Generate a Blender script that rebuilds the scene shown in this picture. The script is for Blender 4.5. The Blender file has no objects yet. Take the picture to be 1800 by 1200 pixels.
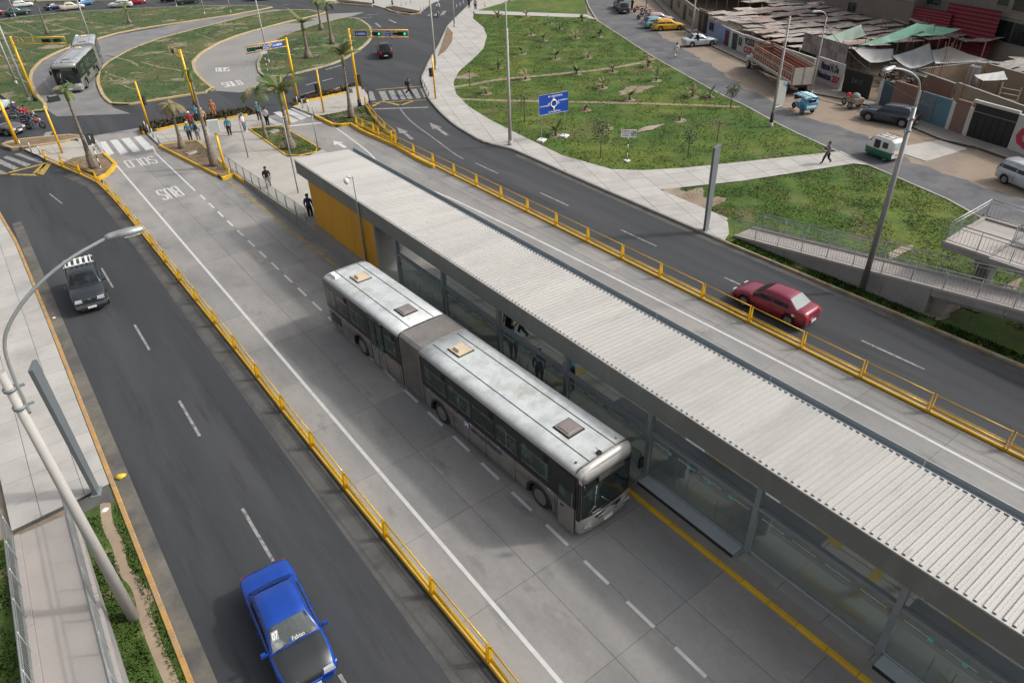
import bpy, bmesh, math, random
import numpy as np
from mathutils import Vector, Matrix
rnd = random.Random(7)
R = math.radians
# ------------------------------------------------------------------ camera
sc = bpy.context.scene
CF, CP, CR, CY, CH = 1230.58, 0.5941, -0.0341, 0.6305, 19.1062
_f = np.array([math.sin(CY)*math.cos(CP), math.cos(CY)*math.cos(CP), -math.sin(CP)])
_r = np.array([math.cos(CY), -math.sin(CY), 0.0]); _u = np.cross(_r, _f)
_r2 = math.cos(CR)*_r + math.sin(CR)*_u; _u2 = -math.sin(CR)*_r + math.cos(CR)*_u
_C = np.array([0, 0, CH])
cam_data = bpy.data.cameras.new('camera'); cam = bpy.data.objects.new('camera', cam_data)
sc.collection.objects.link(cam); sc.camera = cam
m3 = Matrix(((_r2[0], _u2[0], -_f[0], 0), (_r2[1], _u2[1], -_f[1], 0), (_r2[2], _u2[2], -_f[2], CH), (0, 0, 0, 1)))
cam.matrix_world = m3
cam_data.sensor_width = 36; cam_data.lens = 36*CF/1800; cam_data.clip_end = 3000; cam_data.clip_start = .1
# ------------------------------------------------------------------ world, sun, exposure
world = bpy.data.worlds.new('World'); sc.world = world; world.use_nodes = True
wn = world.node_tree.nodes; wl = world.node_tree.links
SUNV = Vector((.987, -.62, 1.0)).normalized()
el = math.asin(SUNV.z); az = math.atan2(SUNV.x, SUNV.y)
sky = wn.new('ShaderNodeTexSky'); sky.sky_type = 'NISHITA'; sky.sun_disc = False
sky.sun_elevation = el; sky.sun_rotation = az; sky.dust_density = 6; sky.air_density = 1.0; sky.ozone_density = 1.0
bg = wn['Background']; bg.inputs[1].default_value = .15
hs = wn.new('ShaderNodeHueSaturation'); hs.inputs['Saturation'].default_value = .28
wl.new(sky.outputs[0], hs.inputs['Color']); wl.new(hs.outputs[0], bg.inputs[0])
sd = bpy.data.lights.new('sun', 'SUN'); sd.energy = 1.55; sd.angle = R(3); sd.color = (1, .955, .89)
sun = bpy.data.objects.new('sun', sd); sc.collection.objects.link(sun)
sun.rotation_euler = SUNV.to_track_quat('Z', 'Y').to_euler()
sc.view_settings.view_transform = 'Standard'; sc.view_settings.look = 'None'
sc.view_settings.exposure = 0.38; sc.view_settings.gamma = 1; sc.view_settings.use_curve_mapping = False

# ------------------------------------------------------------------ picture measurements -> world points
def G(px, py, z=0.0):
    d = (px-900)/CF*_r2 - (py-600)/CF*_u2 + _f
    t = (z-CH)/d[2]
    return Vector((d[0]*t, d[1]*t, z))
def pxof(P):
    d = np.array(P)-_C; z = d @ _f
    return (900+CF*(d @ _r2)/z, 600-CF*(d @ _u2)/z)
def HT(base, top, z0=0.0):
    b = G(base[0], base[1], z0); best = None
    for i in range(0, 900):
        z = z0+i*.02; q = pxof((b.x, b.y, z)); d = math.hypot(q[0]-top[0], q[1]-top[1])
        if best is None or d < best[0]: best = (d, z)
    return best[1]
def PW(pts, z=0):
    out = []
    for p in pts:
        if isinstance(p, Vector): out.append((p.x, p.y))
        else:
            g = G(p[0], p[1], z); out.append((g.x, g.y))
    return out
V = Vector
# ------------------------------------------------------------------ materials
MAT = {}
def pm(name, col, rough=.7, metal=0.0, var=.12, scale=2.0, bump=0.0, bscale=60, spec=.4, pos=False, col2=None, thr=(.45, .6),
       s2=.3, col3=None, thr3=(.55, .65), s3=.5, stretch=None, emit=0, alpha=None, coat=0, trans=0, fine=.5):
    if name in MAT: return MAT[name]
    m = bpy.data.materials.new(name); m.use_nodes = True; nt = m.node_tree; n = nt.nodes; l = nt.links
    b = n['Principled BSDF']; b.inputs['Roughness'].default_value = rough; b.inputs['Metallic'].default_value = metal
    b.inputs['Specular IOR Level'].default_value = spec; b.inputs['Coat Weight'].default_value = coat
    b.inputs['Transmission Weight'].default_value = trans
    if alpha is not None: b.inputs['Alpha'].default_value = alpha
    tc = n.new('ShaderNodeNewGeometry') if pos else n.new('ShaderNodeTexCoord')
    src = tc.outputs['Position'] if pos else tc.outputs['Object']
    mp = n.new('ShaderNodeMapping'); l.new(src, mp.inputs[0])
    if stretch: mp.inputs['Scale'].default_value = stretch
    n1 = n.new('ShaderNodeTexNoise'); n1.inputs['Scale'].default_value = scale; n1.inputs['Detail'].default_value = 6; n1.inputs['Roughness'].default_value = .62
    n2 = n.new('ShaderNodeTexNoise'); n2.inputs['Scale'].default_value = scale*9; n2.inputs['Detail'].default_value = 5; n2.inputs['Roughness'].default_value = .7
    l.new(mp.outputs[0], n1.inputs[0]); l.new(src, n2.inputs[0])
    a = n.new('ShaderNodeMath'); a.operation = 'MULTIPLY_ADD'; a.inputs[1].default_value = fine; l.new(n2.outputs[0], a.inputs[0]); l.new(n1.outputs[0], a.inputs[2])
    mr = n.new('ShaderNodeMapRange'); mr.inputs['From Min'].default_value = .3+.5*fine-.08; mr.inputs['From Max'].default_value = .7+.5*fine+.08-.05*0
    mr.inputs['To Min'].default_value = 1-var; mr.inputs['To Max'].default_value = 1+var
    l.new(a.outputs[0], mr.inputs[0])
    base = n.new('ShaderNodeRGB'); base.outputs[0].default_value = (*col, 1); cur = base.outputs[0]
    if col2:
        n3 = n.new('ShaderNodeTexNoise'); n3.inputs['Scale'].default_value = s2; n3.inputs['Detail'].default_value = 8; n3.inputs['Roughness'].default_value = .62
        l.new(mp.outputs[0], n3.inputs[0])
        rr = n.new('ShaderNodeMapRange'); rr.inputs['From Min'].default_value = thr[0]; rr.inputs['From Max'].default_value = thr[1]; l.new(n3.outputs[0], rr.inputs[0])
        mx = n.new('ShaderNodeMix'); mx.data_type = 'RGBA'; l.new(rr.outputs[0], mx.inputs[0]); l.new(cur, mx.inputs[6]); mx.inputs[7].default_value = (*col2, 1); cur = mx.outputs[2]
    if col3:
        n4 = n.new('ShaderNodeTexNoise'); n4.inputs['Scale'].default_value = s3; n4.inputs['Detail'].default_value = 9; n4.inputs['Roughness'].default_value = .68
        of = n.new('ShaderNodeVectorMath'); of.operation = 'ADD'; of.inputs[1].default_value = (31.7, 12.3, 5.1); l.new(mp.outputs[0], of.inputs[0]); l.new(of.outputs[0], n4.inputs[0])
        r4 = n.new('ShaderNodeMapRange'); r4.inputs['From Min'].default_value = thr3[0]; r4.inputs['From Max'].default_value = thr3[1]; l.new(n4.outputs[0], r4.inputs[0])
        m4 = n.new('ShaderNodeMix'); m4.data_type = 'RGBA'; l.new(r4.outputs[0], m4.inputs[0]); l.new(cur, m4.inputs[6]); m4.inputs[7].default_value = (*col3, 1); cur = m4.outputs[2]
    vm = n.new('ShaderNodeVectorMath'); vm.operation = 'SCALE'; l.new(cur, vm.inputs[0]); l.new(mr.outputs[0], vm.inputs['Scale'])
    l.new(vm.outputs[0], b.inputs['Base Color'])
    rg = n.new('ShaderNodeMapRange'); rg.inputs['To Min'].default_value = max(0, rough-.08); rg.inputs['To Max'].default_value = min(1, rough+.08); l.new(n1.outputs[0], rg.inputs[0]); l.new(rg.outputs[0], b.inputs['Roughness'])
    if bump:
        nb = n.new('ShaderNodeTexNoise'); nb.inputs['Scale'].default_value = bscale; nb.inputs['Detail'].default_value = 4; l.new(src, nb.inputs[0])
        bp = n.new('ShaderNodeBump'); bp.inputs['Strength'].default_value = bump; bp.inputs['Distance'].default_value = .02
        l.new(nb.outputs[0], bp.inputs['Height']); l.new(bp.outputs[0], b.inputs['Normal'])
    if emit:
        b.inputs['Emission Color'].default_value = (*col, 1); b.inputs['Emission Strength'].default_value = emit
    m['nt'] = 1; MAT[name] = m; return m
def glassmat(name, col, alpha=.3, rough=.05):
    m = bpy.data.materials.new(name); m.use_nodes = True; nt = m.node_tree; n = nt.nodes; l = nt.links
    n.remove(n['Principled BSDF']); out = n['Material Output']
    t = n.new('ShaderNodeBsdfTransparent'); t.inputs[0].default_value = (*[min(1, c*1.0) for c in col], 1)
    g = n.new('ShaderNodeBsdfGlossy'); g.inputs[1].default_value = rough; g.inputs[0].default_value = (.9, .95, .95, 1)
    d = n.new('ShaderNodeBsdfDiffuse'); d.inputs[0].default_value = (*[c*.25 for c in col], 1)
    lw = n.new('ShaderNodeLayerWeight'); lw.inputs[0].default_value = .5; pw_ = n.new('ShaderNodeMath'); pw_.operation = 'POWER'; pw_.inputs[1].default_value = 4; l.new(lw.outputs['Facing'], pw_.inputs[0])
    fr = n.new('ShaderNodeMath'); fr.operation = 'MULTIPLY_ADD'; fr.inputs[1].default_value = .7; fr.inputs[2].default_value = .045; l.new(pw_.outputs[0], fr.inputs[0])
    nz = n.new('ShaderNodeTexNoise'); nz.inputs['Scale'].default_value = .8; nz.inputs['Detail'].default_value = 6
    g2 = n.new('ShaderNodeNewGeometry'); l.new(g2.outputs['Position'], nz.inputs[0])
    mr = n.new('ShaderNodeMapRange'); mr.inputs['To Min'].default_value = alpha*.6; mr.inputs['To Max'].default_value = alpha*1.5; l.new(nz.outputs[0], mr.inputs[0])
    m1 = n.new('ShaderNodeMixShader'); l.new(mr.outputs[0], m1.inputs[0]); l.new(t.outputs[0], m1.inputs[1]); l.new(d.outputs[0], m1.inputs[2])
    m2 = n.new('ShaderNodeMixShader'); l.new(fr.outputs[0], m2.inputs[0]); l.new(m1.outputs[0], m2.inputs[1]); l.new(g.outputs[0], m2.inputs[2])
    l.new(m2.outputs[0], out.inputs[0]); MAT[name] = m; return m
# ------------------------------------------------------------------ mesh building
COL = sc.collection
class MB:
    def __init__(s): s.v = []; s.f = []; s.m = []; s.s = []
    def add(s, vs, fs, m=0, sm=False, T=None):
        k = len(s.v)
        s.v += [tuple(T @ Vector(v)) for v in vs] if T is not None else [tuple(v) for v in vs]
        for f in fs: s.f.append([k+i for i in f]); s.m.append(m); s.s.append(sm)
        return s
    def box(s, c, d, m=0, rz=0, T=None, taper=1.0):
        x, y, z = d[0]/2, d[1]/2, d[2]/2; cs, sn = math.cos(rz), math.sin(rz); vs = []
        for k, (a, b, e) in enumerate(((-1, -1, -1), (1, -1, -1), (1, 1, -1), (-1, 1, -1), (-1, -1, 1), (1, -1, 1), (1, 1, 1), (-1, 1, 1))):
            t = taper if e > 0 else 1; X, Y = a*x*t, b*y*t
            vs.append((c[0]+X*cs-Y*sn, c[1]+X*sn+Y*cs, c[2]+e*z))
        return s.add(vs, ((0, 3, 2, 1), (4, 5, 6, 7), (0, 1, 5, 4), (1, 2, 6, 5), (2, 3, 7, 6), (3, 0, 4, 7)), m, False, T)
    def prism(s, poly, z0, z1, m=0, mside=None, T=None, bottom=False):
        n = len(poly); area = sum(poly[i][0]*poly[(i+1) % n][1]-poly[(i+1) % n][0]*poly[i][1] for i in range(n))
        if area < 0: poly = poly[::-1]
        vs = [(p[0], p[1], z1) for p in poly]+[(p[0], p[1], z0) for p in poly]
        s.add(vs, [list(range(n))], m, False, T)
        k = len(s.v)-2*n
        for i in range(n):
            j = (i+1) % n; s.f.append([k+i, k+n+i, k+n+j, k+j]); s.m.append(m if mside is None else mside); s.s.append(False)
        if bottom: s.f.append([k+n+i for i in range(n)][::-1]); s.m.append(m); s.s.append(False)
        return s
    def tube(s, pts, r, n=8, m=0, caps=True, sm=True, T=None):
        pts = [Vector(p) for p in pts]; N = len(pts); rr = r if isinstance(r, (list, tuple)) else [r]*N
        vs = []; up = None
        for i, p in enumerate(pts):
            d = (pts[min(i+1, N-1)]-pts[max(i-1, 0)]).normalized()
            if up is None: up = Vector((0, 0, 1)) if abs(d.z) < .9 else Vector((1, 0, 0))
            a = d.cross(up)
            a = a.normalized() if a.length > 1e-4 else Vector((1, 0, 0)); b = a.cross(d).normalized(); up = b
            for k in range(n):
                t = 2*math.pi*(k+.5)/n; vs.append(p+a*math.cos(t)*rr[i]+b*math.sin(t)*rr[i])
        fs = []
        for i in range(N-1):
            for k in range(n):
                q = (k+1) % n; fs.append((i*n+k, (i+1)*n+k, (i+1)*n+q, i*n+q))
        s.add(vs, fs, m, sm, T)
        if caps:
            k0 = len(s.v)-len(vs); s.f.append([k0+k for k in range(n)]); s.m.append(m); s.s.append(False)
            s.f.append([k0+(N-1)*n+k for k in range(n)][::-1]); s.m.append(m); s.s.append(False)
        return s
    def loft(s, secs, m=0, closed=True, caps=True, sm=True, T=None, mf=None):
        n = len(secs[0]); vs = [p for sec in secs for p in sec]; k0 = len(s.v); s.add(vs, [], m, sm, T)
        for i in range(len(secs)-1):
            for k in range(n if closed else n-1):
                q = (k+1) % n; s.f.append([k0+i*n+k, k0+(i+1)*n+k, k0+(i+1)*n+q, k0+i*n+q]); s.m.append(mf(i, k) if mf else m); s.s.append(sm)
        if caps and closed:
            s.f.append([k0+k for k in range(n)]); s.m.append(m); s.s.append(False)
            s.f.append([k0+(len(secs)-1)*n+k for k in range(n)][::-1]); s.m.append(m); s.s.append(False)
        return s
    def quad(s, a, b, c, d, m=0): return s.add([a, b, c, d], [(0, 1, 2, 3)], m)
    def plate(s, a, b, c, d, t=.02, m=0):
        a, b, c, d = map(Vector, (a, b, c, d)); n = (b-a).cross(d-a).normalized()*t
        return s.add([a, b, c, d, a-n, b-n, c-n, d-n], [(0, 1, 2, 3), (7, 6, 5, 4), (0, 4, 5, 1), (1, 5, 6, 2), (2, 6, 7, 3), (3, 7, 4, 0)], m)
    def mesh(s, name):
        me = bpy.data.meshes.new(name); me.from_pydata(s.v, [], s.f)
        me.polygons.foreach_set('material_index', s.m); me.polygons.foreach_set('use_smooth', s.s); me.update(); return me
    def build(s, name, mats, parent=None, loc=None, rz=0, recalc=False):
        me = s.mesh(name)
        if recalc:
            bm = bmesh.new(); bm.from_mesh(me); bmesh.ops.recalc_face_normals(bm, faces=bm.faces); bm.to_mesh(me); bm.free()
        for m in (mats if isinstance(mats, (list, tuple)) else [mats]): me.materials.append(m)
        return link(name, me, parent, loc, rz)
def link(name, data, parent=None, loc=None, rz=0):
    o = bpy.data.objects.new(name, data); COL.objects.link(o)
    if parent is not None: o.parent = parent
    if loc is not None: o.location = loc
    if rz: o.rotation_euler = (0, 0, rz)
    return o
def tag(o, label=None, cat=None, group=None, kind=None):
    if label: o['label'] = label
    if cat: o['category'] = cat
    if group: o['group'] = group
    if kind: o['kind'] = kind
    return o
def thing(name, label, cat, loc=(0, 0, 0), rz=0, group=None):
    return tag(link(name, None, None, loc, rz), label, cat, group)
def kids(o, idx=None): return [c for c in KID.get(o.name, [])]
KID = {}
def tree_of(o): return [c for c in bpy.data.objects if c.parent == o]
def dup(root, loc, rz, label=None, group=None, scale=None, swap=None, fam=None):
    fam = fam if fam is not None else family(root)
    r = root.copy(); COL.objects.link(r); r.location = loc; r.rotation_euler = (0, 0, rz); mp = {root: r}
    if scale: r.scale = scale if isinstance(scale, tuple) else (scale,)*3
    if label: r['label'] = label
    if group: r['group'] = group
    for c in fam:
        d = c.copy(); COL.objects.link(d); d.parent = mp[c.parent]; mp[c] = d
        if swap and d.data is not None:
            for i, ms in enumerate(d.data.materials):
                if ms and ms.name in swap:
                    d.material_slots[i].link = 'OBJECT'; d.material_slots[i].material = swap[ms.name]
    return r
def family(root):
    out = []; fr = [root]; allo = list(bpy.data.objects)
    while fr:
        nx = []
        for p in fr:
            for o in allo:
                if o.parent == p: out.append(o); nx.append(o)
        fr = nx
    return out
def struct(name, mb, mats, label=None, **k):
    o = mb.build(name, mats, **k); o['kind'] = 'structure'
    if label: o['label'] = label
    return o
def text_mesh(s, name='t', bold=0.0):
    cu = bpy.data.curves.new(name, 'FONT'); cu.body = s; cu.offset = bold; cu.resolution_u = 2
    o = bpy.data.objects.new(name, cu); COL.objects.link(o); dg = bpy.context.evaluated_depsgraph_get(); dg.update()
    me = bpy.data.meshes.new_from_object(o.evaluated_get(dg)); COL.objects.unlink(o); bpy.data.objects.remove(o)
    co = np.empty(len(me.vertices)*3); me.vertices.foreach_get('co', co); co = co.reshape(-1, 3)
    lo = co.min(0); hi = co.max(0); co[:, :2] = (co[:, :2]-lo[:2])/(hi[:2]-lo[:2]); me.vertices.foreach_set('co', co.ravel()); return me
def text_on(s, P0, U, Vv, mat, parent=None, name='lettering', bold=.0, depth=0.0):
    me = text_mesh(s, name, bold); P0, U, Vv = Vector(P0), Vector(U), Vector(Vv)
    for v in me.vertices: v.co = P0+U*v.co.x+Vv*v.co.y
    me.materials.append(mat); o = link(name, me, parent); return o
def clip(poly, a, b, c):
    out = []; n = len(poly)
    for i in range(n):
        p, q = poly[i], poly[(i+1) % n]; dp = a*p[0]+b*p[1]-c; dq = a*q[0]+b*q[1]-c
        if dp <= 0: out.append(p)
        if (dp < 0 < dq) or (dq < 0 < dp):
            t = dp/(dp-dq); out.append((p[0]+(q[0]-p[0])*t, p[1]+(q[1]-p[1])*t))
    return out
def parea(p): return abs(sum(p[i][0]*p[(i+1) % len(p)][1]-p[(i+1) % len(p)][0]*p[i][1] for i in range(len(p))))/2
def slabs(name, poly, xs, ys, z0, z1, mats, parent, ang=0, org=(0, 0), gap=.012, limit=280, minA=.05):
    """cut a paved area into single slabs; the nearest ones become parts, the rest one joined part"""
    cs, sn = math.cos(-ang), math.sin(-ang)
    loc = [((p[0]-org[0])*cs-(p[1]-org[1])*sn, (p[0]-org[0])*sn+(p[1]-org[1])*cs) for p in poly]
    cells = []
    for i in range(len(xs)-1):
        col = clip(clip(loc, 1, 0, xs[i+1]-gap), -1, 0, -(xs[i]+gap))
        if len(col) < 3: continue
        for j in range(len(ys)-1):
            c = clip(clip(col, 0, 1, ys[j+1]-gap), 0, -1, -(ys[j]+gap))
            if len(c) >= 3 and parea(c) > minA:
                w = [(p[0]*cs+p[1]*sn+org[0], -p[0]*sn+p[1]*cs+org[1]) for p in c]
                mx = sum(p[0] for p in w)/len(w); my = sum(p[1] for p in w)/len(w)
                cells.append((mx*mx+my*my, w))
    cells.sort(key=lambda t: t[0]); rest = MB()
    for k, (d, w) in enumerate(cells):
        mi = rnd.randrange(len(mats)); dz = rnd.uniform(-.003, .002)
        if k < limit: MB().prism(w, z0, z1+dz).build(name, mats[mi], parent)
        else: rest.prism(w, z0, z1+dz, mi)
    if rest.v: tag(rest.build(name+'_field', mats, parent), kind='stuff')
def frange(a, b, s):
    out = []
    while a <= b+1e-6: out.append(a); a += s
    return out
def resample(pts, step):
    P = [Vector(p) for p in pts]; L = [0]
    for i in range(len(P)-1): L.append(L[-1]+(P[i+1]-P[i]).length)
    n = max(1, round(L[-1]/step)); out = []; j = 0
    for k in range(n+1):
        t = L[-1]*k/n
        while j < len(P)-2 and L[j+1] < t: j += 1
        d = L[j+1]-L[j]; out.append(P[j].lerp(P[j+1], (t-L[j])/d if d > 1e-9 else 0))
    return out
def offset_line(pts, w):
    out = []; n = len(pts)
    for i in range(n):
        d = (pts[min(i+1, n-1)]-pts[max(i-1, 0)]); d.z = 0; d.normalize(); out.append(pts[i]+Vector((-d.y, d.x, 0))*w)
    return out
def smoothline(pts, it=2):
    P = [Vector(p) for p in pts]
    for _ in range(it):
        Q = [P[0]]
        for i in range(len(P)-1): Q += [P[i]*.75+P[i+1]*.25, P[i]*.25+P[i+1]*.75]
        Q.append(P[-1]); P = Q
    return P
def strip(mb, pts, w, z, m=0):
    a = offset_line(pts, w/2); b = offset_line(pts, -w/2)
    for i in range(len(pts)-1):
        mb.quad((b[i].x, b[i].y, z), (b[i+1].x, b[i+1].y, z), (a[i+1].x, a[i+1].y, z), (a[i].x, a[i].y, z), m)
def kerb(pts, w, h, mats, label, z0=-.02, seg=1.2, side=0, pieces=True, closed=False, limit=120):
    """kerb of single stones along a line"""
    root = link('kerb', None, None); tag(root, label, kind='structure')
    P = resample([Vector((p[0], p[1], 0)) for p in pts], seg); A = offset_line(P, w/2+side); B = offset_line(P, -w/2+side); rest = MB()
    for i in range(len(P)-1):
        d = (P[i+1]-P[i]).normalized()*.008; c = .02
        a0, a1, b0, b1 = A[i]+d, A[i+1]-d, B[i]+d, B[i+1]-d
        n0 = (a0-b0).normalized()*c
        secs = [[(b.x, b.y, z0), (b.x, b.y, h-c), ((b+n0).x, (b+n0).y, h), ((a-n0).x, (a-n0).y, h), (a.x, a.y, h-c), (a.x, a.y, z0)] for a, b in ((a0, b0), (a1, b1))]
        if pieces and i < limit: MB().loft(secs, sm=False).build('kerb_stone', mats[i % len(mats)], root, recalc=True)
        else: rest.loft(secs, m=i % len(mats), sm=False)
    if rest.v: rest.build('kerb_run', mats, root, recalc=True)
    return root
# ================================================================== materials
asph = pm('asphalt_main', (.0345, .037, .041), .82, var=.16, scale=1.0, pos=True, stretch=(1, .09, 1), bump=.25, bscale=50, col2=(.05, .052, .056), thr=(.45, .62), s2=.35, fine=.45, col3=(.024, .025, .027), thr3=(.55, .7), s3=1.1)
asph_old = pm('asphalt_street', (.095, .098, .106), .85, var=.2, scale=.8, pos=True, bump=.3, bscale=30, col2=(.14, .13, .118), thr=(.48, .68), s2=.25, col3=(.07, .072, .078), thr3=(.5, .62), s3=.4)
gutter_m = pm('gutter_concrete', (.085, .083, .078), .85, var=.2, scale=.9, pos=True, bump=.2, col2=(.06, .06, .06), thr=(.48, .62), s2=.7)
conc = [pm('lane_concrete_%d' % i, c, .8, var=.17, scale=.55, pos=True, bump=.15, bscale=40, col2=c2, thr=(.42, .64), s2=.4, stretch=(1, .4, 1), col3=(.14, .138, .134), thr3=(.58, .72), s3=.8) for i, (c, c2) in enumerate((
    ((.25, .238, .224), (.19, .188, .183)), ((.235, .228, .217), (.182, .18, .176)), ((.262, .248, .233), (.2, .195, .188)), ((.22, .218, .212), (.18, .176, .168))))]
conc_base = pm('joint_dark', (.1, .098, .094), .9, var=.15, scale=2, pos=True)
walk = [pm('walk_slab_%d' % i, c, .85, var=.1, scale=.8, pos=True, bump=.12, bscale=30, col2=tuple(x*.82 for x in c), thr=(.5, .7), s2=.5) for i, c in enumerate(((.37, .355, .33), (.35, .337, .316), (.385, .37, .345)))]
plazam = [pm('plaza_slab_%d' % i, c, .85, var=.08, scale=.5, pos=True, bump=.1, bscale=30, col2=tuple(x*.86 for x in c), thr=(.5, .7), s2=.4) for i, c in enumerate(((.36, .34, .305), (.345, .325, .295)))]
dirt = pm('dirt_ground', (.2, .15, .105), .95, var=.22, scale=.25, pos=True, bump=.4, bscale=12, col2=(.27, .225, .175), thr=(.46, .6), s2=.15)
dirt_st = pm('dirt_shoulder', (.25, .195, .145), .95, var=.2, scale=.3, pos=True, bump=.3, bscale=14, col2=(.18, .145, .115), thr=(.48, .62), s2=.3)
soil = pm('planter_soil', (.185, .13, .085), .95, var=.35, scale=2.0, pos=True, bump=.6, bscale=18, col2=(.11, .09, .05), thr=(.5, .6), s2=2.2)
grass = pm('park_grass', (.042, .088, .008), .95, var=.45, scale=.6, pos=True, bump=.9, bscale=18, col2=(.09, .118, .012), thr=(.42, .64), s2=.14, fine=1.0, col3=(.11, .09, .04), thr3=(.55, .67), s3=.2)
grass_dk = pm('roundabout_grass', (.038, .07, .018), .95, var=.4, scale=.3, pos=True, bump=.9, bscale=8, col2=(.085, .09, .03), thr=(.45, .62), s2=.12, fine=1.0, col3=(.2, .165, .11), thr3=(.565, .62), s3=.22)
grass_g = pm('verge_grass', (.05, .085, .014), .95, var=.45, scale=1.0, pos=True, bump=.9, bscale=25, col2=(.2, .15, .1), thr=(.56, .64), s2=.5, fine=.9)
path_m = pm('trodden_path', (.26, .2, .14), .95, var=.2, scale=.8, pos=True, bump=.2)
white_p = pm('road_paint_white', (.5, .5, .49), .7, var=.1, scale=3, pos=True, col2=(.36, .36, .35), thr=(.52, .75), s2=2.2)
white_w = pm('road_paint_worn', (.27, .27, .265), .75, var=.2, scale=2, pos=True, col2=(.11, .11, .11), thr=(.45, .6), s2=4)
yel_p = pm('road_paint_yellow', (.42, .27, .045), .75, var=.2, scale=2, pos=True, col2=(.2, .165, .09), thr=(.45, .62), s2=3)
yel_k = [pm('kerb_yellow_%d' % i, c, .6, var=.15, scale=2, pos=True, col2=(.32, .24, .09), thr=(.55, .75), s2=2) for i, c in enumerate(((.6, .37, .02), (.55, .33, .025)))]
org_k = [pm('kerb_orange_%d' % i, c, .8, var=.2, scale=2, pos=True, col2=(.25, .19, .12), thr=(.45, .7), s2=1.5) for i, c in enumerate(((.4, .23, .07), (.36, .22, .09)))]
beige_k = [pm('kerb_beige', (.33, .29, .2), .85, var=.2, scale=2, pos=True, col2=(.22, .19, .13), thr=(.45, .6), s2=.7)]
yk_far = [pm('kerb_far', (.4, .29, .14), .8, var=.2, scale=1, pos=True, col2=(.34, .28, .18), thr=(.45, .6), s2=.5)]
grey_k = [pm('kerb_grey', (.25, .24, .22), .85, var=.2, scale=1, pos=True)]

# ================================================================== ground and roads
struct('ground', MB().prism([(-500, -300), (700, -300), (700, 900), (-500, 900)], -1.0, -.06), dirt, 'bare brown earth under and around the whole junction')
e_r = PW([(850, 252), (800, 222), (775, 200), (754, 175), (745, 155), (741, 140), (754, 110), (771, 82), (787, 47), (817, 17), (840, -6)])
road = [(-.95, -40), (33.02, -40), (33.02, 24), (33.6, 45)]+e_r+[(120, 330), (-140, 330), (-140, 61), (-1.4, 60)]
struct('road', MB().prism(road, -.05, 0), asph, 'dark asphalt carriageways and junction')
st_l = PW([(1840, 463), (1693, 365), (1567, 310), (1450, 259), (1376, 225), (1309, 187), (1266, 168), (1207, 135), (1147, 101), (1095, 67), (1050, 38), (1036, 15), (1026, -10)])
st_r = PW([(1105, -8), (1112, 22), (1150, 55), (1190, 80), (1240, 108), (1300, 150), (1400, 200), (1512, 235), (1600, 285), (1700, 318), (1840, 368)])
def ragged(pts, a, st=1.1, seed=3):
    q = random.Random(seed); P = resample([V((p[0], p[1], 0)) for p in pts], st); return [(p.x+q.uniform(-a, a), p.y+q.uniform(-a, a)) for p in P]
st_r = ragged(st_r, .35)
struct('street', MB().prism([(44, -20)]+st_l+st_r+[(47, -20)], -.05, 0.004), asph_old, 'grey asphalt side street beside the park')
struct('dirt_shoulder', MB().prism([(46, -20)]+[tuple(p) for p in st_r[::-1]]+PW([(1140, -8), (1194, 47), (1252, 83), (1309, 110), (1430, 166), (1483, 176), (1540, 191), (1607, 227), (1654, 247), (1840, 318)])+[(58, -20)], -.06, -.008), dirt_st, 'dusty earth shoulder where cars are parked')
# concrete drive across the shoulder, right of the park path
struct('driveway', MB().prism(PW([(1560, 262), (1652, 247), (1700, 262), (1628, 284)]), -.05, .03), walk[0], 'pale concrete drive crossing the earth shoulder')
# gutters
gl = MB(); strip(gl, [V((5.45, -20, 0)), V((5.3, 20, 0)), V((5.2, 45, 0)), V((5.05, 55, 0)), V((4.9, 60, 0)), V((3.9, 64, 0))], .9, .004); struct('gutter', gl, gutter_m, 'grey concrete gutter along the left fence')
gl = MB(); strip(gl, [V((-.68, -20, 0)), V((-.68, 56, 0))], .55, .004); struct('gutter', gl, pm('gutter_sandy', (.13, .12, .1), .9, var=.25, scale=.8, pos=True, col2=(.075, .073, .07), thr=(.42, .62), s2=.6), 'sandy gutter strip beside the left pavement')
gl = MB(); strip(gl, [V((32.65, -30, 0)), V((32.7, 24, 0)), V((33.2, 44, 0))], .5, .004); struct('gutter', gl, gutter_m, 'pale gutter strip beside the right verge')
gl = MB(); strip(gl, [V((27.2, -20, 0)), V((27.2, 60, 0))], .5, .004); struct('gutter', gl, gutter_m, 'gutter strip on the road side of the right fence')
# bus lanes of concrete slabs
FL = [V((6.15, -12, 0)), V((6.05, 10, 0)), V((5.9, 20, 0)), V((5.83, 30, 0)), V((5.72, 40, 0)), V((5.66, 48, 0)), V((5.6, 52, 0)), V((5.57, 55, 0)), V((5.43, 60, 0)), V((4.39, 64.2, 0)), V((3.0, 69, 0))]
FR = [V((26.8, -12, 0)), V((26.8, 45, 0)), V((26.82, 60.4, 0))]+[G(*p) for p in ((707, 256), (686, 240), (668, 224), (650, 202), (643, 188))]
bl = [(p.x+.12, p.y) for p in FL[:9]]+PW([(182, 312), (203, 293), (185, 275), (168, 252), (160, 240), (250, 224), (262, 238), (281, 259), (390, 317), (412, 311), (431, 323)])+[(14.1, 42), (14.15, -12)]
bus_lane = struct('bus_lane', MB().prism(bl, -.04, .002), conc_base, 'concrete bus lane left of the station')
slabs('slab', bl, [5.4, 7.3, 9.05, 10.7, 12.1, 14.2], [7.72-3.7*6+3.72*k for k in range(28)], -.03, .012, conc, bus_lane, gap=.008)
cr = PW([(560, 228), (575, 232), (590, 243), (612, 225)]) 
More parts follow.
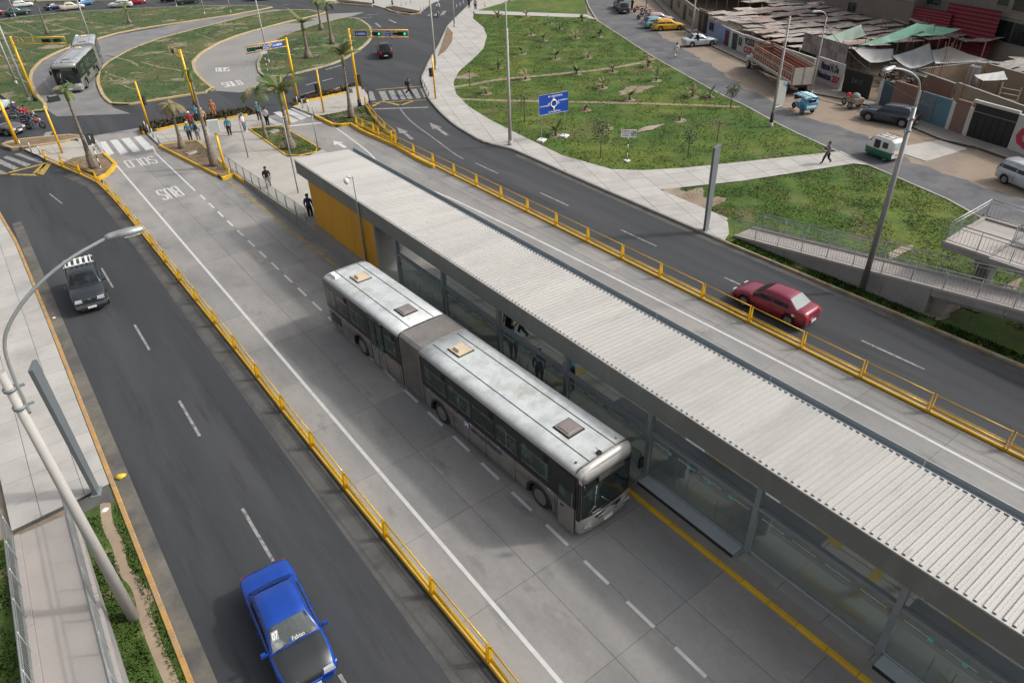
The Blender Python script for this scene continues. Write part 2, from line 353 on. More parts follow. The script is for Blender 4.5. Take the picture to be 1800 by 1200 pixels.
br = [(18.4, -12), (18.4, 47), (20.9, 50)]+PW([(565, 266), (500, 226), (477, 222), (470, 205), (535, 190), (556, 210), (592, 225), (612, 219)])+PW([(640, 237), (700, 258), (738, 282)])+[(26.65, 49), (26.65, -12)]
bus_lane2 = struct('bus_lane', MB().prism(br, -.04, .002), conc_base, 'concrete bus lane right of the station')
slabs('slab', br, [18.3, 22.0, 25.4, 26.9], [6.2-3.7*5+3.72*k for k in range(26)], -.03, .012, conc, bus_lane2, gap=.008)
bl3 = PW([(210, 61), (275, 50), (350, 35), (400, 29), (480, 17), (520, 18), (470, 23), (430, 31), (350, 52), (275, 72), (225, 92), (190, 112), (175, 127), (172, 147), (180, 168), (200, 190), (230, 200), (100, 205), (85, 195), (62, 160), (54, 140), (60, 122), (90, 99), (160, 73)])
struct('bus_lane', MB().prism(bl3, -.04, .006), pm('lane_far', (.15, .15, .155), .85, var=.15, scale=.4, pos=True, col2=(.19, .185, .175), s2=.2, thr=(.4, .6)), 'curved grey bus lane between the two big lawns')
bl4 = PW([(575, 25), (500, 42), (425, 62), (388, 76), (355, 94), (340, 111), (344, 128), (358, 143), (380, 160), (420, 163), (470, 155), (456, 130), (455, 111), (461, 98), (490, 68), (545, 48), (612, 31), (640, 22)])
struct('bus_lane', MB().prism(bl4, -.04, .006), pm('lane_far_pale', (.24, .232, .215), .85, var=.12, scale=.4, pos=True, col2=(.2, .195, .185), s2=.2, thr=(.4, .6)), 'pale concrete bus lane marked BUS SOLO going away')

def lawn(name, px, z, m, label, world=False, z0=-.05):
    return struct(name, MB().prism(px if world else PW(px), z0, z), m, label)
def curve_px(px, closed=False): return [V((p[0], p[1], 0)) for p in PW(px)]
I1 = [(-60, 50), (0, 36), (60, 29), (125, 23), (250, 16), (350, 12), (450, 11), (478, 14), (450, 20), (400, 29), (350, 36), (250, 51), (200, 61), (160, 73), (120, 85), (90, 98), (70, 110), (57, 125), (53, 140), (58, 155), (68, 172), (86, 190), (80, 197), (36, 200), (20, 182), (0, 168), (-60, 130)]
I2 = [(575, 23), (540, 19), (500, 19), (470, 23), (430, 31), (390, 41), (350, 51), (275, 71), (225, 91), (190, 111), (175, 126), (172, 146), (180, 166), (188, 177), (197, 184), (210, 186), (225, 185), (275, 177), (325, 169), (362, 164), (379, 160), (357, 143), (343, 128), (339, 110), (355, 93), (388, 75), (425, 61), (500, 41), (545, 31)]
I3 = [(635, 37), (615, 31), (580, 38), (545, 48), (490, 67), (461, 97), (454, 110), (455, 124), (460, 134), (475, 138), (492, 137), (522, 130), (575, 117), (600, 108), (625, 93), (645, 78), (655, 63), (650, 48)]
lawn('lawn', I1, .14, grass_dk, 'wide rough lawn in the far left corner')
lawn('lawn', I2, .14, grass_dk, 'long curved lawn between the two bus lanes')
lawn('lawn', I3, .14, grass_dk, 'oval lawn with tall palms in the middle of the junction')
kerb(curve_px(I1[7:24]), .35, .16, yk_far, 'ochre kerb round the far left lawn', seg=3, pieces=False)
kerb(curve_px(I1[:8]), .3, .16, grey_k, 'grey kerb on the far side of the far left lawn', seg=3, pieces=False)
kerb(curve_px(I2+[I2[0]]), .35, .16, yk_far, 'ochre kerb round the long curved lawn', seg=2.5, pieces=False)
kerb(curve_px(I3+[I3[0]]), .35, .16, beige_k, 'beige kerb round the oval palm lawn', seg=2.5, pieces=False)
# plaza at the head of the station
plaza = [(250, 226), (262, 218), (312, 214), (390, 203), (452, 196), (470, 205), (477, 222), (500, 226), (567, 266)]
plz = PW(plaza)+[(21.3, 47), (20.6, 41), (14.2, 41), (14.2, 56.5)]+PW([(412, 309), (347, 249), (281, 258), (262, 240)])
pz = struct('pavement', MB().prism(plz, -.05, .13), conc_base, 'pale concrete plaza in front of the station')
slabs('paving_slab', plz, frange(10, 30, 2.4), frange(38, 84, 2.4), -.02, .15, plazam, pz, gap=.008, limit=150)
pa = [(281, 259), (347, 250), (411, 308), (391, 315)]; pb = [(439, 230), (495, 225), (566, 266), (546, 276), (507, 279)]
lawn('planter_bed', pa, .2, soil, 'brown soil bed with two palms at the left of the plaza')
lawn('planter_bed', pb, .2, pm('planter_grass', (.07, .1, .02), .95, var=.4, scale=1, pos=True, bump=.6, bscale=20, col2=(.17, .13, .085), thr=(.46, .56), s2=.5), 'grassy bed with two palms on the plaza')
for px, lb in ((pa+[pa[0]], 'yellow kerb round the soil bed left of the plaza'), (pb+[pb[0]], 'yellow kerb round the grassy plaza bed')):
    kerb(curve_px(px), .15, .23, yel_k, lb, seg=1.5)
kerb(curve_px([(391, 317), (413, 310), (432, 323)]), .24, .27, yel_k, 'thick yellow kerb at the foot of the ramp', seg=1)
hb = [(247, 230), (265, 221), (312, 214), (390, 203), (435, 195), (450, 197), (452, 203), (390, 214), (312, 225), (265, 236), (250, 237)]
mulch = pm('hedge_mulch', (.05, .03, .022), .95, var=.4, scale=3, pos=True, bump=.8, bscale=10)
lawn('planter_bed', hb, .3, mulch, 'long dark bed between the plaza and the cross road')
kerb(curve_px(hb+[hb[0]]), .16, .33, yel_k, 'yellow kerb round the long dark bed', seg=1.5, pieces=False)
# left corner pavement + bed
ld = [(43, 265), (107, 254), (165, 244), (176, 252), (186, 275), (130, 283), (100, 290), (82, 284), (70, 277)]
w = struct('pavement', MB().prism(PW(ld), -.05, .13), conc_base, 'small pavement at the left crossing')
slabs('paving_slab', PW(ld), frange(0, 12, 2), frange(60, 84, 2), -.02, .15, plazam, w, gap=.01)
lc = [(112, 289), (130, 281), (184, 273), (203, 293), (182, 313), (150, 303)]
lawn('planter_bed', lc, .18, soil, 'soil bed with one tall palm at the head of the left fence')
kerb(curve_px([(184, 273), (205, 293), (183, 315), (172, 318)]), .26, .26, yel_k, 'thick yellow kerb at the head of the left fence', seg=1.2)
lb_ = [(6, 258), (12, 252), (100, 243), (142, 240), (152, 246), (107, 254), (40, 264), (20, 265), (8, 262)]
lawn('planter_bed', lb_, .25, soil, 'low earth bed between the left pavement and the cross road')
kerb(curve_px(lb_+[lb_[0]]), .25, .28, yk_far, 'yellow kerb round the low earth bed at far left', seg=2, pieces=False)
# right corner of plaza: pavement between bus lane and fence
rc = [(515, 190), (535, 182), (640, 160), (650, 175), (643, 188), (600, 200), (570, 205), (555, 206)]
w = struct('pavement', MB().prism(PW(rc), -.05, .13), conc_base, 'pavement with bollards at the head of the right fence')
slabs('paving_slab', PW(rc), frange(22, 36, 2), frange(58, 82, 2), -.02, .15, plazam, w, gap=.01)
rb = [(515, 182), (525, 176), (575, 165), (633, 150), (640, 158), (600, 168), (540, 181), (525, 187)]
lawn('planter_bed', rb, .28, pm('hedge_bed', (.14, .085, .07), .95, var=.4, scale=3, pos=True, bump=.8, bscale=10), 'narrow reddish planted bed beside the cross road')
kerb(curve_px(rb+[rb[0]]), .17, .3, yel_k, 'yellow kerb round the narrow reddish bed', seg=1.5, pieces=False)
rg = [(560, 207), (600, 200), (643, 187), (655, 205), (668, 223), (707, 256), (738, 282), (700, 259), (662, 240), (614, 218), (592, 224)]
lawn('planter_bed', rg, .16, pm('bed_grass', (.06, .085, .02), .95, var=.4, scale=1, pos=True, bump=.6, bscale=20, col2=(.13, .1, .065), thr=(.46, .56), s2=.5), 'rough grass wedge with a palm beside the right fence')
kerb(curve_px([(556, 207), (592, 225), (614, 219), (640, 235), (662, 244), (700, 261), (738, 284), (764, 296)]), .24, .26, yel_k, 'yellow stepped kerb of the grass wedge', seg=1.2)
# right pavement along the park
SR = [(33.1, 23.2), (33.1, 25), (33.75, 45)]+e_r+PW([(900, -25), (960, -25), (880, 8), (832, 22), (832, 35), (850, 50), (856, 65), (850, 87), (830, 107), (807, 127), (797, 147), (802, 167), (825, 190), (860, 212), (905, 235), (987, 275), (1075, 300), (1130, 302), (1200, 298), (1445, 272), (1478, 268), (1527, 293), (1500, 290), (1300, 321), (1160, 336), (1278, 386), (1281, 413)])
pr = struct('pavement', MB().prism(SR, -.05, .1), conc_base, 'wide pale pavement curving along the park')
slabs('paving_slab', SR, frange(-40, 120, 1.7), frange(-60, 160, 1.7), -.02, .12, walk, pr, ang=-0.388, org=(33.02, 30.2), gap=.012, limit=290)
kerb([V((33.02, 23, 0)), V((33.3, 36, 0)), V((33.65, 45, 0))]+[V((p[0], p[1], 0)) for p in e_r], .2, .15, grey_k, 'grey kerb of the wide curving pavement', seg=2, pieces=False)
lawn('planter_bed', [(787, 50), (796, 60), (795, 75), (783, 92), (770, 101)], .18, soil, 'bare planting bed cut into the curving pavement')
pth = [(832, 20), (1030, 27), (1050, 36), (1028, 33), (835, 26)]
lawn('path', pth, .12, walk[0], 'straight white concrete path across the park')
# park lawns
G1 = [(832, 35), (850, 50), (856, 65), (850, 87), (830, 107), (807, 127), (797, 147), (802, 167), (825, 190), (860, 212), (905, 235), (987, 275), (1075, 300), (1130, 302), (1200, 298), (1445, 272), (1450, 259), (1376, 225), (1309, 187), (1266, 168), (1207, 135), (1147, 101), (1095, 67), (1050, 38), (1028, 32), (835, 26)]
lawn('lawn', G1, .09, grass, 'big park lawn crossed by two trodden paths')
lawn('lawn', [(880, 8), (1000, -20), (1022, -20), (1030, 10), (1032, 27), (832, 21)], .09, grass, 'park lawn beyond the white path')
G2 = [(1160, 337), (1300, 322), (1500, 291), (1523, 295), (1567, 311), (1633, 341), (1693, 366), (1840, 465)]
lawn('lawn', PW(G2)+[(46, -14), (33.2, -14), (33.2, 22.9), (34.2, 25.5), (35.0, 27.5)], .085, grass, 'park lawn around the footbridge ramp', world=True)
lawn('verge', [(33.12, -14), (33.95, -14), (33.7, 14), (33.9, 23), (33.12, 23)], .1, grass_g, 'narrow grassy verge under the footbridge ramp', world=True)
kerb([V((33.0, -14, 0)), V((33.0, 24, 0))], .16, .14, [pm('kerb_sand', (.36, .27, .15), .85, var=.2, scale=2, pos=True, col2=(.2, .15, .1), thr=(.5, .65), s2=1), beige_k[0]], 'sandy kerb of the right verge', seg=1.0)
kerb([V((p.x, p.y, 0)) for p in [G(*q) for q in ((1840, 463), (1693, 365), (1567, 310), (1450, 259), (1376, 225), (1309, 187), (1266, 168), (1207, 135), (1147, 101), (1095, 67), (1050, 38), (1036, 15), (1026, -10))]], .2, .13, [pm('kerb_street', (.3, .28, .24), .9, var=.3, scale=1, pos=True)], 'pale kerb between park and side street', seg=3, pieces=False)
pt = MB(); strip(pt, smoothline([G(798, 155), G(830, 150), G(880, 141), G(960, 134), G(1060, 124), G(1130, 112), G(1150, 104)]), .75, .1)
strip(pt, smoothline([G(800, 176), G(860, 178), G(950, 180), G(1100, 183), G(1230, 187), G(1300, 190)]), .55, .1)
struct('path', pt, path_m, 'two narrow trodden earth paths across the lawn')
def blob(px, py, rx, ry, z, mb, n=44):
    c = G(px, py); mb.prism([(c.x+math.cos(k*6.283/n)*rx*(1+.12*rnd.uniform(-1, 1)+.22*math.sin(k*.43+px)), c.y+math.sin(k*6.283/n)*ry*(1+.12*rnd.uniform(-1, 1)+.22*math.sin(k*.57+py))) for k in range(n)], z-.02, z)
bs = MB()
for q in ((1200, 352, 2.2, 1.1), (1228, 362, 2.0, 1.0), (1180, 342, 1.2, .7), (822, 136, 1.4, 1.0), (1115, 160, 2.2, 1.0), (1140, 228, 1.5, .4), (1580, 445, 1.2, .3), (1660, 545, 1.6, .5), (1760, 520, 2.0, .3), (1730, 533, 1.5, .3)):
    zz_ = .096+.0025*len(bs.f)/15; blob(*q, zz_, bs)
struct('bare_patches', bs, dirt, 'bare earth patches worn into the park lawn')
# left pavement with tiles
LS = [(-1.15, 24.6), (-1.15, 80), (-40, 80), (-6.5, 56), (-4.35, 44), (-4.35, 24.6)]
LS = [(-1.12, 24.8), (-1.12, 40), (-1.2, 52), (-1.6, 60), (-9, 62), (-9, 44), (-4.5, 40), (-4.4, 24.5)]
pl = struct('pavement', MB().prism(LS, -.05, .11), conc_base, 'pale slab pavement along the left edge')
slabs('paving_slab', LS, [-9, -7.6, -6.2, -4.9, -3.45, -1.98, -1.0], frange(23, 62, 1.42), -.02, .13, walk, pl, gap=.01)
kerb([V((-1.02, -12, 0)), V((-1.02, 40, 0)), V((-1.1, 52, 0)), V((-1.5, 60, 0))], .17, .15, org_k, 'faded orange kerb along the left road', seg=1.1)
lawn('verge', [(-2.3, -12), (-1.1, -12), (-1.1, 24.7), (-2.5, 24.4)], .1, grass_g, 'green verge with a worn track beside the left ramp', world=True)
lawn('lawn', [(-14, -12), (-4.5, -12), (-4.5, 24.3), (-14, 24.3)], .08, grass_g, 'grass left of the left ramp', world=True)
tr = MB(); strip(tr, smoothline([V((-1.45, 23.9, 0)), V((-1.65, 22.6, 0)), V((-1.5, 21.3, 0)), V((-1.7, 20.3, 0)), V((-1.35, 19.2, 0)), V((-1.55, 17.6, 0)), V((-1.4, 14, 0)), V((-1.5, 8, 0))], 2), .36, .104)
struct('path', tr, path_m, 'worn earth track in the left verge')
struct('bare_patches', MB().prism([(-2.4, 24.5), (-1.15, 24.75), (-1.15, 23.6), (-1.5, 23.9), (-2.3, 23.8)], .05, .108), gutter_m, 'dusty corner at the end of the left pavement')
# far side of the junction
fp = [(560, 3), (700, 3), (740, 6), (765, 14), (740, 25), (690, 22), (655, 11), (600, 8), (575, 8)]
lawn('pavement', [(470, -12), (800, -12), (757, 8), (738, 24), (700, 25), (680, 17), (655, 10), (575, 6), (540, 1)], .12, walk[1], 'far pavement across the junction')
lawn('planter_bed', [(592, 4), (604, 3), (655, 9), (650, 11), (600, 7)], .3, mulch, 'dark bed on the far pavement, left one')
lawn('planter_bed', [(678, 16), (692, 14), (738, 23), (732, 26), (700, 23)], .3, mulch, 'dark bed on the far pavement, right one')
kerb(curve_px([(678, 16), (690, 22), (730, 28), (740, 25)]), .3, .2, yk_far, 'ochre kerb of the far right bed', seg=3, pieces=False)
kerb(curve_px([(545, 2), (592, 5), (600, 8), (655, 12)]), .3, .2, yk_far, 'ochre kerb of the far left bed', seg=3, pieces=False)
lawn('lawn', [(-60, -1), (0, 1), (60, 4), (200, 2), (330, -3), (330, -30), (-60, -30)], .1, pm('far_verge', (.22, .2, .13), .95, var=.3, scale=.2, pos=True, col2=(.1, .12, .04), s2=.06, thr=(.4, .6)), 'far verge beyond the traffic queue')
# -- markings
mk = MB()
for y in frange(-14, 52.5, 1.98):
    mk.prism([(10.6, y+.05), (10.72, y+.05), (10.72, y+1.2), (10.6, y+1.2)], .0, .0175)
for k in (0, 1, 2, 3): pass
strip(mk, [V((7.31, -12, 0)), V((7.32, 40, 0)), V((7.32, 66.2, 0)), V((7.45, 68, 0))], .14, .017)
strip(mk, [V((10.62, 53.6, 0)), V((10.6, 64.5, 0)), V((10.9, 67, 0))], .13, .017)
strip(mk, smoothline([V((25.15, -12, 0)), V((25.1, 3.4, 0)), V((25.2, 10, 0)), V((24.9, 25, 0)), V((24.3, 39.4, 0)), V((23.8, 43, 0)), V((23.2, 48, 0)), G(655, 272), G(592, 226)], 3), .13, .017)
strip(mk, [G(500, 223), G(566, 216)], .35, .017)
struct('lane_lines', mk, white_p, 'white solid and dashed lines on the bus lanes')
mk = MB()
for k in range(-4, 6):
    y = 1.3+8.08*k
    if y < 57: mk.prism([(2.42, y), (2.53, y), (2.53, y+3.0), (2.42, y+3.0)], -.01, .008)
    mk.prism([(29.52, y-.1), (29.64, y-.1), (29.64, y+2.9), (29.52, y+2.9)], -.01, .008)
mk.quad(*[tuple(G(*p, .008)) for p in ((86, 341), (88, 340), (111, 358), (108, 358))])
for a, b in (((688, 76), (668, 91)), ((0, 0), (0, 0))): pass
struct('lane_lines', mk, white_w, 'worn white dashes on the two asphalt roads')
mk = MB()
for a, b, wd in (((573, 123), (607, 113), .35), ((538, 150), (560, 144), .3), ((567, 143), (585, 138), .25), ((520, 170), (555, 160), .2), ((660, 41), (669, 48), .35), ((684, 35), (696, 41), .35), ((622, 32), (655, 31), .3), ((645, 27), (668, 25), .3), ((496, 9), (508, 9), .3), ((509, 47), (535, 41), .3), ((580, 32), (594, 33), .35)):
    strip(mk, [G(*a), G(*b)], wd, .012)
strip(mk, [G(97, 169), G(117, 167)], .3, .014); strip(mk, [G(146, 162), G(166, 158)], .3, .014); strip(mk, smoothline([G(166, 158), G(166, 146), G(171, 126), G(190, 108)]), .2, .014)
strip(mk, smoothline([G(97, 168), G(85, 153), G(77, 138)]), .2, .014)
strip(mk, smoothline([G(447, 148), G(437, 138), G(434, 122), G(438, 106), G(452, 90), G(485, 67), G(545, 42)]), .25, .014)
strip(mk, [G(75, 250), G(87, 232)], .6, .012); strip(mk, [G(52, 210), G(62, 201)], .5, .012)
strip(mk, smoothline([G(703, 191), G(720, 213), G(765, 245), G(800, 272), G(815, 280)]), .12, .012); strip(mk, [G(658, 192), G(753, 189)], .35, .012)
struct('lane_lines', mk, white_w, 'worn lane lines across the junction')
cw = MB()
for q in (((172, 250), (185, 248), (201, 270), (190, 273)), ((193, 247), (206, 245), (225, 268), (212, 272)), ((213, 244), (227, 242), (247, 265), (234, 268)), ((235, 241), (248, 239), (270, 261), (257, 265)),
          ((455, 206), (464, 203), (498, 219), (487, 222)), ((480, 198), (492, 196), (525, 212), (515, 217)), ((497, 195), (509, 193), (540, 207), (529, 211)), ((510, 191), (521, 189), (553, 203), (542, 206))):
    cw.quad(*[tuple(G(*p, .018)) for p in q[::-1]])
struct('crossing', cw, white_p, 'zebra stripes across the bus lanes')
cw = MB()
for q in (((25, 271), (34, 269), (78, 286), (66, 286)), ((5, 277), (13, 274), (55, 289), (46, 293)), ((-30, 275), (-18, 271), (33, 295), (24, 299)), ((-40, 290), (-28, 286), (10, 303), (3, 306)),
          ((645, 161), (655, 161), (661, 177), (651, 177)), ((665, 161), (677, 160), (684, 176), (673, 177)), ((682, 160), (692, 159), (700, 175), (690, 176)), ((698, 160), (704, 159), (714, 175), (706, 176)), ((708, 158), (716, 157), (726, 174), (717, 175)), ((722, 157), (732, 156), (740, 172), (733, 174)), ((738, 156), (748, 155), (754, 170), (746, 172)),
          ((757, 24), (762, 23), (756, 28), (750, 29)), ((768, 22), (774, 21), (768, 28), (761, 29)), ((779, 20), (785, 19), (781, 26), (773, 28))):
    cw.quad(*[tuple(G(*p, .012)) for p in q[::-1]])
struct('crossing', cw, white_w, 'faded zebra crossings over the asphalt')
ym = MB()
for a, b, wd in (((15, 304), (85, 286), .35), ((20, 307), (70, 308), .35), ((70, 308), (84, 288), .6), ((62, 304), (78, 289), .4), ((655, 187), (672, 178), .3), ((672, 178), (705, 186), .3), ((702, 186), (730, 177), .3), ((660, 158), (740, 152), .2), ((655, 181), (750, 176), .15), ((-20, 308), (14, 305), .3)):
    strip(ym, [G(*a), G(*b)], wd, .014)
for pts, wd in (([V((13.75, -12, 0)), V((13.75, 42, 0))], .0),):
    pass
strip(ym, [V((13.5, 34, 0)), V((13.35, 44, 0)), V((13.2, 54, 0)), V((13.0, 57, 0))], .14, .018)
struct('road_markings', ym, yel_p, 'worn yellow markings at the crossings and along the ramp')
# painted words and arrows
pw = link('road_words', None); tag(pw, 'white painted words BUS and SOLO on the bus lanes', kind='structure')
def gtext(s, bl_, br_, tl_, mat=None, z=.02, name='painted_word', bold=.035):
    a, b, c = G(*bl_), G(*br_), G(*tl_)
    return text_on(s, (a.x, a.y, z), (b.x-a.x, b.y-a.y, 0), (c.x-a.x, c.y-a.y, 0), mat or white_p, pw, name, bold)
GL = {'S': [[(1, .85), (.75, 1), (.2, 1), (0, .85), (0, .6), (1, .42), (1, .14), (.8, 0), (.2, 0), (0, .14)]], 'O': [[(.12, 0), (.88, 0), (1, .1), (1, .9), (.88, 1), (.12, 1), (0, .9), (0, .1), (.12, 0)]], 'L': [[(0, 1), (0, 0), (1, 0)]],
      'B': [[(0, 0), (0, 1), (.8, 1), (1, .88), (1, .64), (.82, .52), (0, .52)], [(.82, .52), (1, .4), (1, .12), (.8, 0), (0, 0)]], 'U': [[(0, 1), (0, .1), (.15, 0), (.85, 0), (1, .1), (1, 1)]]}
def gword(word, bl_, br_, tl_, w):
    """block road letters: strokes of constant painted width"""
    a_, U_, V_ = G(*bl_), G(*br_)-G(*bl_), G(*tl_)-G(*bl_); n = len(word); cell = 1/n
    for i, ch in enumerate(word):
        m = MB(); zz = .0185
        for st_ in GL[ch]:
            P = [a_+U_*(cell*(i+.1+.66*x))+V_*(.05+.9*y) for x, y in st_]
            for p, q in zip(P, P[1:]):
                d = (q-p).normalized()*w*.45; strip(m, [p-d, q+d], w, zz); zz += .0004
        m.build('painted_letter', white_p, pw)
gword('SOLO', (267.6, 274.3), (214.3, 283.5), (279.4, 287), .13); gword('BUS', (308.6, 327), (270, 336), (326, 344), .13)
gword('BUS', (380, 127), (405, 126), (379, 119.5), .17); gword('SOLO', (396, 154.5), (430, 149), (388, 146), .17)
ar = MB()
def garrow(tip, tail, w, z=.018, m=0):
    a, b = G(*tail), G(*tip); d = (b-a); L = d.length; d.normalize(); n = V((-d.y, d.x, 0))
    P = [a+n*w*.18, a+d*L*.55+n*w*.18, a+d*L*.55+n*w*.5, b, a+d*L*.55-n*w*.5, a+d*L*.55-n*w*.18, a-n*w*.18]
    ar.prism([(p.x, p.y) for p in P], z-.012, z, m)
garrow((586, 248), (608, 260), .9, m=0); garrow((755, 216), (786, 238), .9, .012, 1); garrow((698, 224), (725, 245), .8, .012, 1)
struct('road_arrows', ar, [white_p, white_w], 'white arrows painted on the lanes')

BED = dict(hb=list(hb), rb=list(rb), pa=list(pa), pb=list(pb), rg=list(rg), G1=list(G1), G2=list(G2), I1=list(I1), I2=list(I2), I3=list(I3))
# ================================================================== station
steel = pm('steel_grey', (.2, .225, .235), .5, .2, var=.1, scale=1)
steel_lt = pm('steel_light', (.3, .33, .345), .5, .25, var=.1, scale=1)
galv = pm('galvanised', (.36, .38, .38), .45, .55, var=.12, scale=2)
fascia_m = pm('fascia_grey', (.15, .158, .146), .6, .1, var=.14, scale=.8, stretch=(1, 1, .2), col2=(.2, .205, .19), thr=(.55, .75), s2=1.2, pos=True)
roof_m = [pm('roof_sheet_%d' % i, c, .5, .1, var=.07, scale=.7, pos=True, stretch=(.2, 1, 1), col2=tuple(x*.86 for x in c), thr=(.48, .7), s2=.9, col3=tuple(x*y for x, y in zip(c, (.72, .69, .62))), thr3=(.6, .74), s3=1.6, fine=.15) for i, c in enumerate(((.385, .376, .355), (.36, .352, .333), (.375, .366, .347)))]
wall_y = pm('wall_ochre', (.5, .25, .012), .7, var=.07, scale=.6, col2=(.36, .17, .012), thr=(.5, .75), s2=.5, stretch=(1, 1, .3))
plat_c = pm('platform_concrete', (.2, .195, .185), .85, var=.12, scale=1.0, bump=.15)
tile_m = [pm('platform_tile_%d' % i, c, .6, var=.08, scale=1) for i, c in enumerate(((.19, .187, .178), (.175, .172, .165)))]
tact = pm('tactile_yellow', (.22, .16, .05), .7, var=.15, scale=3)
glass = glassmat('platform_glass', (.84, .9, .885), .32)
black = pm('black_rubber', (.015, .015, .016), .6, var=.2, scale=5)
sticker = pm('teal_square', (.12, .42, .42), .5, var=.1, scale=5); stripw = pm('pale_strip', (.42, .43, .4), .5, var=.2, scale=4)  # teal squares and pale strips paint reflections and lights onto the glass
XL, XR, ZP, ZB, ZT, YN, YF = 14.5, 18.2, .75, 3.68, 4.5, -5.7, 42.0
st = thing('bus_station', 'long roofed bus station with pale ribbed roof and ochre end wall', 'bus station')
def spart(n, mb, m, **k): return mb.build(n, m, st, **k)
d = MB().prism([(14.12, YN), (18.55, YN), (18.55, 42.6), (14.02, 42.6)], 0.0, ZP-.03); spart('platform', d, plat_c)
# joints in platform face and floor tiles
ty = frange(YN, 31.9, 1.48); n = 0
for j in range(len(ty)-1):
    for a, b in ((14.72, 15.85), (15.85, 16.98), (16.98, 18.1)):
        MB().prism([(a+.01, ty[j]+.01), (b-.01, ty[j]+.01), (b-.01, ty[j+1]-.01), (a+.01, ty[j+1]-.01)], ZP-.03, ZP).build('floor_tile', tile_m[(n*7+j) % 2], st); n += 1
for j in range(len(ty)-1):
    MB().prism([(14.13, ty[j]+.01), (14.7, ty[j]+.01), (14.7, ty[j+1]-.01), (14.13, ty[j+1]-.01)], ZP-.03, ZP+.004).build('edge_slab', plat_c, st)
ys = frange(32.0, 42.5, 1.5)
for j in range(len(ys)-1): MB().prism([(14.05, ys[j]+.01), (18.5, ys[j]+.01), (18.5, ys[j+1]-.01), (14.05, ys[j+1]-.01)], ZP-.03, ZP).build('edge_slab', plat_c, st)
for y in (9.6, 5.2, .9, -3.4):
    for (x0, y0, x1, y1) in ((15.0, y-1.3, 15.3, y+.9), (15.6, y-.8, 17.2, y-.5), (15.9, y-1.9, 16.5, y-1.3), (16.9, y+.6, 17.3, y+1.6)):
        spart('tactile_strip', MB().prism([(x0, y0), (x1, y0), (x1, y1), (x0, y1)], ZP, ZP+.006), tact)
for y in (18, 24): spart('tactile_strip', MB().prism([(15.2, y), (17.2, y), (17.2, y+.3), (15.2, y+.3)], ZP, ZP+.006), tact)
kerb([V((14.02, YN, 0)), V((14.02, 33, 0))], .2, .13, yel_k, 'yellow kerb at the foot of the station platform', seg=1.0, side=-.02)
cols = [12.02+4.43*k for k in range(-4, 5)]
for x, s in ((XL+.1, -1), (XR-.1, 1)):
    for y in cols:
        c = MB(); c.box((x, y, (ZP+ZB)/2), (.2, .17, ZB-ZP)); c.box((x, y, ZP+.02), (.3, .3, .03)); spart('column', c, steel)
    for i in range(len(cols)-1):
        a, b = cols[i]+.09, cols[i+1]-.09
        spart('beam', MB().box((x, (a+b)/2, 2.8), (.16, b-a, .13)), steel)
        spart('glass_pane', MB().box((x, (a+b)/2-.01, 1.78), (.015, b-a-.02, 1.86)), glass)
        spart('rail', MB().box((x, (a+b)/2, .82), (.06, b-a, .05)), steel_lt)
        if s < 0:
            dz = MB(); nb = 4
            for q in range(nb):
                yy = a+(b-a)*(q+.5)/nb; dz.box((x-.012, yy, 2.45-.0), (.006, (b-a)/nb*.72, .03))
            spart('glass_strip', dz, stripw)
            if i % 2 == 1 or i > 5:
                pass
            if i in (3, 1, 5, 7):
                dk = MB(); dk.box((14.3, (a+b)/2, ZP+.035), (.5, b-a-.1, .05)); spart('door_step', dk, steel_lt)
                spart('step_edge', MB().box((14.03, (a+b)/2, ZP+.01), (.05, b-a-.1, .1)), black)
                for q in range(4):
                    yy = a+(b-a)*(.2+.2*q); spart('sticker', MB().box((x-.016, yy, 2.42), (.008, .13, .13)), sticker)
                for yy in (a+1.1, a+2.9):
                    f = MB()
                    for k in (-.28, .28): f.tube([(14.75, yy+k, ZP), (14.75, yy+k, ZP+.75), (14.8, yy+k, ZP+.95)], .018, 5)
                    f.tube([(14.75, yy-.28, ZP+.5), (14.75, yy+.28, ZP+.75)], .012, 5); spart('door_mechanism', f, galv)
for s, x in ((0, 14.9), (1, 17.8)):
    pass
# ceiling housing beams along the doors (seen just inside the eave)
spart('door_housing', MB().box((15.0, 9.8, 2.72), (.45, 8.4, .1)), steel_lt); spart('door_housing', MB().box((15.0, .9, 2.72), (.45, 4.2, .1)), steel_lt)
spart('ceiling', MB().box(((XL+XR)/2, (YN+YF)/2, ZB+.5), (XR-XL-.3, YF-YN-.4, .04)), pm('soffit', (.3, .3, .29), .8, var=.08))
# fascias
spart('fascia', MB().box((XL-.02, (YN+YF)/2, (ZB+ZT)/2), (.06, YF-YN, ZT-ZB)), fascia_m)
spart('fascia', MB().box((18.12, (YN+YF)/2, (ZB+ZT)/2-.08), (.06, YF-YN, ZT-ZB-.2)), fascia_m)
spart('fascia', MB().box(((XL+18.1)/2, YF-.03, (ZB+ZT)/2-.02), (18.1-XL-.05, .05, ZT-ZB-.12)), fascia_m)
spart('roof_edge', MB().box((XL-.03, (YN+YF)/2, ZT+.035), (.1, YF-YN+.05, .05)), roof_m[0])
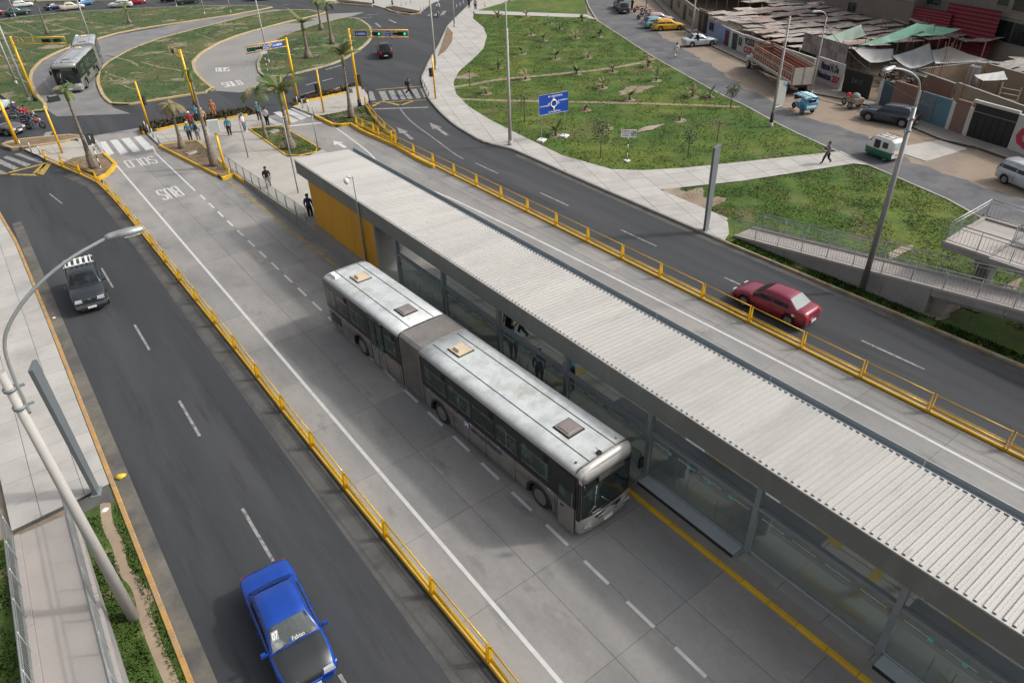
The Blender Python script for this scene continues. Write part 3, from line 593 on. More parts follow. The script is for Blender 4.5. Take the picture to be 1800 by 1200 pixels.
# ribbed roof sheets
rp = .2135; nper = 5; wsh = rp*nper; nsh = int((YF-YN)/wsh)
def rib_prof(k):
    y = k*rp; return [(y, 0), (y+.09, 0), (y+.12, .062), (y+.18, .062), (y+.2135, 0)]
prof = []
for k in range(nper): prof += rib_prof(k)[(0 if k == 0 else 1):]
smb = MB(); x0, x1 = XL-.0, 18.08; zz0, zz1 = ZT+.04, ZT-.16
smb.loft([[(x, y, z+h) for y, h in prof] for x, z in ((x0, zz0), (x1, zz1))], closed=False, caps=False, sm=False)
smb.loft([[(x, y, z+h-.012) for y, h in prof] for x, z in ((x1, zz1), (x0, zz0))], closed=False, caps=False, sm=False)
for e, (x, z) in ((0, (x0, zz0)), (1, (x1, zz1))):
    for i in range(len(prof)-1):
        (ya, ha), (yb, hb) = prof[i], prof[i+1]; smb.quad((x, ya, z+ha-.012), (x, yb, z+hb-.012), (x, yb, z+hb), (x, ya, z+ha))
sme = smb.mesh('roof_sheet'); smes = []
for m in roof_m:
    q = sme.copy(); q.materials.append(m); smes.append(q)
for k in range(nsh+1):
    y = YF-wsh*(k+1)
    if y < YN-.6: break
    link('roof_sheet', smes[rnd.choice((0, 0, 1, 2))], st, (0, y, rnd.uniform(-.002, .002)))
for k in range(9):
    a = YN+5.3*k; b = min(a+5.28, YF); gt = MB()
    gt.loft([[(18.1, y, 4.38), (18.1, y, 4.2), (18.44, y, 4.2), (18.44, y, 4.44), (18.41, y, 4.44), (18.41, y, 4.24), (18.13, y, 4.24), (18.13, y, 4.38)] for y in (a, b)], sm=False); spart('gutter', gt, steel_lt, recalc=True)
# ochre end wall, three plates
for a, b in ((32.1, 34.9), (34.92, 37.7), (37.72, 40.5)): spart('end_wall', MB().box((XL+.05, (a+b)/2, (ZP+ZB)/2), (.1, b-a, ZB-ZP)), wall_y)
spart('end_wall', MB().box((XR-.1, 36.3, (ZP+ZB)/2), (.1, 8.4, ZB-ZP)), wall_y)
spart('end_post', MB().box((XL+.06, 32.0, (ZP+ZB)/2), (.14, .12, ZB-ZP)), steel)
spart('inner_wall', MB().box((16.3, 32.2, 2.2), (3.4, .1, 2.9)), pm('inner_grey', (.2, .2, .19), .8))
# interior kit: screens, ticket gates, bench rails
def screen(x, y, z, rz, lb):
    t = thing('display_screen', lb, 'screen', (x, y, z), rz); MB().box((0, 0, 0), (1.1, .08, .5)).build('housing', pm('screen_dark', (.05, .06, .07), .35), t); MB().box((0, -.045, 0), (1.0, .01, .42)).build('panel', pm('screen_face', (.09, .11, .12), .2), t)
    MB().tube([(0, 0, .25), (0, 0, 1.0)], .02, 6).build('hanger', steel, t)
screen(15.6, 9.6, 3.0, R(90), 'dark twin screen hanging under the eave between the two nearest full columns')
for i, (x, y) in enumerate(((15.6, 11.4), (16.2, 11.3), (15.7, 8.0), (16.3, 8.2))):
    t = thing('ticket_gate', ('waist high steel ticket gate nearest the bus front', 'steel ticket gate beside the one nearest the bus', 'steel ticket gate beyond the second column, left one', 'steel ticket gate beyond the second column, right one')[i], 'ticket gate', (x, y, ZP))
    MB().box((0, 0, .45), (.22, .8, .9)).box((0, 0, .92), (.26, .86, .05)).build('housing', steel_lt, t); MB().tube([(.11, .1, .75), (.5, .1, .7)], .02, 6).tube([(.11, .1, .75), (.35, .1, .4)], .02, 6).build('arm', galv, t)
# ------------------------------------------------ access ramp with railing
rp_ = thing('access_ramp', 'grey concrete access ramp rising to the station with a mesh railing', 'ramp')
y0, y1 = 56.0, 42.62
w = MB(); w.add([(14.0, y0, 0), (14.0, y1, 0), (14.0, y1, .75), (14.0, y0, .15), (14.25, y0, 0), (14.25, y1, 0), (14.25, y1, .75), (14.25, y0, .15)], [(0, 1, 2, 3), (7, 6, 5, 4), (3, 2, 6, 7), (0, 3, 7, 4), (1, 5, 6, 2)]); w.build('ramp_wall', pm('ramp_concrete', (.21, .2, .18), .85, var=.12, scale=1, bump=.2), rp_, recalc=True)
w = MB(); w.add([(14.25, y0, .14), (18.5, y0, .14), (18.5, y1, .74), (14.25, y1, .74), (14.25, y0, 0), (18.5, y0, 0), (18.5, y1, 0), (14.25, y1, 0)], [(0, 1, 2, 3), (4, 7, 6, 5), (0, 3, 7, 4), (1, 5, 6, 2), (2, 6, 7, 3)]); w.build('ramp_deck', plazam[0], rp_, recalc=True)
rl = thing('railing', 'grey mesh railing along the station access ramp', 'railing')
npan = 10
for k in range(npan):
    ya = 57.6-(57.6-41.0)*k/npan; yb = 57.6-(57.6-41.0)*(k+1)/npan
    za = max(.15, .15+(y0-ya)/(y0-y1)*.6); zb = min(.75, max(.15, .15+(y0-yb)/(y0-y1)*.6)); za = min(za, .75)
    f = MB(); g = .05
    f.tube([(14.1, ya-g, za+.1), (14.1, ya-g, za+.95), (14.1, yb+g, zb+.95), (14.1, yb+g, zb+.1), (14.1, ya-g, za+.1)], .022, 5)
    for q in range(1, 9):
        t = q/9; f.tube([(14.1, ya-g+(yb-ya+2*g)*t, za+.1+(zb-za)*t), (14.1, ya-g+(yb-ya+2*g)*t, za+.95+(zb-za)*t)], .008, 4, caps=False)
    for q in range(1, 5):
        t = q/5*.85; f.tube([(14.1, ya-g, za+.1+t), (14.1, yb+g, zb+.1+t)], .006, 4, caps=False)
    f.build('panel', galv, rl)
    MB().tube([(14.1, ya, za-.05), (14.1, ya, za+1.0)], .03, 6).build('post', galv, rl)
# ================================================================== articulated buses
bus_side = pm('bus_silver_brown', (.235, .225, .21), .42, .35, var=.06, scale=.8, col2=(.2, .185, .165), thr=(.5, .7), s2=.8, coat=.2)
bus_front = pm('bus_silver', (.36, .35, .33), .42, .3, var=.06, scale=1, coat=.4)
bus_roof = pm('bus_roof_grimy', (.52, .55, .55), .5, .1, var=.12, scale=1.3, col2=(.41, .425, .41), thr=(.44, .66), s2=1.8, fine=.8, col3=(.36, .35, .31), thr3=(.57, .72), s3=.9)
bus_black = pm('bus_black_band', (.012, .014, .014), .22, var=.15, scale=2, spec=.5)
bus_glass = [pm('bus_glass_%d' % i, c, .12, var=.5, scale=2.2, spec=.5, col2=c2, thr=(.5, .62), s2=1.6) for i, (c, c2) in enumerate((((.02, .032, .028), (.05, .07, .058)), ((.026, .04, .034), (.07, .1, .08)), ((.015, .022, .02), (.035, .05, .045))))]
bellow_m = pm('bellows_grey', (.15, .143, .136), .8, var=.3, scale=1.5, col2=(.15, .14, .13), thr=(.45, .6), s2=1.5)
tyre_m = pm('tyre', (.02, .02, .021), .85, var=.2, scale=4)
rim_m = pm('rim_steel', (.22, .225, .23), .4, .6, var=.2, scale=6)
chrome = pm('chrome', (.6, .6, .6), .15, .9, var=.05)
dark_int = pm('dark_gap', (.01, .01, .01), .9)
hatch_tan = pm('hatch_tan', (.52, .43, .31), .6, var=.1, scale=3); hatch_dk = pm('hatch_grey', (.2, .175, .165), .6, var=.12, scale=3)
lamp_w = pm('headlamp', (.5, .52, .54), .15, .2, var=.1); lamp_r = pm('tail_lamp', (.4, .015, .02), .2, var=.1); lamp_o = pm('amber_lamp', (.6, .16, .02), .3)
plate_m = pm('number_plate', (.6, .6, .56), .5, var=.25, scale=14)
white_t = pm('white_plastic', (.62, .63, .63), .5, var=.06)
navy_t = pm('bus_lettering', (.05, .05, .1), .5)
def cutter_apply(obj, cyls):
    """cut wheel arches out of a body"""
    cm = MB()
    for (x0, x1, y, z, r) in cyls:
        n = 24; vs = [(x, y+math.cos(6.2832*k/n)*r, z+math.sin(6.2832*k/n)*r) for x in (x0, x1) for k in range(n)]
        fs = [(k, (k+1) % n, n+(k+1) % n, n+k) for k in range(n)]+[list(range(n))[::-1], list(range(n, 2*n))]
        cm.add(vs, fs)
    co = cm.build('cutter', dark_int, recalc=True); co.data.materials.clear()
    idx = len(obj.data.materials); obj.data.materials.append(dark_int)
    for p in co.data.polygons: p.material_index = idx
    for m in obj.data.materials: co.data.materials.append(m)
    mod = obj.modifiers.new('b', 'BOOLEAN'); mod.object = co; mod.operation = 'DIFFERENCE'; mod.solver = 'EXACT'
    par = obj.parent; mw = obj.matrix_basis.copy(); obj.parent = None; obj.matrix_basis = Matrix()
    dg = bpy.context.evaluated_depsgraph_get(); dg.update(); me = bpy.data.meshes.new_from_object(obj.evaluated_get(dg))
    obj.modifiers.clear(); old = obj.data; obj.data = me; me.name = old.name; obj.parent = par; obj.matrix_basis = mw
    bpy.data.objects.remove(co)
    if len(me.vertices) < len(old.vertices)*.8: obj.data = old; print('BOOL FAIL', obj.name)
def wheel(parent, x, y, r, w, side, rim=None, spokes=8):
    t = MB(); n = 20; prof = [(0, r*.62), (w*.06, r*.68), (w*.04, r*.9), (w*.14, r*.98), (w*.3, r), (w*.7, r), (w*.86, r*.98), (w*.96, r*.9), (w*.94, r*.62)]
    s = side
    t.loft([[(x-s*a, y+math.cos(6.2832*k/n)*q, r+math.sin(6.2832*k/n)*q) for k in range(n)] for a, q in prof], caps=False)
    o = t.build('wheel', tyre_m, parent, recalc=True)
    h = MB(); h.loft([[(x-s*a, y+math.cos(6.2832*k/n)*q, r+math.sin(6.2832*k/n)*q) for k in range(n)] for a, q in ((w*.03, r*.66), (w*.0, r*.62), (w*.12, r*.56), (w*.2, r*.3), (w*.02, r*.24), (w*.0, r*.1))], caps=True)
    for k in range(spokes):
        a = 6.2832*k/spokes; h.box((x-s*w*.12, y+math.cos(a)*r*.42, r+math.sin(a)*r*.42), (w*.1, r*.12, r*.12))
    h.build('rim', rim or rim_m, o, recalc=True); return o
def bus_ring(y, kx=1.0, dz=0.0, zb=.32):
    H = [(1.15, zb), (1.24, zb+.1), (1.25, .9), (1.25, 1.4), (1.25, 2.72), (1.238, 2.9), (1.2, 3.0), (1.1, 3.075), (.9, 3.115), (.4, 3.14)]
    pts = [(a*kx, b+(dz if b > 2.6 else 0)) for a, b in H]
    return [(x, y, z) for x, z in pts]+[(-x, y, z) for x, z in pts[::-1]]
def make_bus(name, label, loc, rz, bend=0.0, detail=True):
    t = thing(name, label, 'bus', loc, rz)
    J = Matrix.Translation((0, -10.2, 0)) @ Matrix.Rotation(bend, 4, 'Z') @ Matrix.Translation((0, 10.2, 0))
    def part(n, mb, m, rear=False, par=None, recalc=False):
        if rear: mb.v = [tuple(J @ Vector(v)) for v in mb.v]
        return mb.build(n, m, par or t, recalc=recalc)
    roofmf = lambda i, k: 1 if 6 <= k <= 12 else (2 if k in (5, 13) else 0)
    frontmf = lambda i, k: 3 if (i <= 1 and k in (2, 3, 15, 16)) else (2 if i <= 2 else roofmf(i, k))
    # front section
    b = MB(); b.loft([bus_ring(y, kx, dz) for y, kx, dz in ((-.04, .93, -.16), (-.08, .97, -.07), (-.2, .992, -.015), (-.35, 1, 0), (-2, 1, 0), (-4, 1, 0), (-6, 1, 0), (-8, 1, 0), (-9.42, 1, 0))], mf=frontmf)
    o = part('body', b, [bus_side, bus_roof, bus_front, bus_black], recalc=True)
    cutter_apply(o, [(x0, x1, y, .5, .6) for y in (-2.05, -8.2) for x0, x1 in ((.85, 1.4), (-1.4, -.85))])
    b = MB(); b.loft([bus_ring(y, kx, dz) for y, kx, dz in ((-11.0, 1, 0), (-13, 1, 0), (-15, 1, 0), (-17.6, 1, 0), (-17.85, .985, -.03), (-18.0, .96, -.12))], mf=roofmf)
    o = part('body', b, [bus_side, bus_roof, bus_front], True, recalc=True)
    cm = [(x0, x1, -14.76, .5, .6) for x0, x1 in ((.85, 1.4), (-1.4, -.85))]
    if bend == 0: cutter_apply(o, cm)
    for y, rr in ((-2.05, False), (-8.2, False), (-14.76, True)):
        for s in (1, -1):
            wl_ = wheel(t, 1.2*s, y, .5, .28, s)
            if rr and bend: wl_.matrix_local = J
            a = MB(); n = 22
            a.loft([[(s*(1.252+dx), y+math.cos(R(-8+196*k/n))*q, .5+math.sin(R(-8+196*k/n))*q) for k in range(n+1)] for dx, q in ((0, .6), (.012, .6), (.012, .68), (0, .68))], closed=False, caps=False)
            part('wheel_arch', a, bus_black, rr)
    # bellows
    nb = 9; bb = []
    for k in range(nb*2+1):
        l = -9.42-(1.58)*k/(nb*2); sc_ = .95 if k % 2 == 0 else 1.025; M = Matrix.Translation((0, -10.2, 0)) @ Matrix.Rotation(bend*k/(nb*2), 4, 'Z') @ Matrix.Translation((0, 10.2, 0))
        H = [(1.2, .38), (1.235, .5), (1.235, 2.75), (1.2, 2.98), (1.05, 3.1), (.4, 3.12)]; pt_ = [(a*sc_, (bz-1.7)*sc_+1.7) for a, bz in H]
        bb.append([tuple(M @ Vector((x, l, z))) for x, z in pt_]+[tuple(M @ Vector((-x, l, z))) for x, z in pt_[::-1]])
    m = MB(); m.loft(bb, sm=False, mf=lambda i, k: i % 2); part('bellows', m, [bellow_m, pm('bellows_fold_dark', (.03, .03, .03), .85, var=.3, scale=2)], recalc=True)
    for l, rr in ((-9.44, False), (-10.98, True)):
        m = MB(); m.loft([[(x*1.012, y, (z-1.7)*1.01+1.7) for x, y, z in bus_ring(l+d)] for d in (-.025, .025)]); part('bellows_frame', m, bus_black if rr else bus_side, rr, recalc=True)
    # windows
    WF = [(1.52, 2.99), (3.19, 4.42), (4.5, 5.84), (5.95, 7.47), (7.55, 9.09)]; WR = [(11.3, 12.25), (13.95, 15.45), (15.55, 16.7), (16.8, 17.85)]
    for s in (1, -1):
        part('window_band', MB().box((s*1.252, -(.12+9.38)/2, 2.135), (.012, 9.26, 1.46)), bus_black)
        part('window_band', MB().box((s*1.252, -(11.04+17.9)/2, 2.135), (.012, 6.86, 1.46)), bus_black, True)
        for lst, rr in ((WF, False), (WR, True)):
            for i, (a, c) in enumerate(lst):
                w = MB().box((s*1.261, -(a+c)/2, 2.16), (.008, c-a-.06, .88)); o = part('window', w, bus_glass[(i*2+(s > 0)) % 3], rr)
                f = MB(); f.box((s*1.266, -(a+c)/2, 2.42), (.008, c-a-.06, .018)); f.box((s*1.266, -(a+c)/2, 1.72), (.008, c-a-.04, .022))
                if i % 2: f.box((s*1.266, -(a+c)/2, 2.07), (.008, .03, .7))
                part('window_frame', f, chrome if i == 2 else steel, rr, o)
                if i % 2 == 0: part('vent_pane', MB().box((s*1.267, -a-.16, 2.62), (.006, .24, .26)), dark_int, rr, o)
        if s > 0:
            for k, (l, z) in enumerate([(6.95, 1.42), (6.0, 1.42), (4.3, 1.42), (3.4, 1.42), (1.5, 1.42), (8.9, 1.42), (11.9, 1.42), (14.9, 1.42), (16.2, 1.42)]):
                part('reflector', MB().box((1.262, -l, 1.37), (.01, .14, .03)), white_t if k % 3 else lamp_r, l > 10)
            for l in (1.2, 3.35, 5.1, 6.2, 7.2, 9.3): part('panel_joint', MB().box((1.253, -l, .86), (.004, .018, 1.0)), dark_int)
            for l in (11.2, 13.7, 15.9, 17.2): part('panel_joint', MB().box((1.253, -l, .86), (.004, .018, 1.0)), dark_int, True)
    # driver door
    dr = part('door', MB().box((1.262, -.65, .79), (.02, .82, 1.22)).box((1.262, -.65, 2.1), (.02, .82, 1.38), 1), [bus_side, bus_black])
    part('window', MB().box((1.276, -.68, 1.72), (.012, .66, .72)), bus_glass[1], par=dr); part('handle', MB().box((1.28, -.83, 1.17), (.02, .14, .07)), bus_black, par=dr)
    part('window_frame', MB().box((1.28, -.68, 1.36), (.01, .68, .03)).box((1.28, -.35, 1.72), (.01, .025, .74)), chrome, par=dr); part('seal', MB().box((1.274, -.22, 1.3), (.012, .03, 2.2)).box((1.274, -1.07, .9), (.012, .02, 1.4)), dark_int, par=dr)
    for x in (12.68, 13.3):
        d = part('door', MB().box((1.262, -x, .87), (.022, .58, 1.06)).box((1.262, -x, 2.1), (.022, .58, 1.4), 1), [bus_side, bus_black], True)
        part('pane', MB().box((1.277, -x, 2.0), (.01, .46, 1.35)), bus_glass[1], True, d); part('handle', MB().box((1.28, -x, 1.15), (.014, .1, .05)), dark_int, True, d); part('seal', MB().box((1.276, -x-.29, 1.5), (.012, .025, 2.4)), dark_int, True, d)
    m = MB(); m.tube([(1.3, -12.3, 2.86), (1.3, -13.7, 2.86)], .06, 8); part('door_canopy', m, bus_black, True)
    # platform side doors
    for l, rr in ((3.9, False), (7.0, False), (12.9, True)):
        for dl in (-.33, .33):
            d = part('door', MB().box((-1.265, -l+dl, 1.95), (.022, .62, 1.95)), bus_black, rr); part('pane', MB().box((-1.279, -l+dl, 2.05), (.008, .5, 1.5)), bus_glass[0], rr, d)
    # front
    ws = MB(); N = 8; rows = [(.98, .035), (1.6, .03), (2.2, -.02), (2.58, -.09)]
    for (za, ya), (zb_, yb) in zip(rows, rows[1:]):
        for k in range(N):
            xa, xb = -1.14+2.28*k/N, -1.14+2.28*(k+1)/N; c = lambda x: -.09*(abs(x)/1.14)**4+.03
            ws.add([(xa, ya+c(xa), za), (xb, ya+c(xb), za), (xb, yb+c(xb), zb_), (xa, yb+c(xa), zb_)], [(0, 1, 2, 3)], 0, True)
    part('windshield', ws, pm('windshield_dark', (.012, .018, .017), .06, var=.3, scale=1.5, spec=.6, col2=(.03, .045, .04), thr=(.5, .6), s2=1.3))
    part('front_panel', MB().box((0, -.03, 1.8), (2.26, .03, 1.66)), bus_black)
    hd = MB(); hd.loft([[(-1.15, -.05, 2.62), (-1.15, -.12, 2.62), (-1.15, -.3, 3.0), (-1.15, -.2, 3.02), (-1.15, -.04, 2.85)], [(-1.0, .035, 2.62), (-1.0, -.1, 2.62), (-1.0, -.3, 3.06), (-1.0, -.12, 3.08), (-1.0, .04, 2.87)], [(1.0, .035, 2.62), (1.0, -.1, 2.62), (1.0, -.3, 3.06), (1.0, -.12, 3.08), (1.0, .04, 2.87)], [(1.15, -.05, 2.62), (1.15, -.12, 2.62), (1.15, -.3, 3.0), (1.15, -.2, 3.02), (1.15, -.04, 2.85)]])
    part('front_visor', hd, bus_front, recalc=True)
    part('destination_panel', MB().box((-.15, .03, 2.47), (1.2, .03, .2)), pm('dest', (.07, .075, .07), .5))
    bp = MB(); bp.loft([[(-1.2, -.35, z0), (-1.17, -.02, z0), (-.8, .07+e, z0), (0, .1+e, z0), (.8, .07+e, z0), (1.17, -.02, z0), (1.2, -.35, z0)] for z0, e in ((.3, -.03), (.36, .03), (.7, .05), (.9, .03), (.98, -.02))], closed=False, caps=False); part('bumper', bp, bus_front)
    part('grille', MB().box((0, .115, .86), (1.2, .02, .1)).box((0, .13, .7), (.9, .02, .04)), bus_black); part('trim', MB().box((0, .12, .965), (1.3, .03, .025)).box((0, .135, .8), (.95, .02, .02)), chrome)
    for s in (1, -1):
        hl = part('headlight', MB().box((s*.93, .08, .66), (.32, .06, .12)), lamp_w); part('trim', MB().box((s*.93, .1, .74), (.36, .05, .02)).box((s*.93, .1, .56), (.36, .05, .02)), chrome, par=hl)
        mr = MB(); mr.tube([(s*1.2, 0, 2.85), (s*1.3, .25, 2.75), (s*1.3, .3, 2.5)], .02, 6); part('mirror_arm', mr, bus_black); part('mirror', MB().box((s*1.3, .3, 2.3), (.2, .08, .42)), bus_black)
    wp = MB(); wp.tube([(.5, .05, 1.0), (.62, .07, 1.55), (.5, .0, 2.2)], .014, 5).tube([(.62, .08, 1.4), (.85, .03, 1.1)], .014, 5).tube([(-.2, .07, 1.0), (.3, .06, 1.6)], .012, 5); part('wiper', wp, chrome)
    part('number_plate', MB().box((0, .15, .5), (.42, .02, .14)), plate_m)
    # roof kit
    for x in (-.62, .6):
        part('roof_groove', MB().box((x, -4.8, 3.132), (.035, 9.0, .012)), bus_black); part('roof_groove', MB().box((x, -14.4, 3.132), (.035, 6.7, .012)), bus_black, True)
    g = MB(); g.tube([(-1.215, -.28, 2.9), (-1.17, -.28, 3.02), (-1.05, -.27, 3.1), (-.5, -.26, 3.14), (.5, -.26, 3.14), (1.05, -.27, 3.1), (1.17, -.28, 3.02), (1.215, -.28, 2.9), (1.23, -.2, 2.7)], .02, 5); part('roof_groove', g, bus_black)
    g = MB(); g.tube([(-1.05, -17.7, 3.09), (-.5, -17.72, 3.13), (.5, -17.72, 3.13), (1.05, -17.7, 3.09)], .012, 5); part('roof_groove', g, bus_black, True)
    for l, tan, rr in ((1.9, 0, False), (8.2, 1, False), (12.3, 0, True), (16.3, 1, True)):
        x = .0; h = MB(); h.box((x, -l, 3.17), (.68, .72, .06)); o = part('roof_hatch', h, hatch_tan if tan else hatch_dk, rr)
        part('hatch_rim', MB().box((x, -l, 3.145), (.78, .82, .03)), bus_black, rr, o)
        if tan: part('vent_lid', MB().box((x, -l, 3.25), (.5, .4, .12), taper=.8), hatch_tan, rr, o)
        else: part('lid', MB().box((x, -l, 3.215), (.6, .62, .04), taper=.85), hatch_dk, rr, o)
    pod = MB().box((.82, -17.35, 3.12), (.34, .75, .2), taper=.75); part('roof_pod', pod, white_t, True)
    ant = MB(); ant.box((.1, -.35, 3.18), (.16, .14, .06)).tube([(.1, -.35, 3.2), (.1, -.5, 3.3)], .012, 5); part('antenna', ant, bus_black)
    for x, l in ((-.85, .5), (.95, .55), (-.95, 1.15)): part('roof_knob', MB().box((x, -l, 3.12), (.07, .07, .06), taper=.6), white_t if l > 1 else bus_black)
    # rear
    part('rear_window', MB().box((0, -18.02, 2.15), (1.9, .02, .8)), bus_glass[0], True)
    for s in (1, -1): part('tail_light', MB().box((s*1.0, -18.01, 1.1), (.16, .03, .5)), lamp_r, True)
    part('rear_grille', MB().box((1.255, -17.1, .95), (.012, 1.0, .5)), bus_black, True)
    if detail:
        lg = MB(); n = 16; lg.add([(1.266, -6.3+math.cos(6.283*k/n)*.19, 1.19+math.sin(6.283*k/n)*.22) for k in range(n)], [list(range(n))]); part('logo', lg, pm('logo_violet', (.12, .09, .3), .4))
        text_on('M', (1.27, -6.42, 1.06), (0, .24, 0), (0, .02, .26), white_t, t, 'logo_letter', .03)
        text_on('etropolitano', (1.268, -6.05, .98), (0, 1.9, 0), (0, .05, .32), navy_t, t, 'lettering', .035)
        part('graffiti', MB().box((1.256, -17.5, 1.2), (.006, .5, .03)).box((1.256, -17.3, 1.05), (.006, .03, .3)).box((1.256, -17.6, .95), (.006, .4, .025)), navy_t, True)
    return t
busyaw = math.pi+.0395
fc = V((11.04+1.247*.9992, 11.66+1.247*.0395*1.0, .0))
b1 = make_bus('articulated_bus', 'silver articulated bus with grimy pale roof standing beside the station platform', (fc.x, fc.y, .012), busyaw)
b2 = make_bus('articulated_bus', 'grey articulated bus waiting at the stop line of the far curved lane', (8.85, 92.1, .01), math.pi+R(-21), bend=R(9), detail=False)

swp_ = {'bus_silver_brown': pm('bus_grey_green', (.17, .19, .185), .45, .3, var=.06), 'bus_roof_grimy': pm('bus_roof_grey', (.33, .35, .37), .5, .1, var=.12, scale=1.3, col2=(.25, .27, .28), s2=1.2), 'bus_silver': pm('bus_front_grey', (.33, .34, .32), .4, .3, var=.08)}
for o in family(b2):
    for i, ms in enumerate(o.data.materials):
        if ms and ms.name in swp_: o.data.materials[i] = swp_[ms.name]
# ================================================================== cars
def paint(name, col, metal=.2, rough=.28): return pm(name, col, rough, metal, var=.07, scale=1, coat=.3, col2=tuple(c*.9 for c in col), s2=1.5)
car_glass = pm('car_glass', (.008, .011, .012), .1, var=.3, scale=2, spec=.4, col2=(.03, .036, .036), s2=1.5, thr=(.5, .65))
trim_blk = pm('trim_black', (.018, .018, .02), .5, var=.1)
def car(name, label, cat, loc, rz, pmat, L=4.3, W=1.66, H=1.42, hood=.86, trunk=.95, cab=(.62, .12, -1.0, -1.55), kind='sedan', group=None, bonnet=None, glass_m=None, simple=False, shield=None, belt=.9):
    """cab = y of windscreen foot, roof front, roof rear, rear glass foot; forward is +Y"""
    t = thing(name, label, cat, (loc[0], loc[1], loc[2] if len(loc) > 2 else .008), rz, group); g = glass_m or car_glass; w = W/2; h = L/2
    y1, y2, y3, y4 = cab; zt = lambda y: hood-.12+.12*min(1, (h-y)/.5) if y > y1 else (belt if y > y4 else trunk)
    st = [(-h, .8, trunk-.2), (-h+.05, .9, trunk-.08), (-h+.2, .97, trunk-.01), (-h+.6, .995, trunk), (y4, 1, max(trunk, belt)), (y3, 1, belt+.03), (0, 1, belt), (y2, 1, belt), (y1, .995, belt-.01), ((y1+h)/2, .985, hood), (h-.45, .96, hood-.05), (h-.15, .9, hood-.14), (h-.04, .83, hood-.26), (h, .72, hood-.36)]
    if kind in ('wagon', 'van', 'hatch'): st[3] = (-h+.35, .99, belt); st[2] = (-h+.15, .97, belt-.05); st[1] = (-h+.05, .94, belt-.1); st[0] = (-h, .88, belt-.3); st[4] = (max(y4, -h+.4), 1, belt)
    st.sort(key=lambda q: q[0]); st = [q for i, q in enumerate(st) if i == 0 or q[0]-st[i-1][0] > .03]; n_hood = [i for i, q in enumerate(st) if q[0] >= y1-.01][0]
    secs = []
    for y, k, z in st:
        a = w*k; zb = .2 if abs(y) < h-.3 else .27
        half = [(a*.86, zb), (a*.97, zb+.07), (a, zb+.25), (a*1.0, (z+zb)/2+.06), (a*.985, z-.13), (a*.95, z-.04), (a*.88, z+.0), (a*.5, z+.025)]
        secs.append([(x, y, zz) for x, zz in half]+[(-x, y, zz) for x, zz in half[::-1]])
    b = MB(); bi = 1 if bonnet else 0
    b.loft(secs, mf=lambda i, k: bi if (bonnet and n_hood <= i < len(st)-2 and 6 <= k <= 8) else 0)
    body = b.build('body', [pmat, bonnet] if bonnet else [pmat], t, recalc=True)
    ya, yr = h-.82, -h+.86; wr = .31 if kind != 'suv' else .35
    if kind != 'toy' and not simple: cutter_apply(body, [(x0, x1, y, wr, wr+.06) for y in (ya, yr) for x0, x1 in ((w*.68, w+.2), (-w-.2, -w*.68))])
    for y in (ya, yr):
        for s in (1, -1): wheel(t, s*(w-.01), y, wr, .2, s, spokes=5 if not simple else 0)
    # cabin
    wb_, wr_ = w*.9, w*.7; top = lambda y: np.interp(y, [y4, y3, (y2+y3)/2, y2, y1], [belt+.01, H-.03, H, H-.04, belt+.01])
    cs = []
    for y in (y4, y4*.5+y3*.5, y3, y3*.6+y2*.4, y2*.8+y3*.2, y2, y1*.5+y2*.5, y1):
        z = float(top(y)); tt = (z-belt)/(H-belt); rx = wb_+(wr_-wb_)*tt; c = .07*tt
        half = [(wb_, belt-.06), (wb_-.0, belt), (rx+.015, z-.05*tt-.005), (rx-.05, z), (rx*.5, z+.025*tt)]
        cs.append([(x, y, zz) for x, zz in half]+[(-x, y, zz) for x, zz in half[::-1]])
    c = MB(); c.loft(cs); c.build('cabin', pmat, t, recalc=True)
    def S(y, v, o=.006, s=1):
        z = float(top(y)); tt = (z-belt)/(H-belt); rx = wb_+(wr_-wb_)*tt
        return (s*(wb_+(rx-wb_)*v+o), y, belt+(z-belt-.06*tt)*v)
    def glassq(n, cor, s=1, par=t, frame=True):
        pts = [S(y, v, .008, s) for y, v in cor]; m = MB(); m.add(pts, [list(range(len(pts)))]); o = m.build(n, g, par, recalc=True)
        if frame and not simple:
            f = MB(); f.tube([S(y, v, .01, s) for y, v in cor]+[S(cor[0][0], cor[0][1], .01, s)], .009, 4, caps=False); f.build('window_trim', trim_blk, o)
        return o
    ym = y1*.42+y4*.58 if kind != 'pickup' else y3
    for s in (1, -1):
        md = (y2+y3)/2+.08
        glassq('side_window', [(y1-.13, .06), (md+.04, .06), (md+.04, .9), (y2+.02, .9)], s)
        glassq('side_window', [(md-.04, .06), (y3*.75+y4*.25 if kind == 'sedan' else y3+.1, .06), (y3+.08, .9), (md-.04, .9)], s)
        if kind in ('wagon', 'van', 'suv'): glassq('side_window', [(y3+.02, .08), (y4+.12, .08), (y4*.5+y3*.5, .82), (y3+.02, .88)], s)
        if not simple:
            m = MB(); m.box((s*(w+.09), y1-.1, belt+.05), (.16, .1, .12), taper=.8); m.box((s*(w-.02), y1-.1, belt+.0), (.1, .04, .03)); m.build('mirror', pmat, t)
            for yd in (y1-.05, md, y4+.35):
                if abs(yd) < h-.5: MB().box((s*(w+.001), yd, .6), (.006, .012, .52)).build('door_seam', trim_blk, t)
            for yd in (md+.12, y3+.1): MB().box((s*(w+.008), yd, .74), (.02, .14, .025)).build('door_handle', trim_blk if kind == 'suv' else pmat, t)
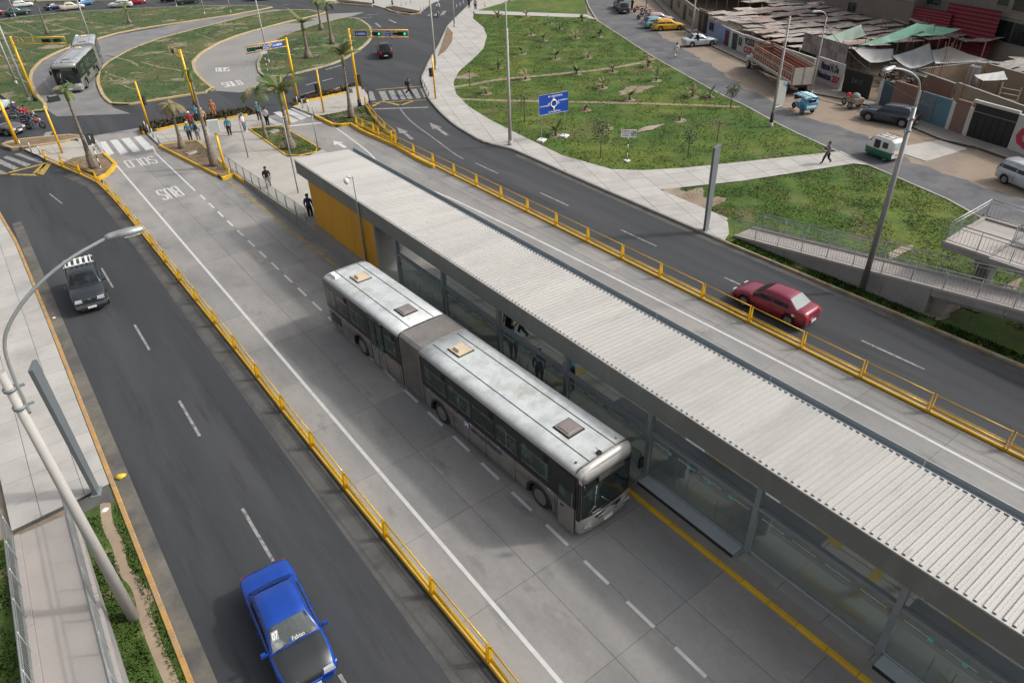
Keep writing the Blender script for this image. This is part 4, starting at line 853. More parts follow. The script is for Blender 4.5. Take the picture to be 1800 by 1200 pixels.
    def screen_(n, ya_, yb, mat):
        za, zb = float(top(ya_)), float(top(yb)); m = MB(); N = 6; bow = (.07 if ya_ > 0 else -.05)
        def pt(u, v):
            y = ya_+(yb-ya_)*v; z = za+(zb-za)*v; tt = (z-belt)/(H-belt); hw = (wb_-.03)+(wr_-wb_)*tt-.03
            d = V((0, zb-za, -(yb-ya_))); d = d.normalized()*(1 if ya_ > 0 else -1)
            d = V((0, abs(zb-za)*(1 if ya_ > 0 else -1), abs(yb-ya_))).normalized()
            return V((hw*u, y, z+.02*(1-u*u)))+d*(.022+.02*(1-u*u))
        for k in range(N):
            for v0, v1 in ((.06, .5), (.5, .95)):
                u0, u1 = -1+2*k/N, -1+2*(k+1)/N; m.add([pt(u0, v0), pt(u1, v0), pt(u1, v1), pt(u0, v1)], [(0, 1, 2, 3)], 0, True)
        return m.build(n, mat, t), pt
    wsd, wpt = screen_('windshield', y1, y2, shield or g); rw, rpt = screen_('rear_window', y4, y3, g)
    # front and rear
    zf = hood-.3
    for s in (1, -1):
        hl = MB(); hl.box((s*w*.62, h-.07, zf+.06), (w*.42, .12, .14), taper=.85); hl.build('headlight', lamp_w, t)
        zr_ = (trunk if kind == 'sedan' else belt)-.22; tl = MB(); tl.box((s*w*.72, -h+.03, zr_), (w*.3, .1, .16 if kind == 'sedan' else .3)); tl.build('tail_light', lamp_r, t)
    MB().box((0, h-.03, zf+.03), (w*.72, .06, .12)).build('grille', trim_blk, t)
    bm = MB()
    for y, s in ((h, 1), (-h, -1)): bm.loft([[(x*w, y-s*(.06+.28*abs(x)**3), z) for x in (-.98, -.7, 0, .7, .98)] for z in (.25, .3)]+[[(x*w, y+s*(.05-.32*abs(x)**3), z) for x in (-.98, -.7, 0, .7, .98)] for z in (.34, .48, .54)]+[[(x*w, y-s*(.06+.28*abs(x)**3), z) for x in (-.98, -.7, 0, .7, .98)] for z in (.56,)], closed=False, caps=False)
    bm.build('bumper', pmat, t)
    MB().box((0, h+.06, .43), (.42, .02, .12)).build('number_plate', plate_m, t); MB().box((0, -h-.06, .45), (.42, .02, .12)).build('number_plate', plate_m, t)
    return t, wpt, rpt, top
def heading(a, b):  # from world point a to b
    return math.atan2(-(b[0]-a[0]), b[1]-a[1])
# near cars
blue = paint('paint_blue', (.008, .055, .32), .1); blackb = pm('bonnet_black', (.03, .033, .036), .35, .1, var=.08, scale=2, coat=.2)
c, wp_, rp2, _ = car('parked_car', 'bright blue sedan with a black bonnet and number sticker on its windscreen', 'car', (1.86, 14.45), math.pi-.06, blue, L=4.35, W=1.64, H=1.4, cab=(1.0, .42, -.85, -1.42), hood=.9, trunk=.98, bonnet=blackb, shield=pm('shield_grey', (.06, .07, .07), .12, var=.3, scale=1.5, spec=.6, col2=(.25, .26, .25), s2=1.2, thr=(.52, .66)))
c.name = 'blue_sedan'
P = lambda u, v: wp_(u, v)+V((0, .004, .006))
sb = MB(); sb.add([P(-.98, .74), P(.98, .74), P(.98, .95), P(-.98, .95)], [(0, 1, 2, 3)]); sb.build('sun_strip', trim_blk, c)
st_ = MB(); st_.add([P(.72, .4), P(.9, .4), P(.9, .7), P(.72, .7)][::-1], [(0, 1, 2, 3)])
sq = [P(.94, .41), P(.6, .41), P(.6, .77), P(.94, .77)]; MB().add([p+V((0, .003, .004)) for p in sq], [(0, 1, 2, 3), (3, 2, 1, 0)]).build('sticker_backing', pm('sticker_grey', (.28, .27, .27), .5), c)
text_on('07', P(.92, .44)+V((0, .006, .008)), P(.62, .44)-P(.92, .44), P(.92, .74)-P(.92, .44), white_t, c, 'number_sticker', .04)
text_on('Fabian', P(.1, .1)+V((0, .006, .008)), P(-.45, .1)-P(.1, .1), P(.1, .26)-P(.1, .1), white_t, c, 'script_sticker', .0)
MB().add([P(.22, .08), P(.1, .08), P(.1, .22), P(.22, .22)], [(0, 1, 2, 3)]).build('blue_sticker', blue, c, recalc=True)
MB().tube([P(.8, .02), P(.1, .14)], .012, 5).tube([P(0, .02), P(-.7, .14)], .012, 5).build('wiper', trim_blk, c)
dk = paint('paint_charcoal', (.035, .042, .05), .3); gm = paint('paint_gunmetal', (.12, .125, .13), .4)
c, wp_, rp2, tp = car('suv', 'dark grey pickup style four wheel drive with a white roof rack', 'car', (1.28, 41.35), math.pi-.09, dk, L=4.2, W=1.72, H=1.62, cab=(.75, .2, -1.55, -1.95), hood=1.05, trunk=1.08, belt=1.08, kind='suv')
c.name = 'dark_suv'
rk = MB()
for x in (-.42, -.14, .14, .42): rk.box((x, -1.1, 1.74), (.13, .95, .03))
for y in (-.68, -1.5): rk.box((0, y, 1.72), (1.5, .05, .05))
for x in (-.62, .62): rk.box((x, -1.1, 1.76), (.05, .95, .05))
rk.build('roof_rack', white_t, c); MB().box((0, 2.1, .52), (1.5, .12, .16)).build('bumper_bar', gm, c); MB().box((0, 2.12, .86), (.16, .03, .07)).build('badge', chrome, c)
red = paint('paint_burgundy', (.2, .02, .045), .15)
c, wp_, rp2, tp = car('red_sedan', 'burgundy sedan with a pale rear window driving away behind the right fence', 'car', (28.62, 16.55), .05, red, L=4.2, W=1.56, H=1.38, cab=(.95, .28, -1.0, -1.6), hood=.86, trunk=.98, glass_m=None)
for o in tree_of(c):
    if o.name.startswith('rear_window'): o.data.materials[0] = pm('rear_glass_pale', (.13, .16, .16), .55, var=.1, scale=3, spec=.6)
tl = MB(); tl.add([(math.cos(6.283*k/12)*.08, math.sin(6.283*k/12)*.08, 0) for k in range(12)], [list(range(12))]); tl = tl.build('fuel_sticker', plate_m, c); tl.location = (-.785, -1.45, .72); tl.rotation_euler = (0, -math.pi/2, 0)
# black suv in the junction
blk = paint('paint_black', (.012, .014, .016), .2)
a, b = G(680, 99), G(680, 78)
car('black_suv', 'black car with its brake light on crossing the junction', 'car', (43.1, 84.0), heading((43.1, 84), (46.9, 92.5)), blk, L=4.3, W=1.7, H=1.6, kind='suv', belt=1.0, hood=.98, trunk=1.0, cab=(.85, .3, -1.5, -2.0))
# parked along the side street
def at_px(px, py): g = G(px, py); return (g.x, g.y, -.0)
def carpx(name, label, rear, front, pmat, **k):
    a, b = G(*rear), G(*front); L = k.pop('L', 4.2); m = (a+b)/2
    return car(name, label, k.pop('cat', 'car'), (m.x, m.y, .0), heading(a, b), pmat, L=L, **k)
silver = paint('paint_silver', (.5, .56, .58), .3); yel = paint('paint_taxi_yellow', (.62, .34, .02), .05); white = paint('paint_white', (.62, .64, .63), .05)
carpx('silver_sedan', 'silver sedan parked with a person at its open rear door', (1207, 82), (1251, 79), silver, L=4.3, W=1.62, H=1.4)
carpx('yellow_wagon', 'yellow station wagon parked at the end of the row', (1155, 54), (1193, 52), yel, L=4.3, W=1.6, H=1.45, kind='wagon', cab=(.8, .25, -1.6, -2.0))
carpx('teal_car', 'pale teal hatchback squeezed behind the yellow wagon', (1137, 50), (1170, 47), paint('paint_teal', (.16, .3, .34), .1), L=4.1, W=1.6, kind='hatch', cab=(.7, .2, -1.4, -1.9))
carpx('pink_hatchback', 'dusty pinkish hatchback in the middle of the parked row', (1143, 42), (1172, 40), paint('paint_dusty', (.4, .3, .29), .1), L=4.0, W=1.6, kind='hatch', cab=(.7, .2, -1.4, -1.9))
carpx('dark_green_car', 'dark green car parked nearest the road, person standing beside it', (1100, 29), (1090, 15), paint('paint_dgreen', (.03, .05, .048), .1), L=4.2, W=1.65, H=1.5, kind='suv', belt=.95, cab=(.8, .2, -1.5, -2.0))
carpx('dark_car', 'small dark car parked in front of the dark green one', (1094, 22), (1084, 9), gm, L=4.2, W=1.6)
carpx('grey_suv', 'dark blue grey suv parked by the painted gate', (1598, 222), (1524, 208), paint('paint_bluegrey', (.045, .058, .075), .3), L=4.5, W=1.75, H=1.58, kind='suv', belt=1.0, hood=.98, trunk=1.0, cab=(.9, .35, -1.6, -2.1))
carpx('white_van', 'grey white hatchback cut off by the right edge of the photo', (1772, 318), (1840, 346), paint('paint_greywhite', (.42, .44, .46), .1), L=4.2, W=1.65, H=1.6, kind='van', belt=1.0, cab=(1.0, .5, -1.85, -2.08))
# traffic queue at the far left
Q = [('sedan', 'dark red car cut off at the top left corner', (-28, 31), (10, 25), paint('paint_dred', (.16, .03, .04))), ('sedan', 'dark green sedan second in the far queue', (10, 30), (54, 24), paint('paint_bottle', (.02, .05, .045))), ('wagon', 'white car beyond the dark green sedan', (26, 14), (58, 11), white),
     ('sedan', 'navy sedan with a rider in front of it in the far queue', (84, 19), (108, 15), paint('paint_navy', (.02, .025, .06))), ('sedan', 'cream sedan in the far queue', (106, 20), (150, 15), paint('paint_cream', (.5, .46, .38))), ('sedan', 'blue sedan partly hidden by the cream one', (138, 12), (161, 8), paint('paint_midblue', (.02, .1, .22))),
     ('wagon', 'white station wagon in the far queue', (233, 12), (193, 14), white), ('sedan', 'red sedan behind the white station wagon', (228, 9), (252, 7), paint('paint_red', (.3, .02, .03))), ('sedan', 'black sedan at the top edge', (283, 5), (318, 2), blk),
     ('suv', 'dark green suv with a person beside it at the top edge', (312, 9), (350, 5), paint('paint_forest', (.02, .045, .035))), ('sedan', 'silver sedan at the top edge behind a lamp pole', (432, 2), (475, 0), silver), ('van', 'grey van half out of the top of the photo', (362, 0), (412, -3), gm)]
for kd, lb, a, b, m in Q:
    kw = dict(kind=kd, L=4.3 if kd != 'sedan' else 4.4)
    if kd == 'wagon': kw['cab'] = (.8, .25, -1.7, -2.05)
    if kd in ('suv', 'van'): kw.update(belt=1.0, H=1.65, cab=(.9, .3, -1.7, -2.05))
    ga, gb = G(*a), G(*b); L = max(3.4, min(6.5, (gb-ga).length)); kw['L'] = 4.4
    o = carpx('queued_car', lb, a, b, m, simple=True, **kw)[0]; s = L/4.4; o.scale = (min(1.25, s), s, min(1.25, s))
o = carpx('queued_car', 'grey car behind the motorcycles at the left edge', (-24, 232), (36, 236), gm, L=4.3, W=1.7, H=1.45)[0]
o = carpx('queued_car', 'white car further back behind the motorcycles', (-22, 206), (6, 190), silver, L=4.2, simple=True)[0]
# ================================================================== fences, poles, signs, street furniture
fence_y = pm('fence_yellow', (.62, .36, .01), .4, .1, var=.08, scale=3, coat=.2, col2=(.45, .24, .01), thr=(.55, .75), s2=2)
fence_top = pm('fence_base_top', (.55, .36, .1), .6, var=.2, scale=2, col2=(.45, .26, .02), thr=(.4, .6), s2=2)  # paler yellow for the top face of the base blocks
pole_y = pm('pole_yellow', (.72, .4, .008), .4, .1, var=.06, scale=2, coat=.2)
pole_c = pm('pole_concrete', (.36, .345, .325), .8, var=.15, scale=2, bump=.15, stretch=(1, 1, .2)); pole_g = pm('pole_grey_steel', (.25, .25, .245), .45, .5, var=.12, scale=2)
def yfence(pts, label, step=2.95, flip=1):
    t = thing('railing', label, 'railing', (0, 0, 0), 0); P = resample(pts, step)
    for i in range(len(P)-1):
        a, b = P[i], P[i+1]; d = (b-a).normalized(); n = V((-d.y, d.x, 0)); L = (b-a).length
        bx = MB()
        bx.loft([[tuple(q+n*s+V((0, 0, z))) for s, z in ((-.085, 0), (-.085, .08), (-.055, .12), (.055, .12), (.085, .08), (.085, 0))] for q in (a+d*.01, b-d*.01)], sm=False, mf=lambda i_, k: 1 if k == 2 else 0); bx.build('base_block', [fence_y, fence_top], t, recalc=True)
        MB().tube([a+d*.06+V((0, 0, .3)), b-d*.06+V((0, 0, .3))], .045, 8).build('lower_rail', fence_y, t)
        MB().tube([a+d*.1+V((0, 0, .42)), b-d*.1+V((0, 0, .42))], .018, 5).build('mid_rail', fence_y, t)
        MB().tube([a+d*.06+V((0, 0, .93)), b-d*.06+V((0, 0, .93))], .026, 6).build('top_rail', fence_y, t)
    for q in range(len(P)):
        p = P[q]; d = (P[min(q+1, len(P)-1)]-P[max(q-1, 0)]).normalized(); n = V((-d.y, d.x, 0)); m = MB()
        for s in (-.06, .06):
            c = p+d*s; m.loft([[tuple(c+n*x+d*e+V((0, 0, z))) for x, e in ((-wd, -.012), (wd, -.012), (wd, .012), (-wd, .012))] for z, wd in ((.12, .1), (.55, .07), (.9, .045), (.97, .03))], sm=False)
        m.build('post', fence_y, t, recalc=True)
    return t
def shift_start(pts, y0, step): return pts
yfence([V((6.1, -10.82, 0)), V((6.08, 9.98, 0)), V((6.0, 13.08, 0)), V((5.9, 19.0, 0)), V((5.84, 25, 0)), V((5.83, 30, 0)), V((5.72, 40, 0)), V((5.66, 48, 0)), V((5.57, 55, 0)), V((5.38, 60, 0)), V((4.39, 64.2, 0)), V((3.0, 69, 0))], 'long yellow railing between the left road and the bus lane', 3.02)
yfence([V((26.8, -13.1, 0)), V((26.8, 4.58, 0)), V((26.8, 45.8, 0)), V((26.82, 60.4, 0))]+[G(*p) for p in ((707, 257), (686, 241), (668, 224), (652, 204), (643, 188))], 'long yellow railing between the right bus lane and the outer road', 2.95)
# street lamps with curved arms
def street_lamp(label, base, arm, head, r0=.2, r1=.12, top=9.4, mat=pole_c, dx=1, low=None):
    t = thing('street_lamp', label, 'street lamp', (base[0], base[1], 0)); b = V((base[0], base[1], 0))
    m = MB(); m.tube([(0, 0, 0), (0, 0, top*.5), (0, 0, top)], [r0, (r0+r1)/2, r1], 14); m.build('pole', mat, t)
    if low: MB().tube([(0, 0, .02), (0, 0, low)], [r0+.012, r0+.006], 14).build('painted_foot', pm('foot_black', (.02, .02, .02), .7), t)
    MB().tube([V(p)-b for p in arm], .042, 8).build('arm', galv, t)
    for z in (8.55, 9.1):
        if z < top: c = MB(); c.tube([(0, 0, z-.04), (0, 0, z+.04)], r1+.05, 10).box((dx*.12, 0, z), (.4, .05, .06)); c.build('clamp', steel, t)
    h = V(head)-b; L = .95; hd = MB()
    hd.loft([[(h.x+dx*a, h.y+w_*s, h.z+zz) for s, zz in ((-1, 0), (-.8, .09*k), (0, .14*k), (.8, .09*k), (1, 0), (.8, -.06*k), (0, -.09*k), (-.8, -.06*k))] for a, w_, k in ((0, .05, .5), (.1, .07, .7), (.28, .08, .8), (.32, .13, .8), (.6, .145, .8), (.82, .11, .6), (.88, .04, .3))])
    ho = hd.build('lamp_head', galv, t, recalc=True); MB().box((h.x+dx*.58, h.y, h.z-.07), (.36, .2, .03)).build('lens', pm('lamp_lens', (.45, .48, .48), .15), ho)
    return t
la = smoothline([(-1.66, 18.03, 8.3), (-1.62, 18.03, 9.4), (-1.5, 18.03, 10.3), (-1.1, 18.03, 10.85), (-.44, 18.03, 11.4), (.43, 18.03, 11.85), (1.35, 18.03, 12.1)], 2)
street_lamp('tall concrete street lamp leaning into the left foreground with a long curved arm', (-1.8, 18.03), la, (1.3, 18.03, 12.1), top=9.6, r0=.175, r1=.1)
ra = smoothline([(33.95, 14.8, 8.6), (33.95, 14.8, 9.8), (33.75, 14.8, 10.7), (32.9, 14.8, 11.2), (31.7, 14.8, 11.6), (30.9, 14.8, 11.75)], 2)
street_lamp('tall dark street lamp beside the right footbridge ramp', (33.85, 14.8), ra, (31.0, 14.8, 11.78), top=9.6, r0=.16, r1=.1, mat=pole_g, dx=-1)
# plain lamp columns, height measured from the photo
def column(px, top, label, r=.11, mat=pole_c, extra=None, hmin=0):
    b = G(*px); h = max(HT(px, top), hmin); t = thing('lamp_post', label, 'lamp post', (b.x, b.y, 0))
    MB().tube([(0, 0, 0), (0, 0, h)], [r, r*.6], 10).build('pole', mat, t); MB().tube([(0, 0, 0), (0, 0, .5)], [r*1.5, r*1.25], 8).build('foot', mat, t)
    if extra: extra(t, h)
    return t, h
def armhead(dx, dy, L=1.2):
    def f(t, h):
        MB().tube(smoothline([(0, 0, h-.6), (0, 0, h+.1), (dx*L*.5, dy*L*.5, h+.5), (dx*L, dy*L, h+.6)], 2), .04, 6).build('arm', galv, t)
        m = MB(); m.box((dx*(L+.3), dy*(L+.3), h+.6), (.6, .25, .12), taper=.8, rz=math.atan2(dy, dx)); m.build('lamp_head', galv, t)
    return f
column((897, 257), (897, 50), 'grey lamp post at the edge of the curving pavement', .15, hmin=8.6)
column((892, 113), (892, 2), 'white lamp post with a tag, inside the park lawn', .12)
column((766, 124), (762, 0), 'lamp post beside the yellow signal post on the curving pavement', .13, hmin=9, extra=armhead(-1, 0))
column((799, 49), (797, 0), 'small lamp post beside the far crossing', .11, hmin=8)
column((473, 112), (455, 0), 'pale lamp post on the tip of the palm lawn', .11, hmin=7.4)
column((160, 73), (135, 0), 'pale lamp post on the kerb behind the far bus', .12, hmin=7)
column((27, 30), (15, 0), 'thin lamp post in the top left corner', .1, hmin=7)
column((311, 14), (305, 0), 'thin lamp post right of the white station wagon', .1, hmin=7)
column((360, 27), (351, 0), 'white lamp post on the far left lawn', .12, hmin=7)
column((406, 24), (402, 0), 'thin grey post on the far left lawn', .08, hmin=6)
column((577, 43), (571, 0), 'white twin lamp post behind the palms on the oval lawn', .1, hmin=8)
column((53, 180), (0, 55), 'concrete lamp post leaning behind the left signal arm, right one', .13, hmin=7.5)
column((30, 150), (-10, 60), 'concrete lamp post leaning behind the left signal arm, left one', .12, hmin=7)
column((1216, 63), (1236, 2), 'dark footed lamp post in front of the passage by the blue wall', .13, hmin=5)
column((1136, 15), (1138, 0), 'lamp post near the parked cars at the top', .12, hmin=5)
column((1425, 168), (1447, 30), 'grey pole rising behind the cargo truck', .1, extra=armhead(-.9, .3), hmin=7)
# pole with banner
t, h = column((1354, 225), (1395, 30), 'black footed concrete pole carrying a torn political banner', .13, hmin=8.8)
MB().tube([(0, 0, 0), (0, 0, 1.3)], [.16, .15], 10).build('painted_foot', pm('foot_black', (.02, .02, .02), .7), t)
bn = MB()
for k in range(6): bn.add([(.2+.12*k, -.1*k*.5, 1.9+.05*math.sin(k)), (.32+.12*k, -.1*(k+1)*.5, 1.9+.05*math.sin(k+1)), (.32+.11*k, -.05*(k+1), 3.9-.03*k), (.2+.11*k, -.05*k, 3.95-.03*k)], [(0, 1, 2, 3)])
o = bn.build('banner', pm('banner_print', (.55, .55, .52), .8, var=.15, scale=1, col2=(.1, .3, .42), s2=.7, thr=(.56, .6)), t); o.data.materials[0].use_backface_culling = False
MB().box((.5, -.1, 1.75), (.9, .05, .05)).build('banner_rod', white_t, t)
# tapering grey slabs (pylons)
for px, h, lb, ww in (((1240, 408), 5.35, 'tall tapering grey slab beside the park pavement', .42), ((172, 868), 5.9, 'tall tapering grey slab on the left pavement', .34)):
    b = G(*px); t = thing('pylon', lb, 'pylon', (b.x, b.y, .1))
    m = MB(); m.loft([[(x*w1, y*.07, z) for x, y in ((-1, -1), (1, -1), (1, 1), (-1, 1))] for z, w1 in ((0, ww*.6), (h, ww))], sm=False); o = m.build('slab', pm('pylon_grey', (.13, .145, .155), .55, .2, var=.1, scale=1), t, recalc=True)
    MB().box((0, 0, .02), (ww*1.6, .35, .05)).build('foot_plate', steel, t); t.rotation_euler = (0, 0, .25 if px[0] > 500 else 1.25)
# camera mast on the station
cb = V((14.4, 33.4, 0)); t = thing('camera_mast', 'thin grey mast with a white dome camera beside the ochre station wall', 'camera mast', (cb.x, cb.y, .0))
MB().tube([(0, 0, .0), (0, 0, 5.9)], [.06, .04], 8).tube([(0, 0, 5.85), (-.28, .1, 5.88)], .025, 6).build('mast', pole_g, t)
m = MB(); m.loft([[(-.36+math.cos(6.283*k/10)*r, .12+math.sin(6.283*k/10)*r, z) for k in range(10)] for z, r in ((5.9, .05), (5.85, .13), (5.72, .14), (5.6, .1), (5.54, .03))]); m.build('dome_camera', white_t, t, recalc=True); MB().box((-.2, .1, 5.98), (.14, .1, .1)).build('junction_box', white_t, t)
# thin steel posts on the plaza
for px, tp, lb in (((437, 280), (423, 200), 'thin grey post in the middle of the plaza'), ((527, 352), (497, 207), 'thin grey post by the station ramp railing'), ((560, 266), (548, 205), 'thin grey post at the corner of the grassy plaza bed')):
    b = G(*px); h = HT(px, tp); t = thing('thin_post', lb, 'post', (b.x, b.y, .1)); MB().tube([(0, 0, 0), (0, 0, h-.1)], [.045, .035], 8).build('pole', pole_g, t); MB().tube([(0, 0, h-.1), (.18, .1, h-.08)], .03, 6).build('head', galv, t)
# white box on a yellow pole
px = (397, 302); b = G(*px); t = thing('control_box', 'white control box on a yellow pole in the soil bed', 'control box', (b.x, b.y, .1)); MB().tube([(0, 0, 0), (0, 0, 3.0)], .1, 10).build('pole', pole_y, t)
hb_ = HT(px, (380, 216)); MB().box((0, 0, hb_-.3), (.78, .3, .95), rz=-.35).build('cabinet', pm('cabinet_white', (.5, .52, .5), .5, var=.05), t)
# traffic signals
sig_blk = pm('signal_black', (.02, .025, .022), .5); blue_s = pm('sign_blue', (.01, .06, .36), .45, var=.06, scale=2); sign_w = pm('sign_white', (.75, .76, .77), .5)
lit_g = pm('signal_green_lit', (.02, .9, .35), .4, emit=.9); lens_g = pm('signal_green_dim', (.01, .22, .09), .3); lens_d = pm('signal_lens_dark', (.05, .035, .02), .3)
def sig_head(parent, c, d, n, lit=2, hor=True, s=1.0, vertical=False):
    d = V(d).normalized(); n = V(n).normalized(); up = V((0, 0, 1)); c = V(c)
    ax = up if vertical else d; ox = d if vertical else up; m = MB(); L = .82*s; W_ = .3*s
    P = [c-ax*L/2-ox*W_/2, c+ax*L/2-ox*W_/2, c+ax*L/2+ox*W_/2, c-ax*L/2+ox*W_/2]; m.add([p+n*.1 for p in P]+[p-n*.1 for p in P], [(0, 1, 2, 3), (7, 6, 5, 4), (0, 4, 5, 1), (1, 5, 6, 2), (2, 6, 7, 3), (3, 7, 4, 0)])
    o = m.build('signal_head', sig_blk, parent, recalc=True)
    for k in range(3):
        q = c+ax*(k-1)*.27*s*(-1 if vertical else 1)+n*.105; m = MB(); m.add([q+ax*math.cos(6.283*j/12)*.11*s+ox*math.sin(6.283*j/12)*.11*s for j in range(12)], [list(range(12))]); m.build('lens', lit_g if (lit is not None and k == lit) else (lens_g if lit == -1 else lens_d), o, recalc=True)
        v = MB(); v.tube([q-n*.02+ox*(0), q+n*.1+up*.03], .125*s, 10, caps=False); v.build('visor', sig_blk, o)
def panel(parent, c, d, n, w, h, mat, words=None, name='sign_panel'):
    d = V(d).normalized(); n = V(n).normalized(); u = V((0, 0, 1)); c = V(c); m = MB(); P = [c-d*w/2-u*h/2, c+d*w/2-u*h/2, c+d*w/2+u*h/2, c-d*w/2+u*h/2]
    m.add([p+n*.03 for p in P]+[p for p in P], [(0, 1, 2, 3), (7, 6, 5, 4), (0, 4, 5, 1), (1, 5, 6, 2), (2, 6, 7, 3), (3, 7, 4, 0)]); o = m.build(name, mat, parent, recalc=True)
    f = MB(); f.tube([p*1.0+n*.035 for p in P+[P[0]]], .012, 4, caps=False); f.build('border', sign_w, o)
    for (s, cx, cy, ww, hh) in (words or ()):
        a = c+d*(cx-ww/2)*w+u*(cy-hh/2)*h+n*.04; text_on(s, a, d*ww*w, u*hh*h, sign_w, o, 'lettering', .03)
    return o
def mast(px, toppx, armend, label, items, r=.13, side=None, lit=2, az=None, foot=True):
    """signal mast; armend is the picture point at the arm tip, used only to find the arm's real length and bearing"""
    b = G(*px); H = HT(px, toppx); t = thing('traffic_signal', label, 'traffic signal', (b.x, b.y, .1)); H -= .1
    MB().tube([(0, 0, 0), (0, 0, H)], [r, r*.8], 12).build('mast', pole_y, t)
    if foot: MB().tube([(0, 0, 0), (0, 0, .7)], [r*1.5, r*1.4], 10).build('foot', sig_blk, t)
    if armend:
        e = G(armend[0], armend[1], H-.1+.1); v = V((e.x-b.x, e.y-b.y, 0)); L = v.length; d = v.normalized(); n = V((d.y, -d.x, 0))
        if n.dot(V((-b.x, -b.y, 0))) < 0: n = -n
        fr = MB(); z1, z2 = H-.15, H-.75
        fr.tube([V((0, 0, z1)), d*L+V((0, 0, z1)), d*L+V((0, 0, z2)), V((0, 0, z2))], .045, 6)
        for q in (.12, .4, .62, .8): fr.tube([d*L*q+V((0, 0, z1)), d*L*q+V((0, 0, z2))], .03, 5)
        fr.build('arm', pole_y, t)
        for it in items:
            c = d*L*it[1]+V((0, 0, (z1+z2)/2))+n*.06; rd = d if d.dot(V((1, 0, 0))) > 0 else -d
            if it[0] == 'sig': sig_head(t, c, rd, n, it[2], s=it[3] if len(it) > 3 else 1)
            else: panel(t, c, rd, n, it[2], it[3], blue_s, it[4])
    if side:
        for z, dd, lt in side: sig_head(t, (dd[0]*.25, dd[1]*.25, z), (dd[1], -dd[0], 0), (-b.x, -b.y, 0) if lt is not None else (dd[0], dd[1], 0), lt, vertical=True)
    return t
mast((633, 190), (616, 50), (717, 52), 'yellow signal mast on the right with blue signs and green lights on its arm', [('sign', .2, 1.15, .5, [('AV. ARGENTINA', 0, 0, .8, .4)]), ('sig', .47, 2), ('sign', .66, .5, .5, [('SOLO BUS', 0, .2, .8, .25), ('P.M.', 0, -.25, .5, .25)]), ('sig', .79, None, .6), ('sig', .9, 2)], side=[(2.6, (1, 0), None)])
mast((525, 182), (505, 66), (430, 82), 'yellow signal mast in the middle with blue signs and a green light on its post', [('sign', .24, 1.15, .5, [('AV. ARGENTINA', 0, 0, .8, .4)]), ('sign', .5, .5, .5, [('SOLO BUS', 0, .2, .8, .25), ('P.M.', 0, -.25, .5, .25)]), ('sig', .68, -1, .7), ('sig', .87, -1)], side=[(2.7, (1, -.2), 2)])
mast((345, 192), (317, 87), (290, 78), 'yellow signal mast with its short arm seen edge on, behind the waiting group', [('sign', .5, .9, .45, None)])
mast((64, 180), (16, 65), (112, 64), 'yellow signal mast at far left holding a long empty frame arm', [('sig', .66, None), ('sig', .86, -1)])
mast((33, 258), (-6, 165), None, 'thick yellow post at the left edge beside the motorcycles', [], r=.15, foot=False)
for px, tp, lb, sd in (((111, 272), (77, 187), 'plain yellow post at the left pavement', None), ((152, 262), (123, 190), 'slim yellow post leaning by the tall palm of the left bed', None), ((265, 231), (239, 143), 'yellow post with a side signal at the end of the long dark bed', (2.6, (.9, .4), None)), ((510, 222), (462, 140), 'yellow post beside the white shirted person', (3.2, (1, 0), None)),
                     ((570, 201), (558, 122), 'yellow post with a side signal on the corner with bollards', (2.4, (-1, -.2), None)), ((766, 176), (761, 98), 'yellow post with a side signal on the curving pavement', (2.6, (-1, 0), None)), ((853, 14), (852, 0), 'small yellow post far up the curving pavement', None), ((690, 10), (688, -12), 'yellow mast on the far pavement with a black foot', None), ((657, 8), (655, -10), 'yellow post on the far pavement, left of the black footed one', None)):
    mast(px, tp, None, lb, [], r=.1, side=[sd] if sd else None, foot=('black foot' in lb))
# black signal seen from behind on striped post
b = G(179, 300); t = thing('striped_sign', 'black backed sign on a black and white striped post in the left soil bed', 'sign', (b.x, b.y, .1))
for k in range(9): MB().tube([(0, 0, .3*k), (0, 0, .3*k+.3)], .035, 8).build('post_band', sign_w if k % 2 == 0 else sig_blk, t)
m = MB(); m.box((0, 0, 2.45), (.62, .05, .85), rz=.3); m.build('sign_back', sig_blk, t)
# round speed sign behind the middle signal
b = G(471, 127); t = thing('round_sign', 'white round no sign on a striped post on the palm lawn', 'sign', (b.x, b.y, .1))
for k in range(8): MB().tube([(0, 0, .3*k), (0, 0, .3*k+.3)], .035, 8).build('post_band', sign_w if k % 2 == 0 else sig_blk, t)
m = MB(); nn = V((-b.x, -b.y, 0)).normalized(); dd = V((-nn.y, nn.x, 0)); c = V((0, 0, 2.7))+nn*.06
m.add([c+dd*x+V((0, 0, z)) for x, z in ((-.38, -.75), (.38, -.75), (.38, .4), (-.38, .4))], [(0, 1, 2, 3)]); m.build('sign_panel', sign_w, t, recalc=True)
m = MB(); m.tube([c+nn*.01+dd*math.cos(6.283*k/16)*.26+V((0, 0, math.sin(6.283*k/16)*.26)) for k in range(17)], .035, 5, caps=False).tube([c+nn*.01+dd*.18+V((0, 0, .18)), c+nn*.01-dd*.18+V((0, 0, -.18))], .03, 5); m.build('prohibition_ring', sig_blk, t)
